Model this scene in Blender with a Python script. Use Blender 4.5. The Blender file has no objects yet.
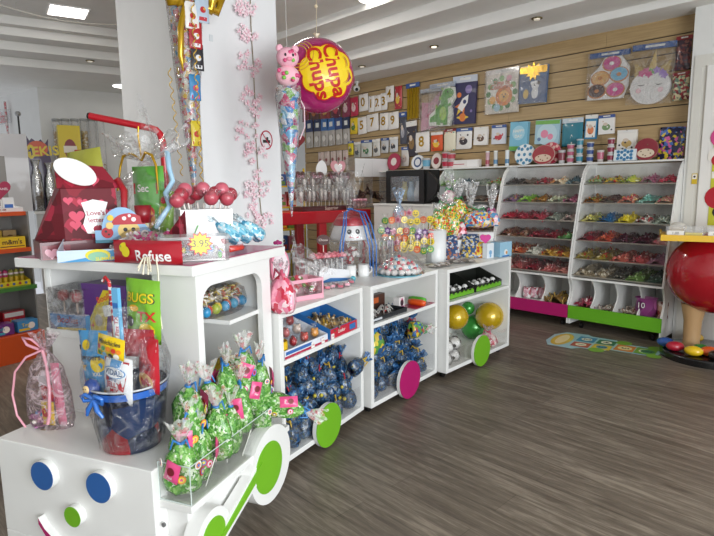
import bpy, bmesh, math, random
import numpy as np
from mathutils import Vector, Matrix, Euler
R_ = random.Random(7)
C = bpy.context.scene.collection
SC = bpy.context.scene
PI = math.pi
def RAD(a): return math.radians(a)
# ------------------------------------------------------------------ camera
FPX, PSI, PITCH, ROLL, CH = 553.7, RAD(136.60), RAD(8.389), RAD(-0.726), 1.5
_fw = Vector((math.cos(PSI)*math.cos(PITCH), math.sin(PSI)*math.cos(PITCH), -math.sin(PITCH)))
_r = Vector((math.sin(PSI), -math.cos(PSI), 0)); _u = _r.cross(_fw)
_r2 = _r*math.cos(ROLL)+_u*math.sin(ROLL); _u2 = _u*math.cos(ROLL)-_r*math.sin(ROLL)
cam = bpy.data.objects.new('camera', bpy.data.cameras.new('camera')); C.objects.link(cam)
cam.data.sensor_width = 36; cam.data.lens = FPX*36/714; cam.data.clip_start = .05
_m = Matrix((_r2, _u2, -_fw)).transposed().to_4x4(); _m.translation = Vector((0, 0, CH)); cam.matrix_world = _m
SC.camera = cam
CAMP = Vector((0, 0, CH))
def ray(x, y): return (_r2*(x-357)-_u2*(y-268)+_fw*FPX)
def P(x, y, z=None, Y=None, X=None, pt=None, h=None, d=None):
    """a pixel's ray met with a horizontal plane, a wall plane, a vertical plane through pt with heading h, or at a distance"""
    v = ray(x, y)
    if z is not None: t = (z-CH)/v.z
    elif Y is not None: t = Y/v.y
    elif X is not None: t = X/v.x
    elif pt is not None:
        n = Vector((-math.sin(h), math.cos(h), 0)); t = n.dot(Vector((pt[0], pt[1], 0))-Vector((0, 0, 0)))/n.dot(v)
    else: t = d/v.length
    return CAMP+v*t
# ------------------------------------------------------------------ world, light, exposure
W = bpy.data.worlds.new('world'); SC.world = W; W.use_nodes = True
W.node_tree.nodes['Background'].inputs[0].default_value = (.88, .92, 1, 1)
W.node_tree.nodes['Background'].inputs[1].default_value = .55
def area(name, loc, rot, sx, sy, e, col=(1, 1, 1)):
    l = bpy.data.lights.new(name, 'AREA'); l.shape = 'RECTANGLE'; l.size = sx; l.size_y = sy; l.energy = e; l.color = col
    o = bpy.data.objects.new(name, l); C.objects.link(o); o.location = loc; o.rotation_euler = rot; return o
area('shopfront_daylight', (3.2, .6, 1.5), (0, RAD(100), 0), 2.2, 4.2, 260, (.93, .97, 1))
for lx, ly in ((-1.0, 1.0), (-1.2, 3.4), (-4.9, 3.6), (-5.5, .2)): area('ceiling_fill_light', (lx, ly, 3.38), (0, 0, 0), .5, .5, 28, (1, .97, .92))  # unseen overhead fill, added to brighten the floor, wagon tops and slatted wall
SC.view_settings.view_transform = 'Standard'; SC.view_settings.look = 'None'; SC.view_settings.gamma = 1
SC.view_settings.use_curve_mapping = False; SC.view_settings.exposure = 0.36
SC.cycles.max_bounces = 12; SC.cycles.transparent_max_bounces = 24; SC.cycles.use_denoising = True
SC.cycles.sample_clamp_indirect = 4; SC.cycles.caustics_reflective = False; SC.cycles.caustics_refractive = False
# ------------------------------------------------------------------ materials
_mc = {}
def col4(c):
    if isinstance(c, str):
        c = c.lstrip('#'); v = [int(c[i:i+2], 16)/255 for i in (0, 2, 4)]
        return tuple(((x/12.92) if x <= .04045 else ((x+.055)/1.055)**2.4) for x in v)+(1,)
    return tuple(c)+(1,) if len(c) == 3 else tuple(c)
def mat(c, rough=.5, metal=0, coat=0, emit=0, bump=0, bscale=60, alpha=1, key=None):
    k = ('p', str(c), rough, metal, coat, emit, bump, bscale, alpha)
    if k in _mc: return _mc[k]
    m = bpy.data.materials.new(key or 'paint'); m.use_nodes = True; nt = m.node_tree; b = nt.nodes['Principled BSDF']
    b.inputs['Base Color'].default_value = col4(c); b.inputs['Roughness'].default_value = rough; b.inputs['Metallic'].default_value = metal
    b.inputs['Coat Weight'].default_value = coat; b.inputs['Alpha'].default_value = alpha
    if emit: b.inputs['Emission Color'].default_value = col4(c); b.inputs['Emission Strength'].default_value = emit
    n = nt.nodes.new('ShaderNodeTexNoise'); n.inputs['Scale'].default_value = bscale if bump else 5
    tc = nt.nodes.new('ShaderNodeTexCoord'); nt.links.new(tc.outputs['Object'], n.inputs['Vector'])
    if bump:
        bp = nt.nodes.new('ShaderNodeBump'); bp.inputs['Strength'].default_value = bump; bp.inputs['Distance'].default_value = .01
        nt.links.new(n.outputs['Fac'], bp.inputs['Height']); nt.links.new(bp.outputs[0], b.inputs['Normal'])
    elif not emit:
        mx = nt.nodes.new('ShaderNodeMix'); mx.data_type = 'RGBA'; cc = col4(c)
        mx.inputs[6].default_value = tuple(x*.95 for x in cc[:3])+(1,); mx.inputs[7].default_value = tuple(min(1, x*1.04) for x in cc[:3])+(1,)
        nt.links.new(n.outputs['Fac'], mx.inputs[0]); nt.links.new(mx.outputs[2], b.inputs['Base Color'])
    _mc[k] = m; return m
def print_mat(cols, scale=25, rough=.3, coat=.4, seed=0, bump=.25, stretch=(1, 1, 1), alpha=1):
    """printed film: irregular cells of the wrapper's colours"""
    k = ('v', str(cols), scale, rough, seed, stretch, alpha)
    if k in _mc: return _mc[k]
    m = bpy.data.materials.new('printed_film'); m.use_nodes = True; nt = m.node_tree; b = nt.nodes['Principled BSDF']
    tc = nt.nodes.new('ShaderNodeTexCoord'); mp = nt.nodes.new('ShaderNodeMapping'); mp.inputs['Location'].default_value = (seed*1.7, seed*.9, seed*.3)
    mp.inputs['Scale'].default_value = stretch
    nt.links.new(tc.outputs['Object'], mp.inputs[0])
    nz = nt.nodes.new('ShaderNodeTexNoise'); nz.inputs['Scale'].default_value = scale*.8; nt.links.new(mp.outputs[0], nz.inputs['Vector'])
    ad = nt.nodes.new('ShaderNodeMixRGB'); ad.blend_type = 'ADD'; ad.inputs[0].default_value = .03
    nt.links.new(mp.outputs[0], ad.inputs[1]); nt.links.new(nz.outputs['Color'], ad.inputs[2])
    vo = nt.nodes.new('ShaderNodeTexVoronoi'); vo.inputs['Scale'].default_value = scale; nt.links.new(ad.outputs[0], vo.inputs['Vector'])
    sp = nt.nodes.new('ShaderNodeSeparateColor'); nt.links.new(vo.outputs['Color'], sp.inputs[0])
    cr = nt.nodes.new('ShaderNodeValToRGB'); cr.color_ramp.interpolation = 'CONSTANT'
    n = len(cols)
    while len(cr.color_ramp.elements) < n: cr.color_ramp.elements.new(.5)
    for i, c in enumerate(cols):
        cr.color_ramp.elements[i].position = i/n; cr.color_ramp.elements[i].color = col4(c)
    nt.links.new(sp.outputs[0], cr.inputs[0]); nt.links.new(cr.outputs[0], b.inputs['Base Color'])
    b.inputs['Roughness'].default_value = rough; b.inputs['Coat Weight'].default_value = coat; b.inputs['Coat Roughness'].default_value = .1
    b.inputs['Alpha'].default_value = alpha
    if bump:
        bp = nt.nodes.new('ShaderNodeBump'); bp.inputs['Strength'].default_value = bump; bp.inputs['Distance'].default_value = .01
        nt.links.new(nz.outputs['Fac'], bp.inputs['Height']); nt.links.new(bp.outputs[0], b.inputs['Normal'])
    _mc[k] = m; return m
def clear_mat(name='cellophane', tint=(1, 1, 1), a=.12, gloss=.5, bump=.5, scale=14, rough=.12):
    """thin clear film: see-through, whitish along its creases, with creased highlights"""
    k = ('c', tint, a, gloss, bump, scale, rough)
    if k in _mc: return _mc[k]
    m = bpy.data.materials.new(name); m.use_nodes = True; nt = m.node_tree; nt.nodes.clear()
    out = nt.nodes.new('ShaderNodeOutputMaterial'); tr = nt.nodes.new('ShaderNodeBsdfTransparent'); tr.inputs[0].default_value = tuple(.8+.2*x for x in tint)+(1,)
    gl = nt.nodes.new('ShaderNodeBsdfGlossy'); gl.inputs['Roughness'].default_value = rough
    df = nt.nodes.new('ShaderNodeBsdfDiffuse'); df.inputs[0].default_value = tint+(1,)
    fr = nt.nodes.new('ShaderNodeFresnel'); fr.inputs[0].default_value = 1.5
    mu = nt.nodes.new('ShaderNodeMath'); mu.operation = 'MULTIPLY_ADD'; mu.inputs[1].default_value = gloss; mu.inputs[2].default_value = .01
    m1 = nt.nodes.new('ShaderNodeMixShader'); m1.inputs[0].default_value = a
    m2 = nt.nodes.new('ShaderNodeMixShader'); L = nt.links.new
    L(fr.outputs[0], mu.inputs[0]); L(tr.outputs[0], m1.inputs[1]); L(df.outputs[0], m1.inputs[2]); L(mu.outputs[0], m2.inputs[0])
    L(m1.outputs[0], m2.inputs[1]); L(gl.outputs[0], m2.inputs[2]); L(m2.outputs[0], out.inputs[0])
    if bump:
        tc = nt.nodes.new('ShaderNodeTexCoord'); nz = nt.nodes.new('ShaderNodeTexNoise'); nz.inputs['Scale'].default_value = scale; nz.inputs['Distortion'].default_value = 1.5; nz.inputs['Detail'].default_value = 3
        L(tc.outputs['Object'], nz.inputs['Vector']); bp = nt.nodes.new('ShaderNodeBump'); bp.inputs['Strength'].default_value = bump; bp.inputs['Distance'].default_value = .05
        L(nz.outputs['Fac'], bp.inputs['Height']); L(bp.outputs[0], gl.inputs['Normal']); L(bp.outputs[0], fr.inputs['Normal'])
        cr = nt.nodes.new('ShaderNodeValToRGB'); e = cr.color_ramp.elements; e[0].position = .42; e[0].color = (a*.35,)*3+(1,); e[1].position = .56; e[1].color = (a*.35,)*3+(1,)
        x = e.new(.49); x.color = (min(.9, a*3.2),)*3+(1,); L(nz.outputs['Fac'], cr.inputs[0]); L(cr.outputs[0], m1.inputs[0])
    _mc[k] = m; return m
def floor_mat():
    m = bpy.data.materials.new('wood_planks'); m.use_nodes = True; nt = m.node_tree; b = nt.nodes['Principled BSDF']; L = nt.links.new
    tc = nt.nodes.new('ShaderNodeTexCoord')
    br = nt.nodes.new('ShaderNodeTexBrick'); br.inputs['Scale'].default_value = 1; br.inputs['Brick Width'].default_value = 1.3; br.inputs['Row Height'].default_value = .19
    br.inputs['Mortar Size'].default_value = .0022; br.inputs['Mortar Smooth'].default_value = 0; br.offset = .37
    br.inputs['Color1'].default_value = (.30, .30, .30, 1); br.inputs['Color2'].default_value = (.62, .62, .62, 1); br.inputs['Mortar'].default_value = (.12, .12, .12, 1)
    L(tc.outputs['Object'], br.inputs['Vector'])
    mp = nt.nodes.new('ShaderNodeMapping'); mp.inputs['Scale'].default_value = (1.1, 13, 1); L(tc.outputs['Object'], mp.inputs[0])
    n1 = nt.nodes.new('ShaderNodeTexNoise'); n1.inputs['Scale'].default_value = 2.2; n1.inputs['Detail'].default_value = 8; n1.inputs['Roughness'].default_value = .62; n1.inputs['Distortion'].default_value = .9; L(mp.outputs[0], n1.inputs['Vector'])
    mp2 = nt.nodes.new('ShaderNodeMapping'); mp2.inputs['Scale'].default_value = (5, 60, 1); L(tc.outputs['Object'], mp2.inputs[0])
    n2 = nt.nodes.new('ShaderNodeTexNoise'); n2.inputs['Scale'].default_value = 3; n2.inputs['Detail'].default_value = 6; L(mp2.outputs[0], n2.inputs['Vector'])
    a = nt.nodes.new('ShaderNodeMath'); a.operation = 'MULTIPLY_ADD'; a.inputs[1].default_value = .30; L(br.outputs['Color'], a.inputs[0]); L(n1.outputs['Fac'], a.inputs[2])
    a2 = nt.nodes.new('ShaderNodeMath'); a2.operation = 'MULTIPLY_ADD'; a2.inputs[1].default_value = .34; L(n2.outputs['Fac'], a2.inputs[0]); L(a.outputs[0], a2.inputs[2])
    cr = nt.nodes.new('ShaderNodeValToRGB'); e = cr.color_ramp.elements
    e[0].position = .46; e[0].color = col4('#3c342c'); e[1].position = 1.04; e[1].color = col4('#8c8173')
    x = e.new(.64); x.color = col4('#5a5046'); x = e.new(.82); x.color = col4('#6e6458')
    L(a2.outputs[0], cr.inputs[0]); L(cr.outputs[0], b.inputs['Base Color'])
    b.inputs['Roughness'].default_value = .42; b.inputs['Specular IOR Level'].default_value = .4
    bp = nt.nodes.new('ShaderNodeBump'); bp.inputs['Strength'].default_value = .15; bp.inputs['Distance'].default_value = .004; L(a2.outputs[0], bp.inputs['Height']); L(bp.outputs[0], b.inputs['Normal'])
    return m
def wood_mat():
    m = bpy.data.materials.new('beech_laminate'); m.use_nodes = True; nt = m.node_tree; b = nt.nodes['Principled BSDF']; L = nt.links.new
    tc = nt.nodes.new('ShaderNodeTexCoord'); mp = nt.nodes.new('ShaderNodeMapping'); mp.inputs['Scale'].default_value = (1.5, 1, 30); L(tc.outputs['Object'], mp.inputs[0])
    n = nt.nodes.new('ShaderNodeTexNoise'); n.inputs['Scale'].default_value = 2; n.inputs['Detail'].default_value = 6; L(mp.outputs[0], n.inputs['Vector'])
    cr = nt.nodes.new('ShaderNodeValToRGB'); e = cr.color_ramp.elements; e[0].position = .3; e[0].color = col4('#a58b62'); e[1].position = .75; e[1].color = col4('#bda277')
    L(n.outputs['Fac'], cr.inputs[0]); L(cr.outputs[0], b.inputs['Base Color']); b.inputs['Roughness'].default_value = .4
    return m
WHITE = mat('#e9e9e6', .38, key='white_laminate'); WALLW = mat('#e4e4e1', .8, key='white_plaster'); CEIL = mat('#efeeea', .85, key='ceiling_plaster')
CELLO = clear_mat('pack_film', (1, 1, 1), .03, .4, .6, 9); ACRYL = clear_mat('acrylic', (1, 1, 1), .012, .16, 0, rough=.08)
BLACK = mat('#141414', .4); RED = mat('#c01526', .35, coat=.3); GREENP = mat('#6fae1f', .5); MAG = mat('#b01565', .45); BLUE = mat('#2a5d9f', .45)
# ------------------------------------------------------------------ mesh building
class B:
    def __init__(s): s.v = []; s.f = []; s.mi = []; s.sm = []
    def add(s, vs, fs, m=0, M=None, smooth=False):
        o = len(s.v)
        if M is not None: vs = [M @ Vector(v) for v in vs]
        s.v += [tuple(v) for v in vs]
        for f in fs: s.f.append(tuple(i+o for i in f)); s.mi.append(m); s.sm.append(smooth)
        return s
    def box(s, c, d, m=0, M=None, rz=0):
        x, y, z = (k/2 for k in d); vs = [Vector((a*x, b*y, e*z)) for a in (-1, 1) for b in (-1, 1) for e in (-1, 1)]
        if rz: r = Matrix.Rotation(rz, 3, 'Z'); vs = [r @ v for v in vs]
        vs = [v+Vector(c) for v in vs]
        return s.add(vs, [(0, 1, 3, 2), (4, 6, 7, 5), (0, 4, 5, 1), (2, 3, 7, 6), (0, 2, 6, 4), (1, 5, 7, 3)], m, M)
    def b2(s, a, b, m=0, M=None):
        return s.box([(a[i]+b[i])/2 for i in range(3)], [abs(b[i]-a[i]) for i in range(3)], m, M)
    def cyl(s, p0, p1, r0, r1=None, n=14, m=0, M=None, cap=True, smooth=True):
        r1 = r0 if r1 is None else r1; p0 = Vector(p0); p1 = Vector(p1); ax = (p1-p0).normalized(); a = ax.orthogonal().normalized(); b = ax.cross(a)
        vs = [p0+(a*math.cos(2*PI*i/n)+b*math.sin(2*PI*i/n))*r0 for i in range(n)]+[p1+(a*math.cos(2*PI*i/n)+b*math.sin(2*PI*i/n))*r1 for i in range(n)]
        s.add(vs, [(i, (i+1) % n, n+(i+1) % n, n+i) for i in range(n)], m, M, smooth)
        if cap: s.add(vs, [tuple(range(n))[::-1], tuple(range(n, 2*n))], m, M)
        return s
    def tube(s, pts, r, n=8, m=0, M=None, closed=False):
        pts = [Vector(p) for p in pts]; rs = r if isinstance(r, (list, tuple)) else [r]*len(pts); vs = []; k = len(pts); a = None
        for i, p in enumerate(pts):
            t = (pts[(i+1) % k if closed else min(i+1, k-1)]-pts[(i-1) % k if closed else max(i-1, 0)]).normalized()
            a = t.orthogonal().normalized() if a is None else (a-t*a.dot(t)).normalized()
            b = t.cross(a); vs += [p+(a*math.cos(2*PI*j/n)+b*math.sin(2*PI*j/n))*rs[i] for j in range(n)]
        fs = [(i*n+j, i*n+(j+1) % n, ((i+1) % k)*n+(j+1) % n, ((i+1) % k)*n+j) for i in range(k if closed else k-1) for j in range(n)]
        s.add(vs, fs, m, M, True)
        if not closed: s.add(vs, [tuple(range(n))[::-1], tuple(range((k-1)*n, k*n))], m, M)
        return s
    def lathe(s, prof, n=20, c=(0, 0, 0), m=0, M=None, fn=None, sx=1, sy=1, cap=False, smooth=True):
        vs = []
        for r, z in prof:
            for j in range(n):
                t = 2*PI*j/n; rr = fn(r, z, t) if fn else r; vs.append((c[0]+rr*math.cos(t)*sx, c[1]+rr*math.sin(t)*sy, c[2]+z))
        k = len(prof); fs = [(i*n+j, i*n+(j+1) % n, (i+1)*n+(j+1) % n, (i+1)*n+j) for i in range(k-1) for j in range(n)]
        if cap: fs += [tuple(range(n))[::-1], tuple(range((k-1)*n, k*n))]
        return s.add(vs, fs, m, M, smooth)
    def sph(s, c, r, m=0, n=12, k=8, M=None):
        r = (r, r, r) if not isinstance(r, (tuple, list)) else r; vs = [(c[0], c[1], c[2]-r[2])]
        for i in range(1, k):
            a = -PI/2+PI*i/k
            for j in range(n): t = 2*PI*j/n; vs.append((c[0]+r[0]*math.cos(a)*math.cos(t), c[1]+r[1]*math.cos(a)*math.sin(t), c[2]+r[2]*math.sin(a)))
        vs.append((c[0], c[1], c[2]+r[2])); e = len(vs)-1
        fs = [(0, 1+(j+1) % n, 1+j) for j in range(n)]+[(e, e-n+j, e-n+(j+1) % n) for j in range(n)]
        fs += [(1+i*n+j, 1+i*n+(j+1) % n, 1+(i+1)*n+(j+1) % n, 1+(i+1)*n+j) for i in range(k-2) for j in range(n)]
        return s.add(vs, fs, m, M, True)
    def prism(s, poly, t0, t1, m=0, M=None, mside=None, smooth=False):
        """outline in local XY pushed along local Z from t0 to t1"""
        n = len(poly); vs = [(x, y, t0) for x, y in poly]+[(x, y, t1) for x, y in poly]
        s.add(vs, [tuple(range(n))[::-1], tuple(range(n, 2*n))], m, M)
        return s.add(vs, [(i, (i+1) % n, n+(i+1) % n, n+i) for i in range(n)], m if mside is None else mside, M, smooth)
    def grid(s, fn, nu, nv, m=0, M=None, smooth=True, closed_u=False):
        vs = [fn(i/nu, j/nv) for i in range(nu+1) for j in range(nv+1)]
        return s.add(vs, [(i*(nv+1)+j, (i+1)*(nv+1)+j, (i+1)*(nv+1)+j+1, i*(nv+1)+j+1) for i in range(nu) for j in range(nv)], m, M, smooth)
    def text(s, body, size, m=0, M=None, depth=.0006, bold=0):
        k = (body, depth, bold)
        if k not in _tc:
            cu = bpy.data.curves.new('lettering', 'FONT'); cu.body = body; cu.size = 1; cu.align_x = 'CENTER'; cu.align_y = 'CENTER'; cu.extrude = 0; cu.offset = bold; cu.resolution_u = 3
            o = bpy.data.objects.new('lettering', cu); C.objects.link(o); bpy.context.view_layer.update()
            me = bpy.data.meshes.new_from_object(o.evaluated_get(bpy.context.evaluated_depsgraph_get()))
            _tc[k] = ([tuple(v.co) for v in me.vertices], [tuple(p.vertices) for p in me.polygons])
            bpy.data.objects.remove(o); bpy.data.meshes.remove(me); bpy.data.curves.remove(cu)
        v, f = _tc[k]; return s.add([(x*size, y*size, z+depth) for x, y, z in v], f, m, M)
    def make(s, name, mats, parent=None, loc=None, rz=0, bev=0, label=None, seg=2):
        me = bpy.data.meshes.new(name); me.from_pydata(s.v, [], s.f)
        for m in (mats if isinstance(mats, (list, tuple)) else [mats]): me.materials.append(m)
        me.polygons.foreach_set('material_index', s.mi); me.polygons.foreach_set('use_smooth', s.sm)
        if bev or any(s.sm) is False:
            pass
        me.update(); o = bpy.data.objects.new(name, me); C.objects.link(o)
        if parent is not None: o.parent = parent
        if loc is not None: o.location = loc
        if rz: o.rotation_euler.z = rz
        if bev:
            md = o.modifiers.new('edge', 'BEVEL'); md.width = bev; md.segments = seg; md.limit_method = 'ANGLE'
        if label: o['label'] = label
        return o
_tc = {}
def tag(o, label, cat=None, group=None, kind=None):
    if label: o['label'] = label
    if cat: o['category'] = cat
    if group: o['group'] = group
    if kind: o['kind'] = kind
    return o
def thing(name, label, cat, loc=(0, 0, 0), rz=0, group=None, rot=None):
    o = bpy.data.objects.new(name, None); C.objects.link(o); o.location = loc; o.rotation_euler = rot or (0, 0, rz); o.empty_display_size = .05
    return tag(o, label, cat, group)
def struct(b, name, mats, **k):
    o = b.make(name, mats, **k); o['kind'] = 'structure'; return o
def copy_tree(o, parent=None):
    c = o.copy(); C.objects.link(c)
    if parent is not None: c.parent = parent
    for ch in list(o.children): copy_tree(ch, c)
    return c
def copy_at(o, loc, rot=None, label=None, scale=None):
    c = copy_tree(o); c.location = loc
    if rot is not None: c.rotation_euler = rot
    if scale is not None: c.scale = scale if isinstance(scale, tuple) else (scale,)*3
    if label: c['label'] = label
    return c
class Scaled:
    """everything created inside is enlarged about an anchor"""
    def __init__(s, anchor, k): s.a, s.k = anchor.copy(), k
    def __enter__(s): s.n = set(o.name for o in C.objects)
    def __exit__(s, *e):
        for o in C.objects:
            if o.name not in s.n and o.parent is None: o.location = s.a+(o.location-s.a)*s.k; o.scale = o.scale*s.k
FR = Matrix.Rotation(PI/2, 4, 'X')      # local XY art plane stands upright facing -Y
def T(x=0, y=0, z=0): return Matrix.Translation((x, y, z))
def circ(r, n=24, cx=0, cy=0, ry=None): return [(cx+r*math.cos(2*PI*i/n), cy+(ry or r)*math.sin(2*PI*i/n)) for i in range(n)]
def star(r, q, n=5, cx=0, cy=0, a=PI/2): return [(cx+(r if i % 2 == 0 else q)*math.cos(a+PI*i/n), cy+(r if i % 2 == 0 else q)*math.sin(a+PI*i/n)) for i in range(2*n)]
def rrect(x0, y0, x1, y1, r, n=6):
    o = []
    for cx, cy, a in ((x1-r, y1-r, 0), (x0+r, y1-r, PI/2), (x0+r, y0+r, PI), (x1-r, y0+r, 1.5*PI)):
        o += [(cx+r*math.cos(a+PI/2*i/n), cy+r*math.sin(a+PI/2*i/n)) for i in range(n+1)]
    return o
def heart(s, cx=0, cy=0, n=28):
    return [(cx+s*16*math.sin(t)**3/17, cy+s*(13*math.cos(t)-5*math.cos(2*t)-2*math.cos(3*t)-math.cos(4*t))/17) for t in [2*PI*i/n for i in range(n)]]
YW, ZC = 6.0, 3.04      # slatwall plane and soffit height
HE = RAD(115.35)        # heading of the train engine
# ================================================================== THE ROOM
b = B(); b.b2((-9, -4, -.05), (4, 7, 0)); struct(b, 'floor', floor_mat())
# slatwall: boards with grooves between them
b = B(); pitch = .163
b.b2((-7.6, YW+.02, 0), (-1.55, YW+.06, ZC), 1)
z = ZC
while z > .05:
    for x0, x1 in ((-7.6, -6.2), (-6.2, -3.68), (-3.68, -2.56), (-2.56, -1.55)): b.b2((x0+.001, YW, max(0, z-pitch+.011)), (x1-.001, YW+.02, z))
    z -= pitch
struct(b, 'wall_back', [wood_mat(), mat('#2c2a28', .5)])
# plaster wall with the door beside the sweet stands
b = B(); b.b2((-1.695, 5.80, 0), (1.6, 6.1, 3.04)); struct(b, 'wall_right', WALLW)
b = B(); b.b2((-9, -3.1, 0), (3.5, -3.0, 3.42)); struct(b, 'wall_light_block', WALLW)  # unseen wall, added to cut the world light falling on the engine's front
def LCp(x, y, z): return P(x, y, z=z)
# ceilings
b = B(); b.b2((-11, -4, 3.42), (4, 7, 3.5)); struct(b, 'ceiling', CEIL)
b = B()
for y0, z0 in ((5.58, ZC), (5.08, ZC+.07), (4.66, ZC+.185)):
    b.b2((-8.5, y0, z0), (1.6, 7, z0+.115))
b.b2((-8.5, 4.34, ZC+.30), (1.6, 7, 3.43))
b.b2((-1.80, -1, ZC), (-1.6, 5.3, ZC+.13)); b.b2((-1.60, -1, ZC), (1.6, 5.3, 3.45)); 
struct(b, 'trim_1', CEIL, bev=.004)
b = B(); hl = RAD(79.3)
A = P(0, 64.3, z=ZC); dirl = Vector((math.cos(hl), math.sin(hl), 0)); nl = Vector((-math.sin(hl), math.cos(hl), 0))
M = Matrix.Translation((A.x, A.y, 0)) @ Matrix.Rotation(hl, 4, 'Z')
def ldist(x, y, z): q = P(x, y, z=z)-A; return q.dot(nl)
E0, E1, E2, E3 = 0, ldist(0, 47.9, ZC+.11), ldist(0, 34, ZC+.2), ldist(0, 22.7, ZC+.29)
for e0, z0, z1 in ((0, ZC, ZC+.1), (E1, ZC+.1, ZC+.2), (E2, ZC+.2, ZC+.29), (E3, ZC+.29, 3.43)): b.b2((-4, e0, z0), (8, 4, z1), 0, M)
struct(b, 'trim_2', CEIL, bev=.004)
wl = ldist(37, 87, ZC)
b = B(); b.b2((P(37, 87, z=ZC)-A).dot(dirl)*Vector((1, 0, 0))+Vector((0, wl, 0)), (8, wl+.1, ZC), 0, M)
WL0 = (P(37, 87, z=ZC)-A).dot(dirl)
wd=Vector((math.cos(RAD(188)),math.sin(RAD(188)),0)); wc=M@Vector((WL0,wl,0)); wn=Vector((-wd.y,wd.x,0))*-.1
b.add([wc,wc+wd*4,wc+wd*4+wn,wc+wn]+[p+Vector((0,0,ZC)) for p in (wc,wc+wd*4,wc+wd*4+wn,wc+wn)],[(0,1,5,4),(1,2,6,5),(2,3,7,6),(3,0,4,7),(4,5,6,7)])
struct(b, 'wall_left', WALLW)
WLM = M
# pillar
PX, PY0, PY1 = -3.35, 1.80, 2.42
b = B(); b.b2((PX-1.27, PY0, 0), (PX, PY1, 3.43)); o = struct(b, 'pillar', mat('#e9eaea', .6, key='pillar_paint'), bev=.004)
# door frame, door and notice at the far right
b = B(); DY = 5.80
b.b2((-1.665, DY-.015, 0), (-1.60, DY, 2.52), 0); b.b2((-1.665, DY-.015, 2.52), (1.2, DY, 2.62)); b.b2((-1.60, DY-.008, 0), (-1.56, DY, 2.52)); struct(b, 'door_frame', mat('#dcdad2', .5))
b = B(); b.b2((-1.56, DY-.03, .01), (-.60, DY-.005, 2.52)); struct(b, 'door_1', mat('#eceae6', .5), bev=.004)
# ceiling lights
def lamp(name, label, c, kind, group=None):
    t = thing(name, label, 'ceiling light', c, group=group); b = B(); g = B()
    if kind == 'square':
        b.b2((-.2, -.2, -.012), (.2, .2, 0)); g.b2((-.18, -.18, -.016), (.18, .18, -.012)); t.rotation_euler.z = hl
    elif kind == 'round':
        b.cyl((0, 0, -.02), (0, 0, 0), .17, n=28); g.cyl((0, 0, -.024), (0, 0, -.02), .155, n=28)
    else:
        b.lathe([(.05, 0), (.055, -.006), (.045, -.012), (.032, -.006)], 18); b.cyl((0, 0, 0), (0, 0, -.002), .05, n=18); g.cyl((0, 0, -.018), (0, 0, -.002), .03, .032, n=16)
    if kind == 'spot': b.make('rim', mat('#8a7c55', .25, 1), t); g.make('bulb', mat('#fff4e0', .3, emit=.25 if name != 'ceiling_spotlight' else .9), t)  # even the unlit spots get a faint glow put into the bulb colour
    else: b.make('frame', mat('#f4f4f4', .4), t); g.make('diffuser', mat('#fffaf2', .3, emit=5), t)
    return t
lamp('ceiling_panel_light', 'lit square panel light on the grey ceiling', P(68, 11, z=3.42), 'square')
lamp('ceiling_round_light', 'lit round light on the ceiling over the yellow display', P(124, 85, z=ZC), 'round')
lamp('ceiling_round_light', 'lit round light high between the pillar and the slatted wall', P(374, -3, z=3.42), 'round')
lamp('ceiling_spotlight', 'brass spotlight glowing in the soffit above the green dinosaur packet', P(434, 46, z=ZC+.07), 'spot', 'brass ceiling spotlights')
for x, y, l in ((362, 66, 'unlit brass spotlight in the soffit just beside the pink balloon'), (537, 18, 'unlit brass spotlight in the soffit above the donut packets'), (90, 60.5, 'unlit brass spotlight on the stepped ceiling beyond the pillar')):
    lamp('brass_spotlight', l, P(x, y, z=ZC+(.1 if x < 100 else .07)), 'spot', 'brass ceiling spotlights')
# security camera
c = P(357, 86, Y=5.9); t = thing('security_camera', 'white dome security camera under the soffit by the slatted wall', 'security camera', (c.x, c.y, ZC))
b = B(); b.cyl((0, 0, -.02), (0, 0, 0), .035); b.cyl((0, 0, -.07), (0, 0, -.02), .018); b.make('mount', WHITE, t)
b = B(); b.sph((0, -.01, -.10), (.05, .05, .048), n=16); b.make('housing', WHITE, t); b = B(); b.sph((.025, -.03, -.115), (.026, .026, .026)); b.make('lens', BLACK, t)
# ================================================================== TRAIN COUNTER
def along(root, name, poly, x0, x1, m, **k):
    """outline in (y,z) pushed along local x"""
    b = B(); b.prism(poly, x0, x1, 0, Matrix(((0, 0, 1, 0), (1, 0, 0, 0), (0, 1, 0, 0), (0, 0, 0, 1)))); return b.make(name, m, root, **k)
def E2W(x, y, z): return CABW+Vector((x*math.sin(HE)+y*math.cos(HE), -x*math.cos(HE)+y*math.sin(HE), z))*KE
XM = Matrix(((0, 0, 1, 0), (1, 0, 0, 0), (0, 1, 0, 0), (0, 0, 0, 1)))
CAB = Vector((-2.12, 1.065, 0)); CABR = HE-PI/2; ZR = 1.18; KE = .94; CABW = Vector((-2.12*KE, 1.065*KE, 1.5*(1-KE)))
eng = thing('train_engine_counter', 'white train engine counter with blue eyes and green wheels', 'display counter', CABW, CABR); eng.scale = (KE,)*3
b = B(); b.b2((-.85, -.31, .0), (0, .03, .43)); b.b2((-.85, -.31, -.095), (0, .03, 0)); b.b2((-.83, .03, -.095), (-.06, .62, 0)); b.make('nose', WHITE, eng, bev=.004)
b = B(); b.b2((-1.04, 0, ZR-.045), (0, .80, ZR)); b.make('roof', WHITE, eng, bev=.003)
b = B(); b.b2((-1.03, .012, ZR), (-.012, .79, ZR+.0025)); b.make('roof_film', mat('#a8175f', .3, coat=.3), eng, label='magenta roof covering')
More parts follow.
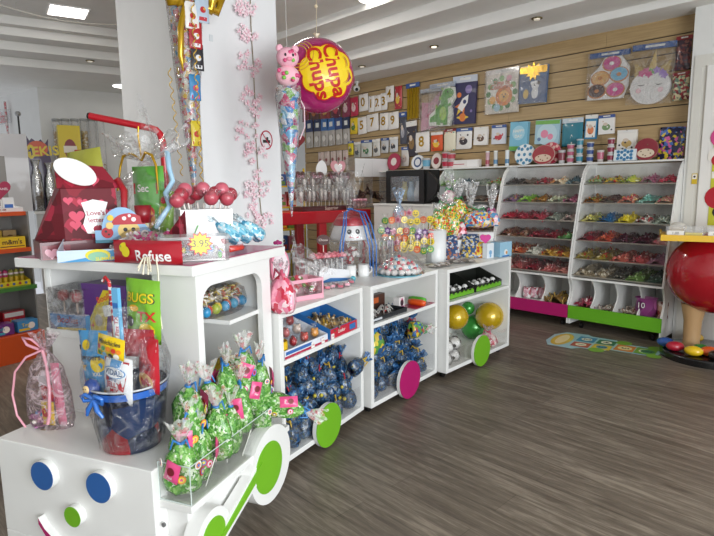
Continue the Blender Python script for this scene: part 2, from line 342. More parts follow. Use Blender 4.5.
# front wall with a window niche, right wall with a rounded opening
b = B()
def wall_hole(b, outer, hole, t0, t1, M):
    """rectangle with a rounded hole, bridged ring by ring"""
    n = len(hole); cx = sum(p[0] for p in hole)/n; cy = sum(p[1] for p in hole)/n; (x0, y0), (x1, y1) = outer; o = []
    for x, y in hole:
        dx, dy = x-cx, y-cy; t = min((x1-cx)/dx if dx > 0 else (x0-cx)/dx if dx < 0 else 1e9, (y1-cy)/dy if dy > 0 else (y0-cy)/dy if dy < 0 else 1e9); o.append([cx+dx*t, cy+dy*t])
    for c in ((x0, y0), (x0, y1), (x1, y0), (x1, y1)):
        i = min(range(n), key=lambda k: (o[k][0]-c[0])**2+(o[k][1]-c[1])**2); o[i] = list(c)
    vs = [(x, y, t) for t in (t0, t1) for ring in (o, hole) for x, y in ring]
    fs = []
    for i in range(n):
        j = (i+1) % n; fs += [(i, j, n+j, n+i), (2*n+i, 3*n+i, 3*n+j, 2*n+j), (n+i, n+j, 3*n+j, 3*n+i), (i, 2*n+i, 2*n+j, j)]
    b.add(vs, fs, 0, M)
wall_hole(b, ((.04, .30), (.66, ZR-.045)), rrect(.082, .44, .575, 1.075, .08), -.05, -.02, XM); b.make('side_wall', WHITE, eng)
b = B(); b.b2((-.25, .04, .30), (-.05, .06, ZR-.045)); b.b2((-.90, .04, .84), (-.885, .06, ZR-.045)); b.b2((-.89, .04, .43), (-.25, .06, .80)); b.make('front_wall', WHITE, eng)
b = B(); b.b2((-.90, .025, .80), (-.25, .30, .84)); b.make('sill', WHITE, eng, bev=.002)
b = B(); b.b2((-.90, .06, .0), (-.88, .66, ZR-.045)); b.b2((-.88, .64, .0), (-.05, .66, ZR-.045)); b.b2((-.88, .30, .44), (-.25, .315, ZR-.045)); b.b2((-.265, .06, .44), (-.25, .30, ZR-.045)); b.make('inner_wall', WHITE, eng)
b = B(); b.b2((-.88, .32, .85), (-.05, .64, .87)); b.make('inner_shelf', WHITE, eng)
b = B(); b.b2((-.90, .03, .0), (-.02, .66, .07)); b.b2((-.88, .03, .42), (-.05, .64, .44)); b.make('deck', WHITE, eng)
b = B(); b.b2((-.02, -.285, .27), (.157, .50, .30)); b.b2((-.0, -.24, .05), (.10, .50, .27)); b.make('running_board', WHITE, eng, bev=.003)
def disc(root, name, y, z, r, x0, x1, m, face=None, label=None):
    b = B(); b.prism(circ(r, 48, y, z), x0, x1, 0, XM, smooth=True); o = b.make(name, m, root, label=label)
    if face is not None:
        b = B(); b.prism(circ(face[0], 40, y+face[2], z+face[3]), x1, x1+.004, 0, XM, smooth=True); b.make('wheel_face', face[1], o)
    return o
disc(eng, 'wheel', .300, .188, .186, .10, .165, WHITE, (.122, GREENP, -.028, -.002))
disc(eng, 'wheel', -.17, .115, .112, .10, .165, WHITE, (.075, GREENP, 0, 0))
b = B(); pr = [(-.19, .06), (-.15, .055), (.22, .205), (.20, .245)]; b.prism(pr, .168, .174, 0, XM); b.make('connecting_rod', GREENP, eng)
b = B(); b.prism([(-.20, .03), (-.15, .03), (.27, .20), (.24, .27), (-.20, .09)], .12, .168, 0, XM); b.make('rod_backing', WHITE, eng)
YM = FR  # art standing on the nose facing -y
def nose_disc(nm, px, py, rx, m, dep=.03):
    q = P(px, py, pt=E2W(0, -.34, 0), h=HE+PI/2)-CABW; q = q/KE; lx = q.dot(Vector((math.sin(HE), -math.cos(HE), 0)))
    b = B(); b.prism(circ(rx, 40, lx, q.z), .31, .31+dep, 1, YM @ T(0, 0, 0), mside=1, smooth=True); b.prism(circ(rx, 40, lx, q.z), .31+dep, .312+dep, 0, YM, smooth=True)
    b.make(nm, [m, WHITE], eng); return lx, q.z
nose_disc('eye', 42, 476, .062, BLUE); nose_disc('eye', 98.5, 488, .063, BLUE); nose_disc('nose_button', 72.5, 517, .044, GREENP)
b = B(); pts = []
for i in range(9):
    a = RAD(200+140*i/8); pts.append((-.38+.235*math.cos(a), .17+.17*math.sin(a)))
for t0, t1, w, mm in ((.31, .34, .014, 1), (.34, .342, .014, 0)):
    up = [(x, y+w) for x, y in pts]; lo = [(x, y-w) for x, y in pts][::-1]; b.prism(up+lo, t0, t1, mm, YM, mside=1)
b.make('smile', [MAG, WHITE], eng)
b = B(); b.cyl((.02, -.291, .20), (.02, -.2835, .20), .009, n=12); b.make('fixing_hole', mat('#6b6b6b', .6), eng)
# wagons
def wagon(label, A, Bp, wl):
    h = math.atan2(Bp[1]-A[1], Bp[0]-A[0]); L = math.hypot(Bp[1]-A[1], Bp[0]-A[0]); D = .56; t = .032
    r = thing('wagon_shelf_unit', label, 'display shelf', (A[0], A[1], 0), h-PI/2, 'open white wagons of the train counter')
    b = B(); b.b2((-D, 0, .842), (0, L, .87)); b.make('top_board', WHITE, r, bev=.002)
    b = B(); b.b2((-D, 0, .06), (0, t, .842)); b.make('side_panel', WHITE, r, bev=.002)
    b = B(); b.b2((-D, L-t, .06), (0, L, .842)); b.make('side_panel', WHITE, r, bev=.002)
    b = B(); b.b2((-D, t, .06), (0, L-t, .09)); b.make('bottom_board', WHITE, r, bev=.002)
    b = B(); b.b2((-D, t, .592), (0, L-t, .617)); b.make('shelf', WHITE, r, bev=.002)
    b = B(); b.b2((-D, t, .09), (-D+.015, L-t, .842)); b.make('back_panel', WHITE, r)
    b = B(); b.b2((-.014, t, .09), (-.010, L-t, .225)); b.make('front_guard', ACRYL, r, label='clear acrylic guard')
    for x in (-.08, -D+.08):
        for y in (.07, L-.07):
            b = B(); b.cyl((x-.012, y, .025), (x+.012, y, .025), .025, n=14); b.box((x, y, .053), (.03, .03, .014)); b.make('caster', BLACK, r)
    y, rad, m = wl; disc(r, 'wheel_disc', y, .140, rad, .005, .03, WHITE, (rad, m, 0, 0)); return r, h, L
U1A, U2A, U3A = (-2.245, 1.578), (-2.447, 2.43), (-2.515, 3.312)
U1B, U2B, U3B = (-2.474, 2.386), (-2.587, 3.288), (-2.585, 4.322)
def ly(A, Bp, px, py):
    h = math.atan2(Bp[1]-A[1], Bp[0]-A[0]); q = P(px, py, pt=(A[0]+.03*math.sin(h), A[1]-.03*math.cos(h)), h=h)-Vector((A[0], A[1], 0)); return q.dot(Vector((math.cos(h), math.sin(h), 0))), q.z
w1 = wagon('white open wagon with green disc, next to the train engine', U1A, U1B, (ly(U1A, U1B, 329, 429)[0], .128, GREENP))
w2 = wagon('white open wagon with magenta disc in the middle of the train', U2A, U2B, (ly(U2A, U2B, 410, 382.5)[0], .135, MAG))
w3 = wagon('white open wagon with green disc, holding the balloons', U3A, U3B, (ly(U3A, U3B, 482, 352)[0], .130, GREENP))
def W2(w, x, y, z):
    """point in a wagon's own frame -> world"""
    r, h, L = w; return r.location+Vector((x*math.sin(h)+y*math.cos(h), -x*math.cos(h)+y*math.sin(h), z))
# ================================================================== SWEET STANDS
def heap(name, label, loc, w, d, h, cols, n=46, sz=.016, shape='blob', seed=0, slope=.0, cat='sweets', rz=0, group=None):
    rr = random.Random(seed); b = B(); k = len(cols)
    hf = lambda x, y: h*(.62+.38*math.cos(PI*min(1, abs(x/w*2)))*.5+.25*math.sin(x*40+seed)*math.cos(y*31+seed*2))*(1-.25*abs(y/d*2)**2)+slope*y
    b.grid(lambda u, v: ((u-.5)*w, (v-.5)*d, max(.002, hf((u-.5)*w, (v-.5)*d))), 8, 6, 0)
    b.b2((-w/2, -d/2, 0), (w/2, d/2, .004), 0)
    for i in range(n):
        x, y = rr.uniform(-.47, .47)*w, rr.uniform(-.49, .47)*d; z = hf(x, y)+rr.uniform(-.2, .4)*sz; m = rr.randrange(k)
        M = T(x, y, z) @ Euler((rr.uniform(0, 6), rr.uniform(0, 6), rr.uniform(0, 6))).to_matrix().to_4x4()
        s_ = sz*rr.uniform(.8, 1.2)
        if shape == 'blob': b.sph((0, 0, 0), (s_, s_*.8, s_*.6), m, 6, 4, M)
        elif shape == 'stick': b.box((0, 0, 0), (s_*3.6, s_*.6, s_*.6), m, M)
        elif shape == 'cube': b.box((0, 0, 0), (s_*1.5, s_*1.3, s_*.9), m, M)
        elif shape == 'ring': b.tube([(s_*math.cos(t*PI/3), s_*math.sin(t*PI/3), 0) for t in range(6)], s_*.35, 5, m, M, closed=True)
        elif shape == 'wrap': b.cyl((-s_, 0, 0), (s_, 0, 0), s_*.5, n=6, m=m, M=M); b.cyl((s_, 0, 0), (s_*1.7, 0, 0), s_*.1, s_*.6, n=5, m=m, M=M); b.cyl((-s_, 0, 0), (-s_*1.7, 0, 0), s_*.1, s_*.6, n=5, m=m, M=M)
    o = b.make(name, [mat(c, .3, coat=.3) for c in cols], None, loc, rz); return tag(o, label, cat, group, 'stuff')
ROWZ = [1.49, 1.30, 1.11, .92, .735, .565]
def rowy(z): return 5.50+.26*max(0, (z-.45)/1.25)**1.3      # front of the side panel at height z
def stand(label, x0, x1, lipc, rows, ncol, ndiv, seed):
    t = thing('sweet_stand', label, 'sweet display stand', ((x0+x1)/2, 5.74, 0), 0, 'pick and mix stands'); w = x1-x0; o0 = Vector((-(x0+x1)/2, -5.74, 0))
    def part(b, nm, m, **k):
        b.v = [(v[0]+o0.x, v[1]+o0.y, v[2]) for v in b.v]; return b.make(nm, m, t, **k)
    prof = [(YW-.01, .05), (5.50, .05), (5.50, .26)]+[(5.50+.05*math.sin(PI*k/8), .26+.26*k/8) for k in range(1, 8)]+[(rowy(z)-.02, z) for z in (.53, .7, .9, 1.1, 1.3, 1.5)]+[(rowy(1.5)+.03, 1.62), (5.82, 1.70), (YW-.01, 1.70)]
    for xa in (x0, x1-.018):
        b = B(); b.prism(prof, xa, xa+.018, 0, XM); part(b, 'side_panel', WHITE)
    b = B(); b.b2((x0+.018, YW-.03, .05), (x1-.018, YW-.01, 1.69)); part(b, 'back_panel', WHITE)
    b = B(); b.b2((x0, 5.78, 1.70), (x1, YW-.005, 1.715)); part(b, 'top_ledge', WHITE)
    b = B(); b.b2((x0+.018, 5.502, .20), (x1-.018, YW-.03, .22)); b.b2((x0+.018, rowy(.53)-.01, .525), (x1-.018, YW-.03, .545)); part(b, 'base_shelf', WHITE)
    b = B(); b.b2((x0, 5.485, .11), (x1, 5.499, .245)); part(b, 'lip_board', lipc)
    for i in range(1, ndiv):
        xd = x0+w*i/ndiv; b = B(); b.prism([(YW-.03, .13), (5.51, .13), (5.51, .25)]+[(5.51+.09*math.sin(PI*k/8), .25+.27*k/8) for k in range(1, 9)]+[(YW-.03, .525)], xd-.006, xd+.006, 0, XM); part(b, 'divider', WHITE)
    for xa in (x0+.1, x1-.1):
        for ya in (5.6, 5.9): b = B(); b.cyl((xa-.012, ya, .025), (xa+.012, ya, .025), .025); b.box((xa, ya, .045), (.03, .03, .02)); part(b, 'caster', BLACK)
    cw = (w-.036)/ncol; rr = random.Random(seed)
    for ri, row in enumerate(rows):
        z = ROWZ[ri]; yf = rowy(z)-.005; yb = YW-.05
        for ci in range(ncol):
            xa = x0+.018+cw*ci; xb = xa+cw; b = B(); q = .0015
            # open clear bin: floor, low front, cheeks, sloped lid
            b.b2((xa+q, yf, z), (xb-q, yb, z+.004)); b.add([(xa+q, yf, z), (xb-q, yf, z), (xb-q, yf-.012, z+.055), (xa+q, yf-.012, z+.055)], [(0, 1, 2, 3)])
            for xx in (xa+q, xb-q): b.add([(xx, yf, z), (xx, yb, z), (xx, yb, z+.165), (xx, yf+.07, z+.165), (xx, yf-.012, z+.055)], [(0, 1, 2, 3, 4)])
            b.add([(xa+q, yf-.012, z+.06), (xb-q, yf-.012, z+.06), (xb-q, yf+.075, z+.165), (xa+q, yf+.075, z+.165)], [(0, 1, 2, 3)])
            b.b2((xa, yf-.016, z-.004), (xb, yf-.006, z+.006), 1)
            part(b, 'sweet_bin', [ACRYL, mat('#8f8a80', .4)])
            cols, shp, nm = row[ci]
            heap('sweet_heap', nm+f' in the {ORD[ri]} tray row, {ORDC[ci]} bin, {WHICH[seed]}', ((xa+xb)/2, (yf+yb)/2, z+.005), cw-.012, yb-yf-.02, .075, cols, 44, .014 if shp != 'stick' else .012, shp, seed*100+ri*10+ci, slope=.12)
    return t
ORD = ['top', 'second', 'third', 'fourth', 'fifth', 'lowest']; ORDC = ['first', 'second', 'third', 'fourth', 'last']; WHICH = {1: 'stand half hidden by bags', 2: 'magenta-lipped stand', 3: 'green-lipped stand'}
def S(n, s, *c): return (list(c), s, n)
k_ = dict(
 dark=S('dark liquorice pieces', 'blob', '#3b332f', '#4d4540', '#2a2523'), brown=S('grey brown nut sweets', 'blob', '#7b6a5c', '#5b4b40', '#8e7d6d'),
 rstar=S('red star sweets', 'cube', '#b4263d', '#93203a', '#6b4c45'), eggs=S('cream and orange jelly eggs', 'blob', '#ead7b4', '#f2e6cf', '#e8a063'), bluefish=S('teal fish sweets', 'stick', '#3b5d68', '#8ba3a8', '#2f4854'),
 multi=S('multicoloured sweets', 'blob', '#8c6a8c', '#b79a5c', '#6b8f5a', '#a35a5f'), green=S('lime green sweets', 'blob', '#8ccc3c', '#c6df8c', '#6da832'), amber=S('amber cola sweets', 'blob', '#a8742c', '#c08f3c', '#7d4f22'),
 pale=S('pale green and white sweets', 'blob', '#c9cfae', '#8fa083', '#e4e2d3'), pinkd=S('dusky pink sweets', 'blob', '#a65a74', '#7c3f58', '#c58299'),
 red=S('deep red liquorice strips', 'stick', '#c0223c', '#a51a33', '#d23a50'), red2=S('red sugared strips', 'stick', '#b02f45', '#c55466', '#8f2136'), red3=S('pink red laces', 'stick', '#c4485a', '#b4606a', '#a12d40'),
 grey=S('grey green sour sweets', 'blob', '#8c9488', '#a9ada0', '#6e7a6c'), greyw=S('whitish pink sweets', 'blob', '#c3b5ab', '#b08f8b', '#dcd4c8'),
 choc=S('brown and cream sweets', 'cube', '#8a5a3e', '#b99a80', '#6a2f2c'), crim=S('crimson jelly sweets', 'blob', '#8e2434', '#a83a48', '#6b2430'), gmint=S('green mint sweets', 'blob', '#5f9a55', '#88b57a', '#8c4038'),
 orange=S('orange and cream sweets', 'blob', '#c9663f', '#e6d1b3', '#b33a2e', '#dba24e'), clearw=S('wrapped white sweets', 'wrap', '#d9d9cc', '#b9bfb2', '#e8e6dc'), yel=S('golden wrapped sweets', 'wrap', '#cf9a3c', '#b5452c', '#e0bb5a'),
 pinkw=S('pink and white sweets', 'cube', '#d28a80', '#e8c9bb', '#b5474e'), pinkw2=S('rose and white wrapped sweets', 'wrap', '#c76d6b', '#e9cfc6', '#a33b42'),
 garden=S('green and orange jelly sweets', 'blob', '#7f9a5a', '#c9743c', '#a3b88c', '#b83a32'), mixb=S('yellow, red and black sweets', 'cube', '#d9b53a', '#2b2a28', '#c03030', '#87995a'), ylime=S('yellow and lime sweets', 'blob', '#d9d65a', '#b8c94a', '#eef0d0', '#8fb24a'),
 rose=S('mauve pink strips', 'stick', '#b5718a', '#9c5670', '#c992a3'), redcube=S('bright red jelly cubes', 'cube', '#a81b38', '#bb2a48', '#921830'), goldb=S('golden brown sweets', 'blob', '#b0702c', '#8c5526', '#7a8a3a'),
 dkb=S('dark brown chocolate sweets', 'blob', '#5a3a34', '#6d4a42', '#40282a'), salmon=S('salmon and yellow sweets', 'blob', '#d98a72', '#e3c063', '#c9555a', '#eed4b8'), turq=S('turquoise sweets', 'blob', '#7ec4b4', '#a5d6c8', '#68a89a'),
 cream=S('cream and pink sweets', 'blob', '#d9b58f', '#d98c8c', '#a34a52', '#ead3b5'), yw=S('yellow speckled sweets', 'blob', '#d7d06a', '#e9e6c0', '#98a85a'), blue=S('blue laces', 'stick', '#2f6fa3', '#3f86b8', '#255a88'),
 lemon=S('bright yellow fries', 'stick', '#f2de1e', '#e3cc12', '#f7ea5a'), bw=S('white, black and red sweets', 'blob', '#e2ddd2', '#4d4440', '#b03c40'), mint=S('pale mint grey sweets', 'blob', '#b4c2b4', '#8c988c', '#d4dcd0'),
 berry=S('dark red berries', 'blob', '#8c2238', '#5d2030', '#b84a55'), straw=S('orange red laces', 'stick', '#d9583f', '#c23c34', '#e07a58'), grape=S('dark purple sweets', 'blob', '#5a2038', '#6d2a48', '#42182c'), candyp=S('pink and cream sweets', 'cube', '#dba0a0', '#eed8cc', '#c4566a'),
 olive=S('olive and red packets', 'wrap', '#a8963c', '#6b5a3a', '#b8342c', '#d9cda0'), coral=S('coral sweets', 'cube', '#d4705f', '#c9544f', '#e39a84'), straw2=S('strawberry sweets', 'cube', '#d96a6a', '#c43c46', '#f0c8bc'), lilac=S('lilac pink sweets', 'blob', '#b8859c', '#cfa6b5', '#94607c'),
 foil=S('beige foil packets', 'cube', '#b5a58a', '#d6cdb8', '#8c7d62'), dgrey=S('dark grey sweets', 'blob', '#5d5a50', '#7a766a', '#44423c'), leaf=S('green leaf sweets', 'blob', '#7fa85a', '#a3c47c', '#c4d4a4'), teal=S('dark green grey sweets', 'blob', '#4d6458', '#6d8478', '#3a4d44'))
g = lambda s: [k_[x] for x in s.split()]
stand('white sweet stand half hidden by lollipop bags, nearest the black screen', -4.49, -3.55, MAG, [g('green bluefish grey garden'), g('dark dkb brown choc'), g('brown dkb berry choc'), g('grey dkb choc brown'), g('dkb brown grey choc'), g('dkb choc brown dkb')], 4, 3, 1)
stand('white sweet stand with magenta lip, middle of three', -3.545, -2.605, MAG, [g('dark brown rstar eggs bluefish'), g('multi green amber pale pinkd'), g('red red2 red3 grey greyw'), g('choc choc crim crim gmint'), g('orange orange clearw yel yel'), g('pinkw pinkw2 crim pinkw2 pinkw')], 5, 3, 2)
stand('white sweet stand with bright green lip beside the door', -2.60, -1.70, mat('#62a81c', .5), [g('garden mixb ylime rose redcube'), g('goldb dkb salmon turq cream'), g('yw blue lemon bw mint'), g('berry straw grape grape candyp'), g('olive olive coral straw2 lilac'), g('foil foil dgrey leaf teal')], 5, 4, 3)
# ================================================================== PACKET AND BAG BUILDERS
def bulge(w, h, t):
    return lambda x, y: t/2*max(0, (1-abs(2*x/w)**3))*max(0, (1-abs(2*(y-h/2)/h)**4))
def put_art(b, art, zf=None, M=FR, base=0):
    """printed motifs laid on the front face; art items carry a slot number"""
    for a in art:
        s = B(); k = a[0]
        if k == 'c': s.add([(x, y, 0) for x, y in circ(a[3], 16, a[1], a[2], a[5] if len(a) > 5 else None)], [tuple(range(16))], a[4])
        elif k == 'r': s.add([(a[1], a[2], 0), (a[3], a[2], 0), (a[3], a[4], 0), (a[1], a[4], 0)], [(0, 1, 2, 3)], a[5])
        elif k == 'p': s.add([(x, y, 0) for x, y in a[1]], [tuple(range(len(a[1])))], a[2])
        elif k == 't':
            r = a[6] if len(a) > 6 else 0; s.text(a[1], a[2], a[5], T(a[3], a[4], 0) @ Matrix.Rotation(r, 4, 'Z'), 0, .02)
        lift = base+.0008+.0004*art.index(a)
        s.v = [(x, y, (zf(x, y) if zf else 0)+lift) for x, y, z in s.v]
        b.add(s.v, s.f, 0, M); b.mi[-len(s.f):] = s.mi
def pack(name, label, cat, loc, w, h, t, mats, art=(), kind='pouch', yaw=0, pitch=0, roll=0, header=None, group=None, parent=None, M0=None):
    """packet standing on its lower edge, front to local -Y; mats[0] is the body"""
    b = B()
    if kind == 'pouch':
        zf = bulge(w, h, t); ins = .004
        for s in (1, -1):
            b.grid(lambda u, v: ((u-.5)*w*(1+.012*math.sin(v*40)), v*h, s*zf((u-.5)*w, v*h)*(1+.12*math.sin(u*19+v*11))), 10, 12, 0, FR)
        put_art(b, art, lambda x, y: zf(x, y)*1.14)
    elif kind == 'box':
        b.b2((-w/2, -t/2, 0), (w/2, t/2, h)); put_art(b, art, None, FR, t/2)
    elif kind == 'plate':
        b.prism(circ(w/2, 28, 0, h/2, h/2), -t/2, t/2, 0, FR, smooth=True); b.prism(circ(w/2*.97, 28, 0, h/2, h/2*.97), t/2, t/2+.002, 1, FR); put_art(b, art, None, FR, t/2+.002)
    elif kind == 'shape':
        b.prism(art[0][1], -t/2, t/2, 0, FR); put_art(b, art[1:], None, FR, t/2); 
    elif kind == 'foil':
        n = 9
        for i in range(n): b.box(((i-(n-1)/2)*w/n, -.004*(i % 2), h/2), (w/n*.8, .003, h*(1-.03*(i % 3))), 0)
    o = b.make(name, mats, parent, loc); o.rotation_euler = Euler((pitch, roll, yaw), 'XYZ')
    if header:
        q = B(); q.b2((-w/2-.002, -t/2-.002 if kind != 'pouch' else -.006, h-.004), (w/2+.002, .004, h+header[0])); 
        q.b2((-w*.2, -.0085 if kind == 'pouch' else -t/2-.004, h+header[0]*.3), (w*.25, -.006, h+header[0]*.7), 1)
        q.make('header_card', [header[1], WHITE], o)
    return tag(o, label, cat, group) if label else o
def M_(c, **k): k.setdefault('rough', .35); k.setdefault('coat', .3); return mat(c, **k)
GOLD = mat('#c79a2a', .25, .8); DK = mat('#2b2a33', .4)
HOOKM = mat('#9a9a9a', .3, 1)
rb = random.Random(3)
def wall_item(px, name, label, mats, art=(), kind='pouch', t=.03, header=None, group='packets hanging on the slatted wall', cat='party packet', yoff=.012, roll=0, film=False):
    x0, y0, x1, y1 = px; Y = YW-t/2-yoff
    a = P(x0, (y0+y1)/2, Y=Y); c = P(x1, (y0+y1)/2, Y=Y); w = (c.x-a.x); xm = (x0+x1)/2; zt = P(xm, y0, Y=Y).z; zb = P(xm, y1, Y=Y).z
    h = zt-zb; hh = header[0]*h if header else 0
    A = art(w, h-hh) if callable(art) else art
    if not roll: roll = rb.uniform(-.05, .05)
    o = pack(name, label, cat, ((a.x+c.x)/2, Y, zb), w*.97, h-hh, t, mats, A, kind, roll=roll, header=(hh, header[1]) if header else None, group=group)
    q = B(); q.tube([(0, YW-Y, h*.96), (0, -t/2-.015, h*.96), (0, -t/2-.018, h*.96+.008)], .0022, 5); q.make('peg_hook', HOOKM, o)
    if film: q = B(); q.b2((-w*.52, -t/2-.012, -.01), (w*.52, -t/2-.010, h)); q.make('clear_film', CELLO, o)
    return o
def motif(cols, seed, txt=None):
    """small printed picture: banner, figure and dots in slots 1.."""
    def f(w, h):
        r = random.Random(seed); n = len(cols)
        A = [('r', -w*.40, h*.08, w*.40, h*.86, 1)]
        A += [('c', 0, h*.42, w*.26, 2 % n+0, h*.20), ('c', -w*.05, h*.60, w*.15, min(3, n-1), h*.10)]
        for i in range(6): A.append(('c', r.uniform(-.36, .36)*w, r.uniform(.12, .8)*h, w*.05, r.randrange(1, n)))
        if txt: A.append(('t', txt, w*.26, 0, h*.2, n-1))
        return A
    return f
def num(n): return lambda w, h: [('r', -w*.46, h*.02, w*.46, h*.98, 1), ('t', n, h*.72, 0, h*.5, 2)]
# number candles
for px, n in (((359, 94, 368.5, 111), '0'), ((368.5, 96, 374.5, 112), '1'), ((374.5, 95, 381, 111), '2'), ((380.5, 93, 387.5, 110), '3'), ((385.5, 86, 394, 102), '4'), ((358, 117, 367, 134), '5'), ((367, 114, 379, 131), '7'), ((379.5, 113, 388, 130), '8'), ((388, 112, 399, 129), '9')):
    wall_item(px, 'number_candle_packet', f'white packet with a gold number candle {n}' + {'0': ' first of the upper row', '1': ' second of the upper row', '2': ' third of the upper row', '3': ' fourth of the upper row', '4': ' beside the red packet', '5': ' beside the yellow packet', '7': ', first wide one in lower row', '8': ' between seven and nine', '9': ' at the lower row end'}[n], [M_('#eeeae6'), M_('#f4f2ee'), GOLD, M_('#d89ab5')], num(n), t=.03, cat='number candle')
wall_item((415, 132, 430, 152), 'number_candle_packet', 'white packet with a large gold digit below the dinosaur bag', [M_('#eeeae6'), M_('#f4f2ee'), GOLD], num('8'), t=.035, cat='number candle')
# small packs
sm = [((302, 101, 309, 122), '#7a3040', '#a04a30', 'dark red packet partly behind the balloon'), ((310, 100, 319, 121), '#5a3434', '#b06a3c', 'brown packet just under the balloon'), ((320, 99, 330, 120), '#8c2f32', '#c9a04a', 'rust red packet hanging under the balloon'),
      ((331, 98, 341, 118), '#5e2036', '#c04a58', 'wine red packet hanging beside the balloon'), ((342, 97, 350, 117), '#8a2f4c', '#e0c0c4', 'plum packet next to the red number packet'), ((350.5, 97, 358.5, 116), '#c0284a', '#f0d0d0', 'crimson packet before the gold zero candle'),
      ((394.5, 86, 402, 109), '#b8323c', '#e6c24a', 'red packet with gold print beside number four'), ((350, 118, 357.5, 134), '#e6c61e', '#4a7a3a', 'yellow packet before the gold five candle'),
      ((348, 141, 353.5, 155), '#e3cf2a', '#7a7a40', 'slim yellow packet in the third row'), ((354, 142, 360.5, 158), '#aeb0a8', '#4c5058', 'grey packet beside the slim yellow packet'), ((361, 140, 372, 157), '#d0d2cc', '#3f7a4a', 'white packet with green figure, third row'),
      ((373, 139, 380.5, 156), '#d8d6d0', '#5a5a5a', 'pale packet with grey digit, third row'), ((381, 138, 388.5, 153), '#c4c4c4', '#303036', 'packet with black bear picture, third row'), ((389.5, 137, 398, 152), '#d4d6d8', '#2f2f36', 'packet with dark cutlery picture, third row'),
      ((400, 112, 407, 144), '#4a4c58', '#a8a8b0', 'long dark foil streamer packet under the red packet'), ((407.5, 121, 418, 156), '#3a3640', '#8a6a3c', 'tall black and bronze streamer packet'), ((401, 147, 409, 166), '#d4d0cc', '#b8a9a4', 'pale cutlery tube above the red plate'),
      ((431, 132, 443, 151), '#d8582a', '#f0c23a', 'orange and yellow fruit packet under the pink crown'), ((456, 128, 472, 149), '#eceae6', '#3a3036', 'white napkin packet with one dark bear'), ((474, 127, 488, 145), '#f0eeea', '#6a5040', 'white napkin packet with a brown puppy'),
      ((492, 125, 506, 144), '#d9dde6', '#c23a44', 'packet with red and blue figure'), ((585, 115, 597, 139), '#2f86b4', '#e88a5a', 'turquoise packet of coloured crayons'), ((599, 115, 615, 134), '#efedea', '#7a9a6a', 'white napkins with bottle print'),
      ((617, 130, 637, 151), '#f2efe8', '#c9a868', 'cream napkins with golden wreath print')]
for i, (px, c1, c2, l) in enumerate(sm):
    wall_item(px, 'party_packet', l, [M_(c1), M_(c1 if i % 3 else '#f2eee6'), M_(c2), M_('#d8c8b8'), M_('#3c3c48')], motif([0, 1, 2, 3, 4], i), kind='box' if i > 18 else 'pouch', t=.03, header=(.14, M_('#ece8e2' if i % 2 else '#3c5a9a')) if i > 7 else None)
for i in range(6):
    x = 306+7.4*i
    wall_item((x, 120-i*.6, x+7, 148-i*.8), 'cutlery_packet', 'white plastic cutlery packet with blue header, ' + ['first from the pillar', 'second from the pillar', 'third from the pillar', 'fourth from the pillar', 'fifth from the pillar', 'beside the yellow packet'][i], [M_('#b9b4ae'), M_('#e4e0da'), M_('#8c8680')], lambda w, h: [('c', 0, h*.5, w*.25, 1, h*.18), ('r', -w*.08, h*.03, w*.08, h*.4, 1), ('r', w*.2, h*.1, w*.3, h*.7, 2)], header=(.42, M_(['#2c3c6a', '#26345c', '#3a6fb0', '#3f74b8', '#2f4a86', '#2a3658'][i])), cat='cutlery', group='cutlery packets on the slatted wall')
for i in range(5):
    x = 318+6.2*i; wall_item((x, 152-i*.5, x+5.6, 166-i*.5), 'favour_packet', 'small pale party favour packet behind the chocolates, ' + ['first', 'second', 'third', 'fourth', 'fifth'][i]+' along the peg', [M_('#d8c4bc'), M_('#eee6e0'), M_('#9a5a5a')], lambda w, h: [('r', -w*.3, h*.2, w*.3, h*.8, 1), ('c', 0, h*.4, w*.2, 2)], cat='party packet', group='small favour packets low on the slatted wall')
wall_item((444, 129, 456, 151), 'straw_packet', 'packet of striped red, yellow and green straws', [M_('#e6e0c8'), M_('#c8383c'), M_('#e6d27a'), M_('#4a9a8c')], lambda w, h: [('r', -w*.45+w*.18*i, 0.02*h, -w*.45+w*.18*i+w*.12, h*.95, 1+(i*2) % 3) for i in range(5)], header=(.1, M_('#8a2a2a')), cat='straws')
wall_item((407, 83, 420, 119), 'foil_curtain_packet', 'gold foil fringe packet with blue header card', [mat('#b8941c', .25, .7)], kind='foil', header=(.12, M_('#3c5c9c')), cat='foil curtain')
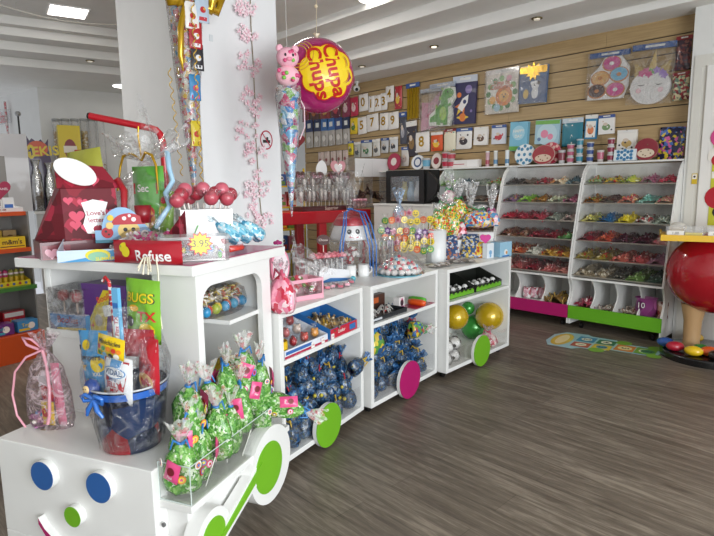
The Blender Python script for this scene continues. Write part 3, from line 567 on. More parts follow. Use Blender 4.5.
# party plates in big clear bags
def crown(w, h): return [('x', [(-w*.30, h*.05), (w*.12, h*.0), (w*.22, h*.62), (w*.02, h*.55), (-w*.05, h*.95), (-w*.2, h*.6), (-w*.42, h*.78)]), ('p', heart(w*.1, -w*.1, h*.3), 1)]
def scaled(poly, w, h): return [(x*w, y*h) for x, y in poly]
wall_item((420.5, 88, 446, 131), 'party_plate_bag', 'pink crown plates in a clear bag', [M_('#dd9fb4'), M_('#d8547e')], lambda w, h: [('x', [(-w*.45, h*.02), (w*.15, h*.10), (w*.45, h*.42), (w*.18, h*.52), (w*.3, h*.98), (-w*.1, h*.72), (-w*.42, h*.75)]), ('p', heart(w*.12, -w*.1, h*.38), 1)], kind='shape', t=.03, header=(.08, M_('#c4ccd8')), cat='party plates', film=True)
def dino(w, h):
    s = lambda pts: [(x*w, y*h) for x, y in pts]
    return [('x', s([(-.5, .04), (.34, -.02), (.42, .3), (.36, .5), (.52, .68), (.48, .96), (.12, 1.02), (-.02, .84), (-.06, .6), (-.3, .42), (-.52, .3)])),
            ('c', 0, h*.32, w*.27, 1, h*.25), ('p', s([(-.05, .3), (-.02, .8), (.22, .8), (.26, .4)]), 1), ('c', w*.24, h*.82, w*.23, 1, h*.13), ('p', s([(-.2, .35), (-.46, .24), (-.47, .12), (-.1, .12)]), 1), ('r', -w*.2, h*.03, -w*.04, h*.2, 1), ('r', w*.06, h*.02, w*.24, h*.2, 1), ('c', w*.06, h*.32, w*.14, 2, h*.18),
            ('p', s([(.2, .44), (.38, .52), (.36, .58), (.2, .52)]), 1), ('p', s([(.0, .92), (-.02, 1.0), (.1, .94)]), 2), ('p', s([(-.1, .66), (-.08, .78), (.0, .7)]), 2), ('p', s([(-.26, .46), (-.22, .58), (-.12, .5)]), 2), ('c', w*.24, h*.86, w*.035, 3), ('c', w*.36, h*.77, w*.05, 2, h*.015)]
wall_item((430, 83, 455, 126), 'party_plate_bag', 'green dinosaur plates in a clear bag', [M_('#eef2e6'), M_('#58a83c'), M_('#a8d05a'), BLACK], dino, kind='shape', t=.03, yoff=.05, header=(.10, M_('#b8c4d8')), cat='party plates', film=True)
def rocket(w, h):
    c, s = math.cos(-.6), math.sin(-.6); R2 = lambda pts, cx, cy: [(cx+(x*c-y*s)*w, cy+(x*s+y*c)*w) for x, y in pts]
    return [('c', w*.18, h*.82, w*.14, 1), ('c', -w*.2, h*.7, w*.09, 2), ('p', R2([(-.12, -.26), (.12, -.26), (.13, .1), (0, .33), (-.13, .1)], 0, h*.5), 3), ('p', R2([(-.12, -.26), (-.25, -.3), (-.12, -.08)], 0, h*.5), 2), ('p', R2([(.12, -.26), (.25, -.3), (.12, -.08)], 0, h*.5), 2), ('c', w*.04, h*.53, w*.07, 4), ('p', R2([(-.07, -.27), (.07, -.27), (0, -.48)], 0, h*.5), 5), ('c', -w*.02, h*.16, w*.14, 2), ('c', -w*.02, h*.16, w*.25, 5, w*.05), ('c', -w*.02, h*.175, w*.12, 2, w*.09), ('c', w*.33, h*.3, w*.05, 1)]
wall_item((452, 76, 476, 124), 'party_plate_bag', 'dark purple space plates with white rocket and planet', [M_('#33305a'), M_('#8a7ab0'), M_('#e0803c'), M_('#f0eeee'), M_('#2c3a6a'), M_('#e6c84a')], rocket, kind='box', t=.03, header=(.13, M_('#cfd6e2')), cat='party plates')
def zoo(w, h):
    A = [('c', 0, h*.52, w*.45, 1, h*.42)]
    r = random.Random(4)
    for i in range(12): a = i*PI/6; A.append(('c', w*.40*math.cos(a), h*.5+h*.37*math.sin(a), w*.075, 2+(i % 2)))
    A += [('c', w*.08, h*.42, w*.25, 4), ('c', w*.08, h*.42, w*.15, 5), ('c', w*.03, h*.46, w*.02, 6), ('c', w*.13, h*.46, w*.02, 6), ('c', w*.08, h*.40, w*.03, 6), ('c', -w*.26, h*.34, w*.1, 5), ('c', -w*.12, h*.14, w*.1, 7), ('c', w*.22, h*.85, w*.08, 8), ('t', 'Time to', w*.15, 0, h*.76, 9), ('t', 'Celebrate', w*.17, 0, h*.66, 9)]
    return A
wall_item((486, 69, 519, 113), 'party_plate_bag', 'round jungle animal plates with orange lion face', [M_('#e4dcd0'), M_('#f6f3ea'), M_('#4f8c4a'), M_('#86b46a'), M_('#e0863c'), M_('#eeb45a'), M_('#3a2a20'), M_('#a8cfe0'), M_('#e8a8b8'), M_('#d07a5a')], zoo, kind='box', t=.035, header=(.10, M_('#efe8e4')), cat='party plates', film=True)
wall_item((519, 66, 547, 103), 'party_plate_bag', 'blue square plates with a white puppy and gold ruff', [M_('#4c6f9e'), M_('#3b5c8c'), M_('#eef0f2'), M_('#222228'), GOLD, M_('#e0c060')], lambda w, h: [('r', -w*.48, 0.01*h, w*.48, h*.7, 1), ('c', w*.1, h*.48, w*.14, 2), ('c', -w*.02, h*.53, w*.06, 2), ('c', w*.22, h*.53, w*.06, 3), ('c', w*.1, h*.27, w*.12, 2, h*.16), ('c', w*.08, h*.47, w*.03, 3), ('c', w*.05, h*.51, w*.012, 3), ('c', w*.14, h*.51, w*.012, 3), ('c', -w*.22, h*.25, w*.1, 5, h*.13), ('r', -w*.48, h*.8, w*.48, h*.98, 4), ('p', star(w*.3, w*.16, 9, 0, h*.84), 4)], kind='box', t=.035, cat='party plates', film=True)
def donuts(w, h):
    O = [('x', [(-w*.48, 0), (w*.40, 0), (w*.5, h*.3), (w*.5, h*.72), (w*.3, h*.98), (-w*.1, h*.98), (-w*.25, h*.75), (-w*.42, h*.6)])]
    for cx, cy, m in ((.08, .82, 2), (-.18, .50, 4), (.28, .55, 3), (-.24, .2, 5), (.22, .2, 2)):
        O += [('c', cx*w, cy*h, w*.24, 1, h*.18), ('c', cx*w, cy*h+.004, w*.21, m, h*.155), ('c', cx*w, cy*h+.002, w*.06, 1 if m != 2 else 0, h*.045)]
    return O
wall_item((588, 52, 628, 99), 'party_plate_bag', 'donut shaped plates with pink, blue and brown icing', [M_('#f2f0ee'), M_('#cf8a50'), M_('#d85a9c'), M_('#7ec0e0'), M_('#e8b878'), M_('#4a2c26')], donuts, kind='shape', t=.035, header=(.10, M_('#2f5a9c')), cat='party plates', film=True)
def unicorn(w, h):
    A = [('x', [(w*.46*math.cos(a), h*.30+h*.32*math.sin(a)) for a in [2*PI*i/30 for i in range(30)]]),
         ('p', [(-w*.38, h*.5), (-w*.40, h*.76), (-w*.12, h*.62)], 3), ('p', [(w*.38, h*.5), (w*.42, h*.76), (w*.12, h*.62)], 3), ('p', [(-w*.09, h*.6), (w*.11, h*.6), (w*.06, h*.99)], 2)]
    for i, (cx, cy, m) in enumerate(((-.22, .56, 4), (-.12, .6, 4), (0, .58, 5), (.12, .6, 6), (.24, .55, 6), (.3, .5, 6), (-.05, .54, 4))): A.append(('p', star(w*.10, w*.06, 5, cx*w, cy*h, i), m))
    for s in (-1, 1):
        A.append(('p', [(s*w*.2+w*.08*math.cos(a), h*.36+h*.035*math.sin(a)) for a in [PI+PI*i/8 for i in range(9)]]+[(s*w*.2+w*.08*math.cos(a), h*.36+h*.018*math.sin(a)) for a in [2*PI-PI*i/8 for i in range(9)]], 7)); A.append(('c', s*w*.25, h*.24, w*.06, 8))
    return A
wall_item((629, 44, 673, 103), 'party_plate_bag', 'white unicorn face plates with golden horn and flowers', [M_('#f0eeec'), M_('#e8e6e6'), M_('#d9bd7a'), M_('#c2a86c'), M_('#d86a9a'), M_('#6aa85a'), M_('#a888cc'), M_('#55504c'), M_('#f2ccd2')], unicorn, kind='shape', t=.035, header=(.09, M_('#2f5a9c')), cat='party plates', film=True)
for px, l, cc in (((675, 36, 691, 70), 'upper maroon bag of confetti beads hanging by the door wall', ('#6a3038', '#4a3a48', '#8a5a52', '#3a2a34')), ((673, 72, 690, 100), 'lower maroon bag of rolled streamers hanging by the door wall', ('#a02c34', '#d8cfa8', '#6a8a7a', '#7a2028'))):
    wall_item(px, 'confetti_bag', l, [print_mat(cc, 45)], t=.05, header=(.1, M_('#8c2028')), cat='confetti')
wall_item((658, 127, 684, 160), 'balloon_packet', 'navy bag printed with yellow and pink party shapes', [print_mat(('#20244a', '#20244a', '#e0c832', '#d860a0', '#20244a', '#4a70b8'), 40), M_('#e8d03a')], t=.04, cat='confetti')
wall_item((510, 122, 528, 151), 'party_bag_packet', 'light blue party bag packet with green base', [M_('#7fc0da'), M_('#a8d8ea'), M_('#6ab04a'), M_('#e8a0b4'), M_('#f4f2ea')], lambda w, h: [('c', 0, h*.62, w*.35, 1, h*.25), ('r', -w*.48, h*.01, w*.48, h*.16, 2), ('c', w*.28, h*.12, w*.12, 3), ('t', 'HAPPY', w*.2, 0, h*.68, 4), ('t', 'DAY', w*.2, 0, h*.5, 4)], kind='box', t=.05)
wall_item((535, 120, 560, 144), 'party_plate_bag', 'pale blue packet with two pink cartoon faces', [M_('#a8cddc'), M_('#c4e0ea'), M_('#e890ac'), M_('#7ab85a'), M_('#6a8ab4')], lambda w, h: [('c', 0, h*.4, w*.4, 1), ('c', -w*.1, h*.42, w*.15, 2), ('c', w*.14, h*.3, w*.11, 2), ('r', -w*.48, h*.82, w*.48, h*.98, 3), ('c', -w*.3, h*.2, w*.07, 4)], kind='box', t=.03, cat='party plates')
wall_item((562, 118, 583, 146), 'tablecloth_packet', 'teal folded tablecloth packet with white tassel', [M_('#2f7f92'), M_('#8ac0cc'), M_('#ecebe6')], lambda w, h: [('r', -w*.03, h*.1, w*.03, h*.9, 2), ('p', [(0, h*.5), (-w*.2, h*.05), (w*.2, h*.05)], 2)], header=(.16, M_('#c8d4dc')), cat='tablecloth')
# shelf and things standing on the ledge
b = B(); b.b2((-6.1, 5.74, 1.695), (-4.50, YW-.002, 1.712)); o = b.make('wall_shelf', WHITE, None); tag(o, 'thin white shelf fixed to the slatted wall above the black screen', 'shelf')
LZ = 1.7155
def ledge(px0, px1, ytop, name, label, mats, art=(), kind='box', t=.03, Y=5.86, group='party ware on the stand ledge', cat='party ware', pitch=-.12):
    a = P(px0, 165, Y=Y); c = P(px1, 165, Y=Y); zt = P((px0+px1)/2, ytop, Y=Y).z; w = c.x-a.x; h = zt-LZ
    A = art(w, h) if callable(art) else art
    return pack(name, label, cat, ((a.x+c.x)/2, Y, LZ+.0008+t/2*math.sin(abs(pitch))), w, h, t, mats, A, kind, pitch=pitch, group=group)
def dots(w, h): return [('c', x*w, h*.5+y*h, w*.075, 2) for x, y in ((-.28, 0), (0, 0), (.28, 0), (-.14, .25), (.14, .25), (-.14, -.25), (.14, -.25), (0, .4), (0, -.4), (-.3, .3), (.3, -.3), (.3, .3), (-.3, -.3))]
def glitter(w, h): return [('c', 0, h*.32, w*.36, 2, h*.2)]+[('c', x*w, y*h, w*.03, 3) for x, y in ((-.2, .4), (.1, .45), (.2, .3), (-.1, .25), (0, .2), (.05, .7))]
PL = lambda *c: [M_(k) for k in c]
ledge(514, 534, 144, 'paper_plate', 'white paper plate with blue polka dots', PL('#d8e2e8', '#eaf0f2', '#3f88b0'), dots, 'plate', .012)
ledge(540, 560, 142, 'paper_plate', 'pink rimmed paper plate behind the red glitter plate', PL('#d88a9c', '#c03a50', '#e8b8b0', '#f4e4e0'), dots, 'plate', .012, 5.90)
ledge(531.5, 554, 145, 'paper_plate', 'red paper plate with cream glitter band beside the polka plate', PL('#d8b8ac', '#a02432', '#dcc4ae', '#8a5a3c'), glitter, 'plate', .012, 5.83)
ledge(633, 657, 138, 'paper_plate', 'large dark red paper plate beside the navy bag', PL('#b06a66', '#8c2434', '#dccbb4', '#7a5a44'), glitter, 'plate', .012)
ledge(387, 400, 153, 'paper_plate', 'dark red plate with white centre above the black screen', PL('#9a2c44', '#a83450', '#e4dcd4'), lambda w, h: [('c', 0, h*.5, w*.22, 2)], 'plate', .012, group='party ware on the wall shelf')
ledge(411, 424, 155, 'paper_plate', 'white paper plate with dark blue figure ring', PL('#b8c4d0', '#e8eaec', '#3c5480'), lambda w, h: [('c', 0, h*.5, w*.3, 2), ('c', 0, h*.5, w*.2, 1)], 'plate', .012, group='party ware on the wall shelf')
ledge(431, 441, 153, 'paper_plate', 'paper plate with dark red picture by the polka cups', PL('#c8b8b0', '#e0d4cc', '#8a3038'), lambda w, h: [('c', 0, h*.5, w*.28, 2)], 'plate', .012, group='party ware on the wall shelf')
ledge(614, 636, 150, 'napkin_pack', 'blue and white polka dot napkins on the ledge', PL('#e2ecf0', '#e2ecf0', '#3a80b0'), dots, 'box', .05)
ledge(452, 480, 160, 'napkin_pack', 'flat white wrapped napkin pack lying on the ledge', PL('#e8e4e0', '#f2f0ee', '#c05a66'), lambda w, h: [('r', w*.1, h*.1, w*.45, h*.9, 1), ('r', -w*.4, h*.4, 0, h*.5, 2)], 'box', .06, pitch=0)
def cups(px, ytop, label, c1, c2, n, name='paper_cup_stack', Y=5.87):
    a = P(px-3.6, 165, Y=Y); c = P(px+3.6, 165, Y=Y); r = (c.x-a.x)/2; h = P(px, ytop, Y=Y).z-LZ; t = thing(name, label, 'cups', ((a.x+c.x)/2, Y, LZ), group='cups on the stand ledge')
    hc = h/n
    for i in range(n):
        b = B(); b.lathe([(0, i*hc), (r*.72, i*hc), (r*.95, (i+1)*hc-.004), (r, (i+1)*hc-.003), (r*.9, (i+1)*hc-.002), (r*.7, i*hc+.01)], 16, m=0)
        b.lathe([(r*.80, i*hc+hc*.25), (r*.95, i*hc+hc*.8)], 16, m=1); b.make('paper_cup', [M_(c1), M_(c2)], t)
for a in ((561.5, 150, 'short cup stack with dark red picture beside the glitter plate', '#dcdcdc', '#8a4450', 1), (570, 144, 'tall stack of paper cups printed pink and blue', '#e8e6e2', '#b8607a', 3), (579, 139, 'tallest stack of paper cups printed teal and white', '#e4e8ea', '#3a8aa0', 3), (589.5, 142, 'stack of white cups with navy bands, near the crayons', '#e8e8e8', '#34508c', 3), (600, 150, 'single low paper cup with pink figure', '#e8e0dc', '#c06a80', 1), (610, 138, 'stack of white and dark red cups beside polka napkins', '#ecebe9', '#8c2a44', 3)): cups(*a)
for a in ((446, 152, 'red polka dot cup stack on the wall shelf', '#ecdcdc', '#b83048', 2), (451.5, 153, 'second red polka dot cup stack on the shelf', '#ecdcdc', '#c04a58', 2), (426.5, 158, 'small pale blue cup beside the blue figure plate', '#e0e4e6', '#6aa8c4', 1)): cups(*a, Y=5.85)
for px, l, c in ((487.5, 'slim clear tube with pink cups', '#c8a0a8'), (495.5, 'slim clear tube with pale glasses', '#d0d0cc'), (507, 'slim white tube with blue dots', '#dfe6ea')):
    a = P(px, 165, Y=5.86); b = B(); b.cyl((0, 0, 0), (0, 0, .17), .024, n=14); b.cyl((0, 0, .17), (0, 0, .185), .025, n=14, m=1); b.lathe([(.0245, .03), (.0245, .08)], 14, m=2)
    tag(b.make('cup_tube', [M_(c), WHITE, M_('#b04a5c' if 'pink' in l else '#5a8ab0')], None, (a.x, 5.86, LZ)), l+' standing on the ledge', 'cups', 'cups on the stand ledge')
# ================================================================== BAGS, LOLLIPOPS, BASKETS
FILM = clear_mat('thin_film', (1, 1, 1), .022, .45, .9, 9, .1); FILMW = clear_mat('creased_film', (1, 1, 1), .09, .6, 1.0, 16, .12)
FILMP = clear_mat('pink_film', (1, .8, .86), .13, .6, .9, 16, .15); FILMB = clear_mat('blue_film', (.55, .75, 1), .22, .6, .9, 16, .15)
def fan(b, r0, r1, h, m=0, n=26, seed=0, M=None, fold=.35, k=5):
    """flared ruffle of film above a tied neck"""
    r = random.Random(seed); ph = [r.uniform(0, 6) for _ in range(3)]
    def f(u, v):
        t = 2*PI*u; w = 1+fold*v*(math.sin(k*t+ph[0])*.6+math.sin((k*2+1)*t+ph[1])*.4); rr = r0+(r1-r0)*v**.8
        return (rr*w*math.cos(t), rr*.55*w*math.sin(t), h*v*(1+.18*math.sin(3*t+ph[2])+.08*math.sin(9*t+ph[0])))
    return b.grid(f, n*2, 5, m, M)
def crumple(r, k, seed, amp=.14):
    g_ = random.Random(seed); ph = [g_.uniform(0, 6) for _ in range(6)]
    return lambda rad, z, t: rad*(1+amp*(math.sin(k*t+ph[0]+z*18)*.5+math.sin((k+3)*t+ph[1]-z*33)*.35+math.sin(11*t+z*50+ph[2])*.2))
def twist_bag(name, label, cat, loc, w, h, body, film, tie, fh, seed=0, rz=0, tilt=0, group=None, extras=None, flat=.72, mats=None, dirz=None):
    """filled bag tied at the neck with a ruffled top. h: body height, fh: ruffle height"""
    t = thing(name, label, cat, loc, rz, group)
    if tilt or dirz is not None: t.rotation_euler = Euler((tilt, dirz or 0, rz))
    b = B(); prof = [(.02, .003), (w*.36, .0), (w*.46, h*.10), (w*.5, h*.3), (w*.47, h*.55), (w*.36, h*.78), (w*.18, h*.93), (w*.07, h)]
    b.lathe(prof, 30, fn=crumple(w, 4, seed), sy=flat); b.make('wrapper', body, t)
    b = B(); b.tube([(w*.085*math.cos(a), w*.085*flat*math.sin(a), h) for a in [2*PI*i/10 for i in range(10)]], .005, 6, closed=True)
    for s in (-1, 1): b.tube([(0, -w*.07, h), (s*w*.16, -w*.12, h+.02), (s*w*.24, -w*.13, h-.015)], [.004, .006, .003], 5)
    b.make('ribbon_tie', tie, t)
    b = B(); fan(b, w*.06, w*.30, fh, seed=seed, M=T(0, 0, h)); b.make('ruffled_top', film, t)
    if extras: extras(t, w, h)
    return t
GBAG = print_mat(('#4f8f32', '#5a9a38', '#478630', '#66a442', '#8cbc68', '#549438', '#a8cc88', '#3f7a2c', '#6fa84a', '#cfdcc0'), 80, .2, .6, 1, 1.2)
BBAG = print_mat(('#1b3656', '#20456c', '#162c48', '#1c3c5c', '#2b5780', '#12233a', '#19324c', '#44688a', '#5a5a3c'), 85, .2, .6, 2, .9)
RUF = print_mat(('#dfe2d8', '#eceae6', '#cfd4cd', '#d8707a', '#ececea', '#b4cca4', '#e0e2dc'), 75, .25, .4, 3, .6, alpha=.45)
RUFB = print_mat(('#4a7cb0', '#2f5f96', '#7ba3c8', '#3c6fa6', '#2a5080'), 50, .25, .4, 4, .4, alpha=.85)
TIEB = mat('#2f7cc0', .3, coat=.3)
STK = [M_('#e25a96'), M_('#c9281f'), M_('#f2e24a'), M_('#f4f4f0'), M_('#3a7ac8'), M_('#8a2a30'), M_('#e8883a')]
def stickers(seed):
    def f(t, w, h):
        r = random.Random(seed)
        for i in range(5):
            a = r.uniform(-2.8, -.2); z = h*r.uniform(.25, .7); rad = w*.52; M = T(rad*math.cos(a), rad*.76*math.sin(a), z) @ Matrix.Rotation(a+PI/2, 4, 'Z') @ FR; c = r.randrange(7)
            b = B(); b.prism(circ(w*.11, 16), 0, .002, 0, M); b.prism(circ(w*.075, 16), .002, .003, 1, M); b.prism(star(w*.06, w*.03), .003, .0035, 2, M)
            b.make('round_sticker', [STK[c], STK[(c+3) % 7], STK[(c+1) % 7]], t)
        b = B(); a = r.uniform(-2.2, -.9); M = T(w*.50*math.cos(a), w*.42*math.sin(a), h*.35) @ Matrix.Rotation(a+PI/2, 4, 'Z') @ Matrix.Rotation(r.uniform(-.5, .5), 4, 'Y')
        s = B(); zf = bulge(w*.42, h*.42, .02); s.grid(lambda u, v: ((u-.5)*w*.42, v*h*.42, zf((u-.5)*w*.42, v*h*.42)), 6, 6, 0, FR); s.grid(lambda u, v: ((u-.5)*w*.42, v*h*.42, -.002), 1, 1, 0, FR); put_art(s, [('c', 0, h*.25, w*.11, 1), ('t', 'Fini', w*.11, 0, h*.12, 2)], lambda x, y: zf(x, y)*1.05)
        b.add([M @ Vector(v) for v in s.v], s.f); b.mi = s.mi; b.sm = s.sm; b.make('pink_sachet', [M_('#dd4c84'), M_('#7a1f2c'), M_('#f4e8ec')], t)
    return f
# ---- green bags in the acrylic trough on the running board
_sg = Scaled(E2W(0, -.275, .30), .97); _sg.__enter__()
tr = thing('acrylic_trough', 'clear acrylic trough full of green sweet bags on the running board', 'acrylic box', E2W(0, -.275, .3005), CABR)
L_ = .72; q = .004
b = B(); b.b2((-.0, 0, 0), (.145, L_, q)); b.make('floor_panel', ACRYL, tr)
for nm, a, c in (('end_panel', (0, 0, q), (.145, q, .15)), ('end_panel', (0, L_-q, q), (.145, L_, .15)), ('front_panel', (.141, q, q), (.145, L_-q, .15)), ('divider', (.004, .22, q), (.141, .224, .12)), ('divider', (.004, .42, q), (.141, .424, .12)), ('divider', (.004, .60, q), (.141, .604, .12))):
    b = B(); b.b2(a, c); b.make(nm, ACRYL, tr)
b = B()
for a, c in (((.145, 0, .15), (.145, L_, .15)), ((0, 0, .15), (.145, 0, .15)), ((.145, 0, 0), (.145, 0, .15)), ((0, 0, 0), (.145, 0, 0)), ((0, 0, 0), (0, 0, .15))): b.cyl(a, c, .0022, n=6)
b.make('polished_edge', mat('#c8d4d0', .15), tr)
gb = [((.07, .06, .02), .15, .19, 'at the trough\'s near end', 0), ((.04, .13, .12), .14, .17, 'leaning on the blue bucket', .1), ((.075, .17, .02), .14, .20, 'second along the trough floor', .1), ((.00, .20, .21), .16, .19, 'pushed up against the white wall', -.1), ((.09, .275, .06), .13, .22, 'with striped ball ruffle by the divider', .0),
      ((.03, .34, .17), .14, .20, 'upper one behind the striped ruffle', .1), ((.085, .37, .04), .13, .20, 'standing with sticks in the trough middle', -.1), ((.02, .46, .22), .15, .20, 'in front of the yellow balloon', .15), ((.08, .47, .10), .13, .22, 'wedged after the third divider', 0), ((.08, .55, .17), .13, .18, 'upper one with dark red sticker', -.15),
      ((.03, .58, .27), .15, .17, 'topmost, below the yellow pot', .05), ((.09, .66, .16), .12, .22, 'at the far end beside the blue bags', -.1), ((.10, .62, .05), .13, .16, 'low at the far end of the trough', .1)]
for i, (p, w, h, l, ti) in enumerate(gb):
    twist_bag('green_sweet_bag', 'green film sweet bag with blue tie, '+l, 'sweet bag', E2W(p[0], p[1]-.275, p[2]+.30), w, h, GBAG, RUF, TIEB, .075, 10+i, CABR+.5+i*.7, 0, 'green sweet bags in the trough', stickers(i), dirz=ti)
# the bag hanging over the side
t = twist_bag('green_sweet_bag', 'green cone shaped bag lying over the trough corner towards the green disc', 'sweet bag', E2W(.10, .38, .475), .12, .20, GBAG, RUF, TIEB, .09, 40, 0, 0, 'green sweet bags in the trough', stickers(40))
t.rotation_euler = Euler((RAD(0), RAD(108), HE-RAD(62)))
b = B()
for i, (x, y) in enumerate(((.10, .05), (.12, .12), (.09, .31), (.12, .38), (.11, .52))):
    s = B(); s.tube([(x, y, .008), (x-.03*((-1)**i), y+.03, .10+.02*(i % 2))], .0022, 6)
    o = s.make('lollipop_stick', mat('#eeece6', .4), None, E2W(0, -.275, .301)); o.rotation_euler.z = CABR; tag(o, 'white paper lollipop stick poking down in the trough, '+['near end', 'by the first divider', 'under the striped ruffle', 'in the trough middle', 'towards the far end'][i], 'lollipop stick', 'lollipop sticks in the trough')
_sg.__exit__()
# ---- blue bags inside the wagons
nb = 0
def blue(w, x, y, z, s, rz, ti, l, hh=1.0):
    global nb; nb += 1
    return twist_bag('blue_sweet_bag', 'blue film sweet bag '+l, 'sweet bag', W2(w, x, y, z), .13*s, .13*s*hh, BBAG, RUFB, [mat('#b8283a', .4), mat('#c9a83a', .4), TIEB][nb % 3], .06*s, 60+nb, w[1]+rz, ti, 'blue sweet bags in the wagons', (lambda t, w_, h_: eyes(t, w_, h_)) if nb % 3 == 0 else None, dirz=ti*.7)
def eyes(t, w, h):
    b = B()
    for a in (-1.9, -1.25): b.sph((w*.47*math.cos(a), w*.36*math.sin(a), h*.5), w*.09, 0, 10, 6)
    b.make('yellow_print', M_('#c8b83a'), t)
rr_ = random.Random(11)
def fill(w, ys, depthx, rows, who):
    names = ['floor', 'second', 'third', 'top', 'peak']
    for zi, (z, n) in enumerate(rows):
        for i in range(n):
            y = ys[0]+(ys[1]-ys[0])*(i+.5)/n+rr_.uniform(-.015, .015)
            if zi == len(rows)-1 and rr_.random() < .0: continue
            blue(w, depthx-.03*zi+rr_.uniform(-.02, .01), y, z, rr_.uniform(.9, 1.1), rr_.uniform(-1, 1)-PI/2, rr_.uniform(-.3, .5), f'in {who}, {names[zi]} layer, {["first","second","third","fourth","fifth","sixth","seventh"][i]} of the row', 1.0)
            if zi < 3 and i % 2 == 0: blue(w, depthx-.15+rr_.uniform(-.02, .02), y+.03, z+.03, 1.0, rr_.uniform(-1, 1), .1, f'in {who}, {names[zi]} layer, behind the {["first","second","third","fourth","fifth","sixth","seventh"][i]}')
fill(w1, (.10, .81), -.075, ((.093, 6), (.19, 6), (.285, 6), (.37, 4)), 'first wagon')
fill(w2, (.07, .80), -.10, ((.093, 6), (.18, 6), (.27, 6), (.36, 5), (.43, 3)), 'middle wagon')
t = blue(w1, -.01, .70, .36, .9, 0, .3, 'poking out of the first wagon beside its post'); t.rotation_euler = Euler((RAD(15), RAD(68), w1[1]))
t = twist_bag('green_sweet_bag', 'green and yellow bag poking out towards the balloons', 'sweet bag', W2(w2, -.05, .56, .46), .13, .15, print_mat(('#4f8c3a', '#78b04a', '#d8b83a', '#2f5f96', '#a84838'), 40, .22, .6, 6, .5), RUF, mat('#3a9a4a', .4), .10, 77, 0, 0, 'blue sweet bags in the wagons')
t.rotation_euler = Euler((RAD(10), RAD(98), w2[1]))
t = twist_bag('green_sweet_bag', 'green and yellow bag at the near end of the middle wagon', 'sweet bag', W2(w2, -.05, .11, .40), .16, .15, print_mat(('#4f8c3a', '#d8c83a', '#2f5f96', '#c9b03a', '#26507e'), 30, .22, .6, 8, .5), RUFB, TIEB, .04, 78, w2[1], 0, 'blue sweet bags in the wagons')
# ---- balloons and football bags
def balloon(name, label, c, r, m, knot=True, rot=(0, 0, 0), ell=1.0, cat='balloon', group=None):
    t = thing(name, label, cat, c, group=group); t.rotation_euler = rot; b = B(); b.lathe([(max(.001, r*math.sin(PI*i/20)), -r*ell*math.cos(PI*i/20)) for i in range(21)], 32); b.make('skin', m, t)
    if knot: b = B(); b.lathe([(.004, -r*ell-.002), (.009, -r*ell-.012), (.003, -r*ell-.008)], 10); b.make('knot', m, t)
    return t
YB = mat('#c9a712', .22, .25, coat=.8); GBm = mat('#3a9a3c', .22, .25, coat=.8)
def onto(w, px, py, x): return P(px, py, pt=W2(w, x, 0, 0), h=math.atan2(U3B[1]-U3A[1], U3B[0]-U3A[0]))
for px, py, r, m, x, l in ((489.5, 316, .128, YB, -.16, 'large golden yellow balloon on the lowest deck of the third wagon'), (455.5, 317, .105, YB, -.13, 'smaller yellow balloon touching the front post of the third wagon'), (473.5, 327, .118, GBm, -.33, 'metallic green balloon with small print between yellow ones'), (468, 308, .062, GBm, -.35, 'small green balloon peeking behind the others')):
    q = onto(w3, px, py, x); q.z = max(q.z, .0925+r) if False else q.z; balloon('balloon', l, q, r, m, rot=(0.3, .2, 0), group='balloons in the third wagon')
for i, (x, y, z) in enumerate(((-.08, .10, .093), (-.09, .23, .093), (-.08, .12, .185), (-.10, .26, .185))):
    t = thing('football_bag', 'clear bag of white and black football sweets, '+['nearest on the deck', 'second on the deck', 'upper one by the post', 'upper one under the green balloon'][i], 'sweet bag', W2(w3, x, y, z), group='football sweet bags')
    b = B(); b.sph((0, 0, .048), (.055, .055, .047), 0, 16, 10)
    for k in range(7): a = k*.9; M = T(0, 0, .048) @ Euler((a*1.3, a, a*2)).to_matrix().to_4x4(); b.prism(circ(.016, 6), .050, .056, 1, M)
    b.make('football', [M_('#eceae6'), M_('#3a3630')], t); b = B(); b.lathe([(.005, 0), (.05, .004), (.062, .045), (.04, .09), (.012, .10), (.035, .125)], 18, fn=crumple(1, 4, i)); b.make('clear_bag', FILM, t)
q = W2(w3, -.09, .80, .093); t = twist_bag('pink_sweet_bag', 'pale pink clear bag behind the guard at the far end of the third wagon', 'sweet bag', q, .17, .12, print_mat(('#e0c8c4', '#d89aa4', '#ece4dc', '#c04a58'), 45), FILMP, mat('#d85a80', .4), .05, 5)
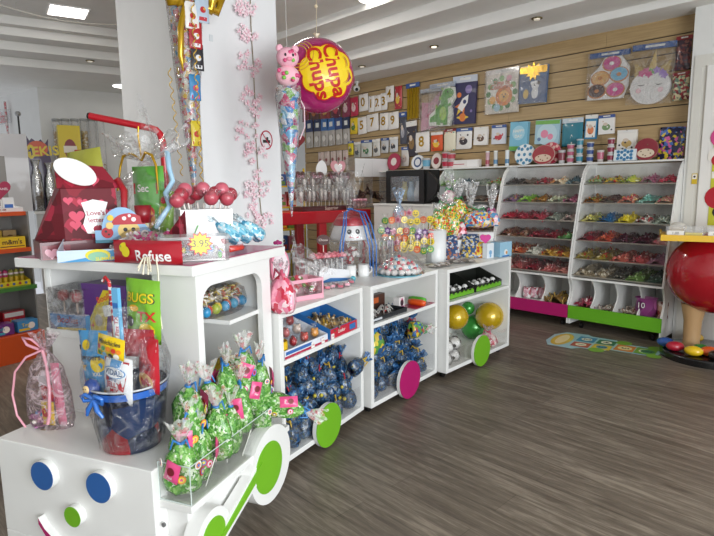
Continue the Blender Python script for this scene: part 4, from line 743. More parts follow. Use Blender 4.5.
# ---- green black cartons on the third wagon's shelf
def tray(name, label, cat, loc, w, d, h, mats, rz, back=0, art=(), group=None, lean=0):
    """open carton: w along local x, front faces local -y"""
    t = thing(name, label, cat, loc, rz, group); b = B(); k = .003
    b.b2((-w/2, -d/2, 0), (w/2, d/2, k)); b.b2((-w/2, -d/2, k), (w/2, -d/2+k, h)); b.b2((-w/2, d/2-k, k), (w/2, d/2, max(h, back)))
    for s in (-1, 1):
        xx = (s*w/2-k*(s > 0), s*w/2+k*(s < 0)); b.prism([(-d/2+k, k), (d/2-k, k), (d/2-k, max(h, back)), (-d/2+k, h)], min(xx), max(xx), 0, XM)
    b.make('carton_tray', mats, t); 
    if art: b = B(); put_art(b, art, None, T(0, -d/2, 0) @ FR); b.make('printed_front', mats, t)
    return t
GC = M_('#6ab023'); BK = M_('#1c1f1a')
for i, y in enumerate((.26, .72)):
    t = tray('ball_carton', 'green and black carton of wrapped football sweets, '+('nearer half of the third wagon shelf' if i == 0 else 'farther half of the third wagon shelf'), 'sweet carton', W2(w3, -.18, y, .6175), .44, .26, .055, [BK, GC, M_('#e8e8e4')], w3[1], .16, [('r', -.21, .004, .21, .034, 1)]+[('r', -.2+.06*k, .02, -.17+.06*k, .045, 1) for k in range(7)], 'football cartons')
    for j in range(9):
        x = -.18+.045*j; b = B(); b.sph((0, 0, .028), .026, 0, 10, 7); 
        for k in range(4): M = T(0, 0, .028) @ Euler((k*1.1, k*1.7+j, 0)).to_matrix().to_4x4(); b.prism(circ(.009, 5), .023, .0275, 1, M)
        p = t.location+Matrix.Rotation(w3[1], 3, 'Z') @ Vector((x, -.06+.05*(j % 2), .02)); o = b.make('football_sweet', [M_('#e6e6e2'), BK], None, p); tag(o, f'white and black wrapped football sweet, {["first","second","third","fourth","middle","sixth","seventh","eighth","last"][j]} along the {"nearer" if i == 0 else "farther"} green carton', 'sweet', f'football sweets in the {"nearer" if i == 0 else "farther"} carton')
# ---- middle wagon shelf
t = tray('spider_lolly_tray', 'black carton tray of spider sweets on the middle wagon shelf', 'sweet carton', W2(w2, -.16, .27, .6175), .42, .26, .03, [M_('#23272c'), M_('#c8ccd0')], w2[1], .03, [('r', -.2, .008, -.1, .022, 1)])
for j in range(4):
    b = B(); b.sph((0, 0, .012), (.018, .018, .014), 0)
    for k in range(8):
        a = k*PI/4; b.tube([(0, 0, .015), (.03*math.cos(a), .03*math.sin(a), .035), (.055*math.cos(a), .055*math.sin(a), .004)], .003, 5, 1)
    b.sph((.016, 0, .02), .007, 2); p = t.location+Matrix.Rotation(w2[1], 3, 'Z') @ Vector((-.13+.09*j, -.04+.05*(j % 2), .006)); o = b.make('spider_sweet', [M_('#5a3a32'), M_('#e8e6e0'), M_('#c8403a')], None, p); tag(o, 'brown spider sweet with white legs in the black tray, '+['nearest', 'second', 'third', 'last'][j]+' of four', 'sweet', 'spider sweets')
pack('white_card_carton', 'upright white carton with dark figure on the middle wagon shelf', 'sweet carton', W2(w2, -.13, .53, .6175), .07, .085, .05, PL('#e8e4e2', '#8c3a6a', '#2c2430', '#d84a90'), [('r', -.03, .006, .03, .02, 1), ('c', 0, .045, .022, 2, .025), ('t', 'OK', .02, 0, .07, 3)], 'box', yaw=w2[1])
pack('dark_carton', 'dark brown carton standing behind the spider tray', 'sweet carton', W2(w2, -.26, .42, .6175), .16, .11, .05, PL('#4a2f26', '#c8602a', '#6a4a3a'), [('r', -.06, .05, .0, .09, 1)], 'box', yaw=w2[1])
for j, (c, l, x, y) in enumerate((('#e2571c', 'orange capsule sweet on the middle wagon shelf, nearer', -.07, .68), ('#54b02c', 'green capsule sweet on the middle wagon shelf, farther', -.12, .77))):
    b = B(); b.lathe([(.002, -.075), (.018, -.07), (.024, -.04), (.024, .04), (.018, .07), (.002, .075)], 16, M=Matrix.Rotation(PI/2, 4, 'X')); tag(b.make('capsule_sweet', M_(c), None, W2(w2, x, y, .642), w2[1]), l, 'sweet')
pack('pink_card', 'pink backing card lying under the capsule sweets', 'card', W2(w2, -.08, .71, .6175), .28, .003, .14, PL('#a01848', '#d04878'), [], 'box', yaw=w2[1])
# ---- first wagon shelf: two display trays
tr1 = tray('lollipop_tray', 'white and blue tray of character lollipops, nearer one on the first wagon shelf', 'sweet carton', W2(w1, -.14, .25, .6175), .40, .26, .045, [M_('#dfe3ea'), M_('#b02a4a'), M_('#3a6ab0')], w1[1], .12, [('r', -.2, .0, .2, .012, 1), ('r', -.19, .018, .04, .036, 2), ('t', '1.50', .02, .14, .026, 1)])
tr2 = tray('sweet_display_tray', 'blue and red tray of wrapped sweets, farther one on the first wagon shelf', 'sweet carton', W2(w1, -.15, .63, .6175), .30, .28, .06, [M_('#2f6fb0'), M_('#c0263c'), M_('#e8e4d8')], w1[1], .15, [('r', -.15, .0, .15, .058, 1), ('t', 'Lindor', .03, -.03, .03, 2), ('r', .06, .01, .13, .045, 0)])
heads = [('#b8382c', '#e8c8a4', 'red capped'), ('#e0862c', '#3a2a24', 'orange bear'), ('#f0eeea', '#c8303a', 'white'), ('#a82a34', '#e8d8c8', 'dark red'), ('#d87a7a', '#f0e4d4', 'rose coloured'), ('#e8a02c', '#5a3a20', 'amber'), ('#c84a3c', '#f2d8b8', 'brick red'), ('#f0d8c8', '#8a3030', 'cream'), ('#b03a3a', '#f4f0ea', 'crimson'), ('#e39a3a', '#f2e2c2', 'golden')]
for j, (c1, c2, l) in enumerate(heads):
    x = -.15+.034*j; y = -.07+.075*(j % 3); p = tr1.location+Matrix.Rotation(w1[1], 3, 'Z') @ Vector((x, y, .022+.03*(j % 3)))
    t = thing('character_lollipop', l+' wrapped lollipop in the blue edged tray', 'lollipop', p, w1[1]+.3*j, 'wrapped lollipops in the first wagon'); b = B(); b.sph((0, 0, .03), (.024, .021, .027), 0, 14, 9); b.sph((0, -.012, .024), (.014, .012, .014), 1, 10, 6); b.sph((-.014, 0, .052), .008); b.sph((.014, 0, .052), .008); b.make('sweet_head', [M_(c1), M_(c2)], t)
    b = B(); b.sph((0, -.002, .03), (.029, .027, .034), 0, 12, 8); fan(b, .004, .02, .025, M=T(0, 0, .062), n=8); b.make('clear_wrap', FILM, t)
mug = lambda nm, l, p, rz, h, r, m, hm=None: [x for x in [thing(nm, l, 'mug', p, rz)] if (B().lathe([(0, 0), (r*.94, 0), (r, .004), (r, h), (r-.003, h), (r-.004, .006), (0, .006)], 26).make('cup', m, x), B().tube([(r*.9, 0, h*.8), (r*1.45, 0, h*.74), (r*1.5, 0, h*.4), (r*.92, 0, h*.25)], .005, 7).make('handle', hm or m, x))][0]
mug('yellow_sand_pot', 'bright yellow pot with handle at the near end of the first wagon shelf', W2(w1, -.07, .085, .6175), w1[1], .085, .042, M_('#e0b80c'))
heap('gold_sweet_heap', 'beige and gold wrapped sweets filling the blue and red tray', tr2.location+Vector((0, 0, .0035)), .28, .26, .085, ('#b8955c', '#7a5c3c', '#d8c8a8', '#8c8478', '#c8a040'), 60, .016, 'wrap', 5, rz=w1[1])
for j, (c1, l, xx) in enumerate((('#3f8f3a', 'green', -.15), ('#c03a3a', 'red', .0), ('#3f70b0', 'blue', .12))):
    o = pack('price_card', f'small white price card on the {["blue edged tray", "red front of the shelf tray", "corner of the wagon shelf"][j]}', 'price card', W2(w1, -.008, (.30, .40, .50)[j], .618), .03, .03, .002, PL('#f0eeea', '#c03a3a'), [('t', '1.50', .011, 0, .015, 1)], 'box', yaw=w1[1], roll=0)
# ---- things inside the cab
t = thing('gumball_bag', 'clear bag of colourful gumballs and rings on the cab\'s inner shelf', 'sweet bag', E2W(-.19, .46, .871), CABR)
b = B(); cs = ['#2f8fc0', '#c8402f', '#a8b83a', '#e0c02c', '#2f8fc0', '#c85a3a', '#3a9ac0', '#d8b8c0']
for j in range(9): b.sph((.02-.02*(j % 2), -.18+.045*j, .035), .027, j % 8, 14, 9)
b.make('gumball_row', [M_(c) for c in cs], t); b = B(); r = random.Random(2)
for j in range(50): b.tube([(-.02+r.uniform(-.05, .05)+.011*math.cos(a), r.uniform(-.2, .2)*0+(-.19+.0078*j)+.011*math.sin(a), .075+r.uniform(-.012, .05)) for a in [2*PI*k/6 for k in range(6)]], .005, 5, j % 4, closed=True)
b.make('sweet_rings', [M_('#e6dcc8'), M_('#d8c06a'), M_('#e8e4da'), M_('#c86a4a')], t)
b = B(); b.lathe([(.01, 0), (.12, .002), (.14, .05), (.12, .11), (.06, .15)], 24, sx=.62, sy=1.6, fn=crumple(1, 5, 3, .08)); b.make('clear_bag', FILM, t); t.scale = (.9, .82, .95)
q = E2W(-.17, .44, .441+.09); balloon('balloon', 'flattened yellow balloon inside the cab, behind the green bags', q, .115, YB, rot=(1.2, .3, 0), ell=.7)
# ================================================================== ON THE NOSE AND IN THE NICHE
YF = CABR            # yaw of things facing the front of the train
YS = HE              # yaw of things facing the customer side
def FC_(p): return math.atan2(-p[1], -p[0])+PI/2
NZ = .4305
bp = E2W(-.245, -.145, NZ); _sg = Scaled(bp, 1.1); _sg.__enter__()
bk = thing('gift_bucket', 'dark blue and red gift bucket filled with sweets on the train\'s nose', 'bucket', bp, YF)
b = B(); b.lathe([(0, .002), (.098, .002), (.100, .004), (.132, .235), (.136, .240), (.131, .241), (.098, .01), (0, .008)], 40, fn=None)
BM = print_mat(('#1c2c50', '#20345c', '#141c30', '#8c1a24', '#1c2c50', '#a02028', '#182440'), 9, .25, .5, 5, 0)
b.make('pail', BM, bk); b = B(); b.tube([(.134*math.cos(a), .134*math.sin(a), .240) for a in [2*PI*i/40 for i in range(40)]], .0035, 6, closed=True); b.make('rim', mat('#c8ccd0', .3), bk)
b = B(); b.lathe([(.1325, .208), (.1345, .232)], 40); b.make('ribbon_band', mat('#2a62b8', .25, coat=.5), bk)
b = B()
for s in (-1, 1):
    b.tube([(-.02, -.134, .215), (-.02+s*.02, -.152, .235), (-.02+s*.045, -.146, .225), (-.02+s*.04, -.14, .205), (-.02, -.134, .213)], .007, 6)
    b.tube([(-.02, -.136, .213), (-.02+s*.02, -.145, .18), (-.02+s*.035, -.138, .155)], [.008, .009, .006], 6)
b.make('bow', mat('#2f70c8', .2, coat=.6), bk)
b = B(); n = 44
def wrap(u, v):
    t = 2*PI*u; r = .112+.06*v-.045*max(0, v-.55)/.45*2; w = 1+.05*math.sin(6*t+v*3)+.04*math.sin(13*t-v*5)
    return (r*w*math.cos(t), r*w*math.sin(t), .02+.50*v)
b.grid(wrap, 60, 14); b.make('cellophane_wrap', clear_mat('wrap_film', (1, 1, 1), .03, .4, .8, 10, .1), bk)
def inb(x, y, z): return bp+Matrix.Rotation(YF, 3, 'Z') @ Vector((x, y, z))
pack('crunch_bag', 'blue, yellow and magenta sweet bag with star shapes, leaning at the bucket\'s near side', 'sweet bag', inb(-.085, -.045, .19), .135, .235, .05, PL('#4a9ed8', '#a01f6a', '#e8c81e', '#d8b070', '#f0e8d8', '#e6c8a0', '#2a2a34'),
     [('r', -.06, .03, .06, .105, 1), ('p', [(-.06, .11), (.06, .11), (.065, .17), (-.065, .17)], 5), ('p', star(.02, .009, 5, -.035, .11), 3), ('p', star(.022, .010, 5, -.02, .05), 3), ('c', .03, .12, .028, 2), ('p', [(-.066, .165), (.066, .165), (.06, .178), (-.06, .185)], 6), ('t', 'Jumpers', .028, 0, .145, 6), ('t', 'XXL', .018, .025, .085, 4), ('c', -.01, .19, .018, 2)], yaw=YF, roll=-.06)
pack('jelly_mix_bag', 'white, red and blue jelly mix bag in front of the bucket\'s middle', 'sweet bag', inb(.035, -.085, .195), .135, .165, .045, PL('#eceef0', '#b02430', '#3a8cc8', '#1d4f80', '#b8572a', '#e0a83a'),
     [('p', [(-.062, .155), (-.03, .155), (.0, .09), (-.03, .08)], 1), ('p', [(-.02, .155), (.03, .155), (.03, .135), (-.015, .13)], 2), ('p', [(.035, .155), (.058, .155), (.045, .05), (.03, .06)], 1), ('c', .004, .115, .048, 2, .020), ('c', .004, .115, .045, 0, .0175), ('t', 'VIDAL', .027, .004, .115, 3), ('t', 'MINI', .016, .005, .09, 3), ('t', 'JELLY', .026, .008, .072, 1), ('t', 'MIX', .022, .012, .052, 1), ('c', .0, .022, .042, 4, .014), ('c', -.035, .03, .014, 5)], yaw=YF-.1, roll=.10)
pack('yellow_sweet_packet', 'small yellow packet with round sweets printed, above the jelly mix bag', 'sweet packet', inb(.03, -.10, .355), .115, .075, .025, PL('#ecca12', '#2a2430', '#d8402c', '#3f9a4a', '#e88a2c', '#7ab8d8', '#f4f0e0'),
     [('t', 'Minichicles', .021, .0, .056, 1), ('c', -.042, .035, .009, 2), ('c', -.02, .033, .009, 3), ('c', .002, .035, .009, 4), ('c', .024, .033, .009, 2), ('c', .042, .032, .008, 4), ('c', -.035, .015, .008, 3), ('c', -.012, .014, .009, 5), ('c', .014, .014, .009, 1), ('c', .036, .015, .010, 6)], yaw=YF, roll=.16)
pack('green_monster_bag', 'lime green sweet bag with yellow lettering, topmost in the bucket', 'sweet bag', inb(.045, .045, .37), .15, .23, .045, PL('#7cb82c', '#e8cf1e', '#2a2430', '#c8281f', '#f0b83a'),
     [('t', 'BUGS', .05, .0, .165, 2), ('t', 'BUGS', .047, .0, .166, 1), ('t', 'TX', .05, .03, .10, 3), ('c', -.02, .13, .022, 4, .012), ('c', .03, .05, .03, 1, .03), ('c', -.04, .08, .02, 2)], yaw=YF, roll=.05)
pack('red_crisp_bag', 'red and white striped sweet bag leaning at the bucket\'s far side', 'sweet bag', inb(.105, -.01, .21), .10, .20, .04, PL('#b81c2c', '#f0eeea', '#7a1a3a', '#e0b070'),
     [('p', [(-.045, .17), (.045, .19), (.045, .175), (-.045, .155)], 1), ('p', [(-.045, .145), (.045, .165), (.045, .155), (-.045, .135)], 1), ('t', 'KAS', .035, .0, .10, 2), ('c', 0, .045, .035, 3, .035)], yaw=YF-.15, roll=.05)
pack('red_lace_bag', 'dark red candy lace bag across the bucket behind the yellow packet', 'sweet bag', inb(.04, .0, .33), .19, .10, .04, PL('#a81828', '#d84a58', '#f0e8e4'), [('r', -.09, .04, .09, .05, 1), ('r', -.09, .07, .09, .078, 1)], yaw=YF, roll=-.05)
pack('blue_candy_stick', 'long pale blue candy stick packet standing up out of the bucket', 'sweet packet', inb(.03, -.055, .335), .026, .25, .014, PL('#6ab4e0', '#f0f4f8', '#b8285a', '#2f70b8'), [('r', -.010, .05, .010, .15, 1), ('t', 'Fizz TX', .022, 0, .12, 2, PI/2), ('r', -.011, .18, .011, .2, 3)], yaw=YF, roll=.0, kind='box')
b = B(); b.tube([(0, 0, 0), (-.005, 0, .20), (-.012, 0, .30), (-.028, 0, .315), (-.04, 0, .30)], .006, 8); cane = b.make('candy_cane', print_mat(('#f0eeea', '#c8202c'), 30, stretch=(1, 1, 3)), None, inb(-.01, -.03, .30)); tag(cane, 'red and white candy cane beside the blue stick packet', 'candy cane'); cane.rotation_euler.z = YF
t = thing('chocolate_egg', 'small blue chocolate egg with a yellow face on the bucket rim', 'chocolate egg', inb(-.055, -.11, .205), YF)
b = B(); b.lathe([(.001, 0), (.018, .004), (.027, .022), (.027, .04), (.018, .062), (.001, .07)], 20); b.make('foil', M_('#2f50a0'), t); b = B(); b.lathe([(.0275, .018), (.0277, .024)], 20); b.make('seam_band', M_('#7f9ad0'), t)
b = B(); b.sph((0, -.024, .038), (.014, .006, .015), 0, 12, 8); b.sph((-.005, -.030, .042), .002, 1, 6, 4); b.sph((.005, -.030, .042), .002, 1, 6, 4); b.make('printed_face', [M_('#e8c890'), DK], t)
_sg.__exit__()
# pink gift bag on the nose
pb = E2W(-.73, -.13, NZ); _sg = Scaled(pb, 1.25); _sg.__enter__(); pg = thing('pink_gift_bag', 'clear gift bag with pink contents and long pink ribbon on the nose', 'gift bag', pb, YF+.15)
b = B(); b.lathe([(.01, .0), (.075, .0), (.088, .03), (.085, .12), (.06, .21), (.016, .27)], 30, sy=.5, fn=crumple(1, 4, 8, .1)); b.make('clear_bag', FILMP, pg)
b = B(); fan(b, .012, .05, .055, M=T(0, 0, .27), seed=4); b.make('ruffled_top', FILMP, pg)
b = B(); b.tube([(.0, 0, .27), (-.03, -.02, .31), (-.065, -.02, .315), (-.05, -.02, .29), (-.01, -.015, .275)], .005, 5); b.tube([(0, -.01, .272), (.02, -.02, .22), (.045, -.045, .15), (.04, -.05, .06), (.03, -.05, .03)], .006, 5); b.tube([(0, -.01, .272), (-.05, -.03, .25), (-.09, -.04, .20), (-.105, -.045, .12), (-.09, -.05, .05), (-.06, -.05, .01)], .004, 5); b.make('curled_ribbon', M_('#eea8b8'), pg)
ig = lambda x, y, z: pb+Matrix.Rotation(YF+.15, 3, 'Z') @ Vector((x, y, z))
pack('pink_sweet_tube', 'tall pink candy tube inside the pink gift bag', 'sweet packet', ig(.045, .0, .006), .035, .22, .025, PL('#e88aa4', '#f4d0d8', '#c8385c'), [('r', -.012, .04, .012, .16, 1), ('t', 'Love', .02, 0, .1, 2, PI/2)], yaw=YF+.15, roll=-.06)
pack('yellow_candy_packet', 'small yellow packet low inside the pink gift bag', 'sweet packet', ig(.0, -.012, .006), .05, .085, .02, PL('#e8c828', '#c8382c', '#f0e8d8'), [('c', 0, .05, .016, 1), ('r', -.02, .01, .02, .025, 2)], yaw=YF+.15)
pack('red_candy_packet', 'red and purple packet above the yellow one in the gift bag', 'sweet packet', ig(-.005, .004, .085), .06, .06, .02, PL('#c0242c', '#f0d8d8', '#7a4aa0'), [('t', 'Mix', .022, 0, .035, 1), ('r', -.025, .005, .025, .015, 2)], yaw=YF+.15)
pack('silver_star_packet', 'white star shaped packet at the top of the gift bag', 'sweet packet', ig(-.015, .0, .13), .06, .06, .012, PL('#e4e0e4', '#c8c0c8'), [('x', star(.032, .017, 5, 0, .035))], 'shape', yaw=YF+.15)
heap('mixed_sweet_heap', 'small pink, purple and blue sweets at the bottom of the gift bag', ig(-.04, 0, .004), .06, .06, .05, ('#b87aa8', '#e0a0b8', '#5a8ac0', '#d8cfc8'), 30, .010, 'blob', 9)
_sg.__exit__()
# boxes in the window niche of the cab
nz = .8405
bl = E2W(-.755, .125, nz); _sg = Scaled(bl, 1.25); _sg.__enter__(); t = thing('lollipop_box', 'blue and purple box of red lollipops in the cab\'s front niche', 'sweet carton', bl, YF)
b = B(); b.b2((-.085, -.075, 0), (.085, .06, .055)); put_art(b, [('p', [(-.085, .0), (.085, .0), (.085, .012), (-.04, .008)], 1), ('t', 'Boolies', .034, .0, .036, 2), ('t', 'LOLLY POP', .012, .02, .018, 3), ('p', [(-.085, .0), (-.05, .0), (-.085, .03)], 4)], None, T(0, -.075, 0) @ FR); b.b2((-.08, -.07, .055), (.08, .055, .057), 5)
b.make('stand_box', [M_('#5f9ad8'), M_('#e8cc2c'), M_('#a82030'), M_('#7a2a6a'), M_('#4a2a78'), M_('#e8e6ee')], t)
b = B(); b.b2((-.085, .06, .0), (.085, .063, .145)); b.prism([(-.085, 0), (-.02, 0), (.085, .12), (.085, .145), (-.085, .145)], .0, .002, 1, T(0, .059, 0) @ FR); b.make('back_card', [M_('#7aaae0'), M_('#4a2a78')], t)
b = B(); b.b2((-.088, -.078, 0), (-.087, .06, .15)); b.b2((-.088, -.078, .149), (.088, .06, .15)); b.b2((-.088, -.079, 0), (.088, -.078, .15)); b.make('clear_cover', FILM, t)
for j, (x, y) in enumerate(((-.045, -.045), (.005, -.035), (.03, -.055))):
    l = thing('red_lollipop', 'round red lollipop, '+['first', 'middle', 'last'][j]+' of three in the cab niche box', 'lollipop', bl+Matrix.Rotation(YF, 3, 'Z') @ Vector((x, y, .057)), YF, 'red lollipops in the niche')
    b = B(); b.cyl((0, 0, 0), (0, 0, .045), .0028, n=8); b.make('stick', mat('#e0c8b8', .5), l); b = B(); b.sph((0, 0, .062), .021, 0, 16, 10); b.make('sweet_ball', M_('#b0182c'), l); b = B(); b.lathe([(.006, .036), (.018, .042), (.024, .06), (.016, .082), (.004, .085)], 12, fn=crumple(1, 4, j)); b.make('clear_wrap', FILM, l)
pack('purple_display_box', 'yellow and purple slanted box beside the lollipop box in the niche', 'sweet carton', E2W(-.59, .12, nz), .20, .17, .10, PL('#5a2f7c', '#e0c81e', '#8c2a5a', '#d83a3a', '#f0eee8', '#c0b8a8'), [('p', [(-.1, .0), (.0, .0), (.03, .15), (-.0, .15)], 1), ('t', 'Boolies', .03, .01, .125, 3, .35), ('c', -.03, .04, .018, 5, .022), ('c', .06, .05, .035, 2), ('t', '+4', .025, -.065, .02, 3)], 'box', yaw=YF)
o = pack('price_tag', 'blank white price tag on the purple box in the niche', 'price tag', E2W(-.54, .055, nz+.07), .075, .038, .002, PL('#f2f2f0', '#b0b0b8'), [('t', '15.95', .018, 0, .019, 1)], 'box', yaw=YF, roll=-.2)
_sg.__exit__()
# ================================================================== ON THE CAB ROOF
RZ = ZR+.0028
def RP(px, py): return P(px, py, z=RZ)
HEARTM = print_mat(('#6a1220', '#8c1a2c', '#5c101c', '#a82840', '#74162a', '#8c1a2c'), 22, .65, 0, 7, 0)
HM = [M_('#d8506a', rough=.6, coat=0), M_('#b02840', rough=.6, coat=0), M_('#8c1a2c')]
def hearts(w, h, n, seed, avoid=None):
    r = random.Random(seed); o = []
    for i in range(n):
        s = r.uniform(.014, .026); cx, cy = r.uniform(-w/2+s, w/2-s), r.uniform(s, h-s)
        o.append(('p', heart(s, cx, cy), 1+r.randrange(2)))
    return o
hp = E2W(-.80, .15, RZ); _sg = Scaled(hp, 1.38); _sg.__enter__(); hb = thing('heart_gift_house', 'dark red cardboard gift house with hearts and a white oval lid', 'gift box', hp, FC_(hp)+.16)
b = B(); b.b2((-.115, -.085, 0), (.125, .085, .055)); put_art(b, [('r', -.11, .0, -.03, .045, 1)]+[('p', heart(.02, -.085+.02*i, .02), 2) for i in range(2)], None, T(0, -.085, 0) @ FR); b.make('base_tray', [M_('#5c101c'), M_('#7c1a2a'), M_('#e8a8b8')], hb)
FRH = T(0, -.07, .055) @ Matrix.Rotation(-.12, 4, 'X') @ FR
b = B(); bw = [(-.04, 0), (.125, 0), (.125, .17), (-.04, .17)]
b.prism(bw, -.11, .0, 0, FRH); put_art(b, [(a[0], [(x+.04, y) for x, y in a[1]], a[2]) for a in hearts(.155, .16, 13, 5)], None, FRH); 
r = random.Random(9)
card = [(x+.055, y+.02) for x, y in ((-.03, 0), (.035, -.005), (.04, .03), (.03, .07), (.04, .1), (.02, .105), (-.005, .11), (-.02, .105), (-.04, .1), (-.03, .06), (-.04, .03))]
put_art(b, [('p', card, 3), ('t', "Love's", .022, .055, .085, 4), ('t', 'letter', .022, .055, .062, 4), ('p', heart(.008, .06, .04), 4)], None, FRH @ T(0, 0, .0045)); b.make('front_wall', [HEARTM]+HM[:2]+[M_('#f2f0f0'), M_('#a02838')], hb)
b = B(); b.add([(-.04, -.07, .055), (-.115, .03, .055), (-.115, .05, .055), (-.04, .05, .055), (-.04, -.05, .225), (-.04, .05, .225)], [(0, 4, 1), (1, 4, 5, 2), (2, 5, 3), (0, 1, 2, 3)]); b.make('side_gable', HEARTM, hb)
RT = T(.04, -.055, .222) @ Matrix.Rotation(-.6, 4, 'X') @ FR
b = B(); b.prism([(-.09, 0), (.10, 0), (.06, .085), (-.085, .10)], -.003, 0, 0, RT); put_art(b, [(a[0], a[1], a[2]) for a in hearts(.15, .085, 7, 3)], None, RT); b.make('roof_flap', [HEARTM]+HM[:2], hb)
b = B(); c_, s_ = math.cos(-.55), math.sin(-.55); b.prism([(x*c_-y*s_-.03, x*s_+y*c_+.055) for x, y in circ(.066, 32, 0, 0, .042)], .004, .007, 0, T(.04, -.055, .222) @ Matrix.Rotation(-.45, 4, 'X') @ FR, smooth=True); b.make('oval_lid', M_('#f4f4f0'), hb)
_sg.__exit__()
# light blue seaside display
sb = E2W(-.575, .125, RZ); _sg = Scaled(sb, 1.4); _sg.__enter__(); YD = FC_(sb)-.10; st = tray('seaside_display_tray', 'light blue tray with a mushroom house header on the roof edge', 'sweet carton', sb, .26, .17, .035, [M_('#cfe0ee'), M_('#4a9ad0'), M_('#e8d83a'), M_('#8fc4a0'), M_('#c02a6a')], YD, .07, [('p', [(-.13, 0), (.13, 0), (.13, .035), (.0, .03), (-.05, .012)], 1), ('c', -.02, .018, .035, 2, .018), ('c', -.02, .014, .028, 3, .014), ('t', 'SUMMER', .014, .0, .006, 2)])
HD = T(.045, .02, .045) @ Matrix.Scale(.8, 4) @ FR; b = B()
b.prism([(-.10, 0), (.115, 0), (.115, .03), (.09, .065)]+[(.075*math.cos(a)+.0, .05+.09*math.sin(a)) for a in [PI*i/14 for i in range(2, 15)]]+[(-.1, .05)], -.003, 0, 0, HD)
put_art(b, [('c', .025, .045, .042, 5, .038), ('p', [(-.04+.065+.055*math.cos(a)*1.15, .07+.045*math.sin(a)) for a in [PI*i/14 for i in range(15)]], 1), ('c', .01, .095, .008, 6), ('c', .045, .09, .009, 6), ('c', .03, .105, .006, 6), ('c', .012, .05, .008, 3), ('c', .042, .05, .008, 3), ('r', .02, .01, .034, .035, 4), ('c', -.055, .04, .022, 1), ('c', -.045, .068, .014, 5), ('c', -.06, .045, .005, 3), ('c', -.05, .033, .004, 3), ('c', .085, .03, .017, 6), ('c', .085, .03, .010, 3), ('r', -.1, .0, .115, .012, 7), ('c', -.04, .098, .012, 2)], None, HD)
b.make('header_card', [M_('#8fb8dc'), M_('#b82232'), M_('#e8c838'), DK, M_('#7a4a2c'), M_('#e8c878'), M_('#f4eeee'), M_('#3a7a8c')], st)
_sg.__exit__()
# cellophane gift basket with gold ribbon
FILMV = clear_mat('basket_film', (1, 1, 1), .13, .6, .9, 14, .12)
gp = E2W(-.62, .47, RZ); _sg = Scaled(gp, 1.45); _sg.__enter__(); gbk = thing('cellophane_gift_basket', 'big cellophane gift basket tied with gold ribbon on the cab roof', 'gift basket', gp, YF)
b = B(); b.lathe([(.0, 0), (.12, 0), (.15, .03), (.155, .12), (.11, .22), (.03, .28), (.018, .30)], 40, fn=crumple(1, 5, 21, .08)); b.make('clear_wrap', FILM, gbk)
b = B(); b.grid(lambda u, v: ((.02+.13*v**.8*(1+.14*math.sin(5*u*6.28)))*math.cos(2*PI*u), (.02+.07*v*(1+.2*math.sin(7*u*6.28)))*math.sin(2*PI*u), .30+.07*v*(1+.5*math.sin(5*u*6.28+1)+.2*math.sin(11*u*6.28))), 70, 6); b.make('ruffled_top', FILMV, gbk)
b = B(); b.grid(lambda u, v: (-.05+.14*u*v+.06*(u-.5)*(1-v)+.02*math.sin(5*v), .02+.03*math.sin(3*u+2*v), .30+v*(.245-.13*u**1.3)*math.sin(.35+2.2*min(1, u+.25))**.35), 14, 12); b.make('peaked_sheet', clear_mat('peak_film', (1, 1, 1), .16, .6, .4, 5, .1), gbk)
b = B()
for s in (-1, 1): b.tube([(0, -.02, .30), (s*.03, -.035, .325), (s*.06, -.04, .315), (s*.075, -.04, .28), (s*.085, -.05, .20)], [.003, .005, .005, .004, .003], 6)
b.tube([(.0, -.02, .30), (.0, -.03, .38), (.004, -.03, .41)], .003, 6); b.make('gold_bow', mat('#d0a428', .25, .6), gbk)
ib = lambda x, y, z: gp+Matrix.Rotation(YF, 3, 'Z') @ Vector((x, y, z))
pack('green_jelly_bag', 'green and beige jelly sweet bag with a red label, in the gift basket', 'sweet bag', ib(-.11, -.125, .006), .145, .33, .05, PL('#a8a83c', '#b8202c', '#f4efe8', '#7fae3a', '#2a4a24', '#e0c83a'), [('p', [(-.055, .145), (.055, .165), (.055, .195), (-.055, .175)], 1), ('t', 'Gooca', .032, 0, .172, 2, .15), ('c', .0, .09, .055, 3, .045), ('p', [(-.06, .115), (.01, .125), (.01, .095), (-.06, .085)], 4), ('t', 'BUGS', .026, -.025, .105, 5, .1)], yaw=YF, roll=-.10)
pack('green_jelly_bag', 'green bag with white lettering behind the red ribbon, in the gift basket', 'sweet bag', ib(.03, -.03, .02), .13, .26, .05, PL('#5aa83c', '#c8242c', '#f4efe8', '#e8a03a'), [('r', -.05, .17, .05, .205, 1), ('t', 'Sec', .034, 0, .187, 2), ('c', 0, .09, .04, 3), ('c', .02, .11, .02, 1)], yaw=YF)
pack('green_stick_bag', 'slim green and yellow packet at the gift basket\'s far side', 'sweet bag', ib(.095, -.04, .03), .06, .17, .03, PL('#88b830', '#e4d43a', '#f0ece4', '#b82030'), [('c', 0, .1, .02, 1), ('r', -.02, .02, .02, .05, 2), ('c', .0, .14, .012, 3)], yaw=YF, roll=.1)
pack('patterned_candy_bag', 'cream and red patterned tall packet inside the gift basket', 'sweet bag', ib(.045, -.085, .005), .05, .14, .03, [print_mat(('#d8c890', '#b82030', '#e8e0c8', '#d0b83a'), 60)], [], yaw=YF)
b = B(); b.lathe([(0, 0), (.022, 0), (.026, .055), (.024, .055), (.02, .004), (0, .004)], 18); tag(b.make('red_cup', M_('#8c1420'), None, ib(.085, -.125, .10)), 'small dark red cup hanging among the gift basket bags', 'cup')
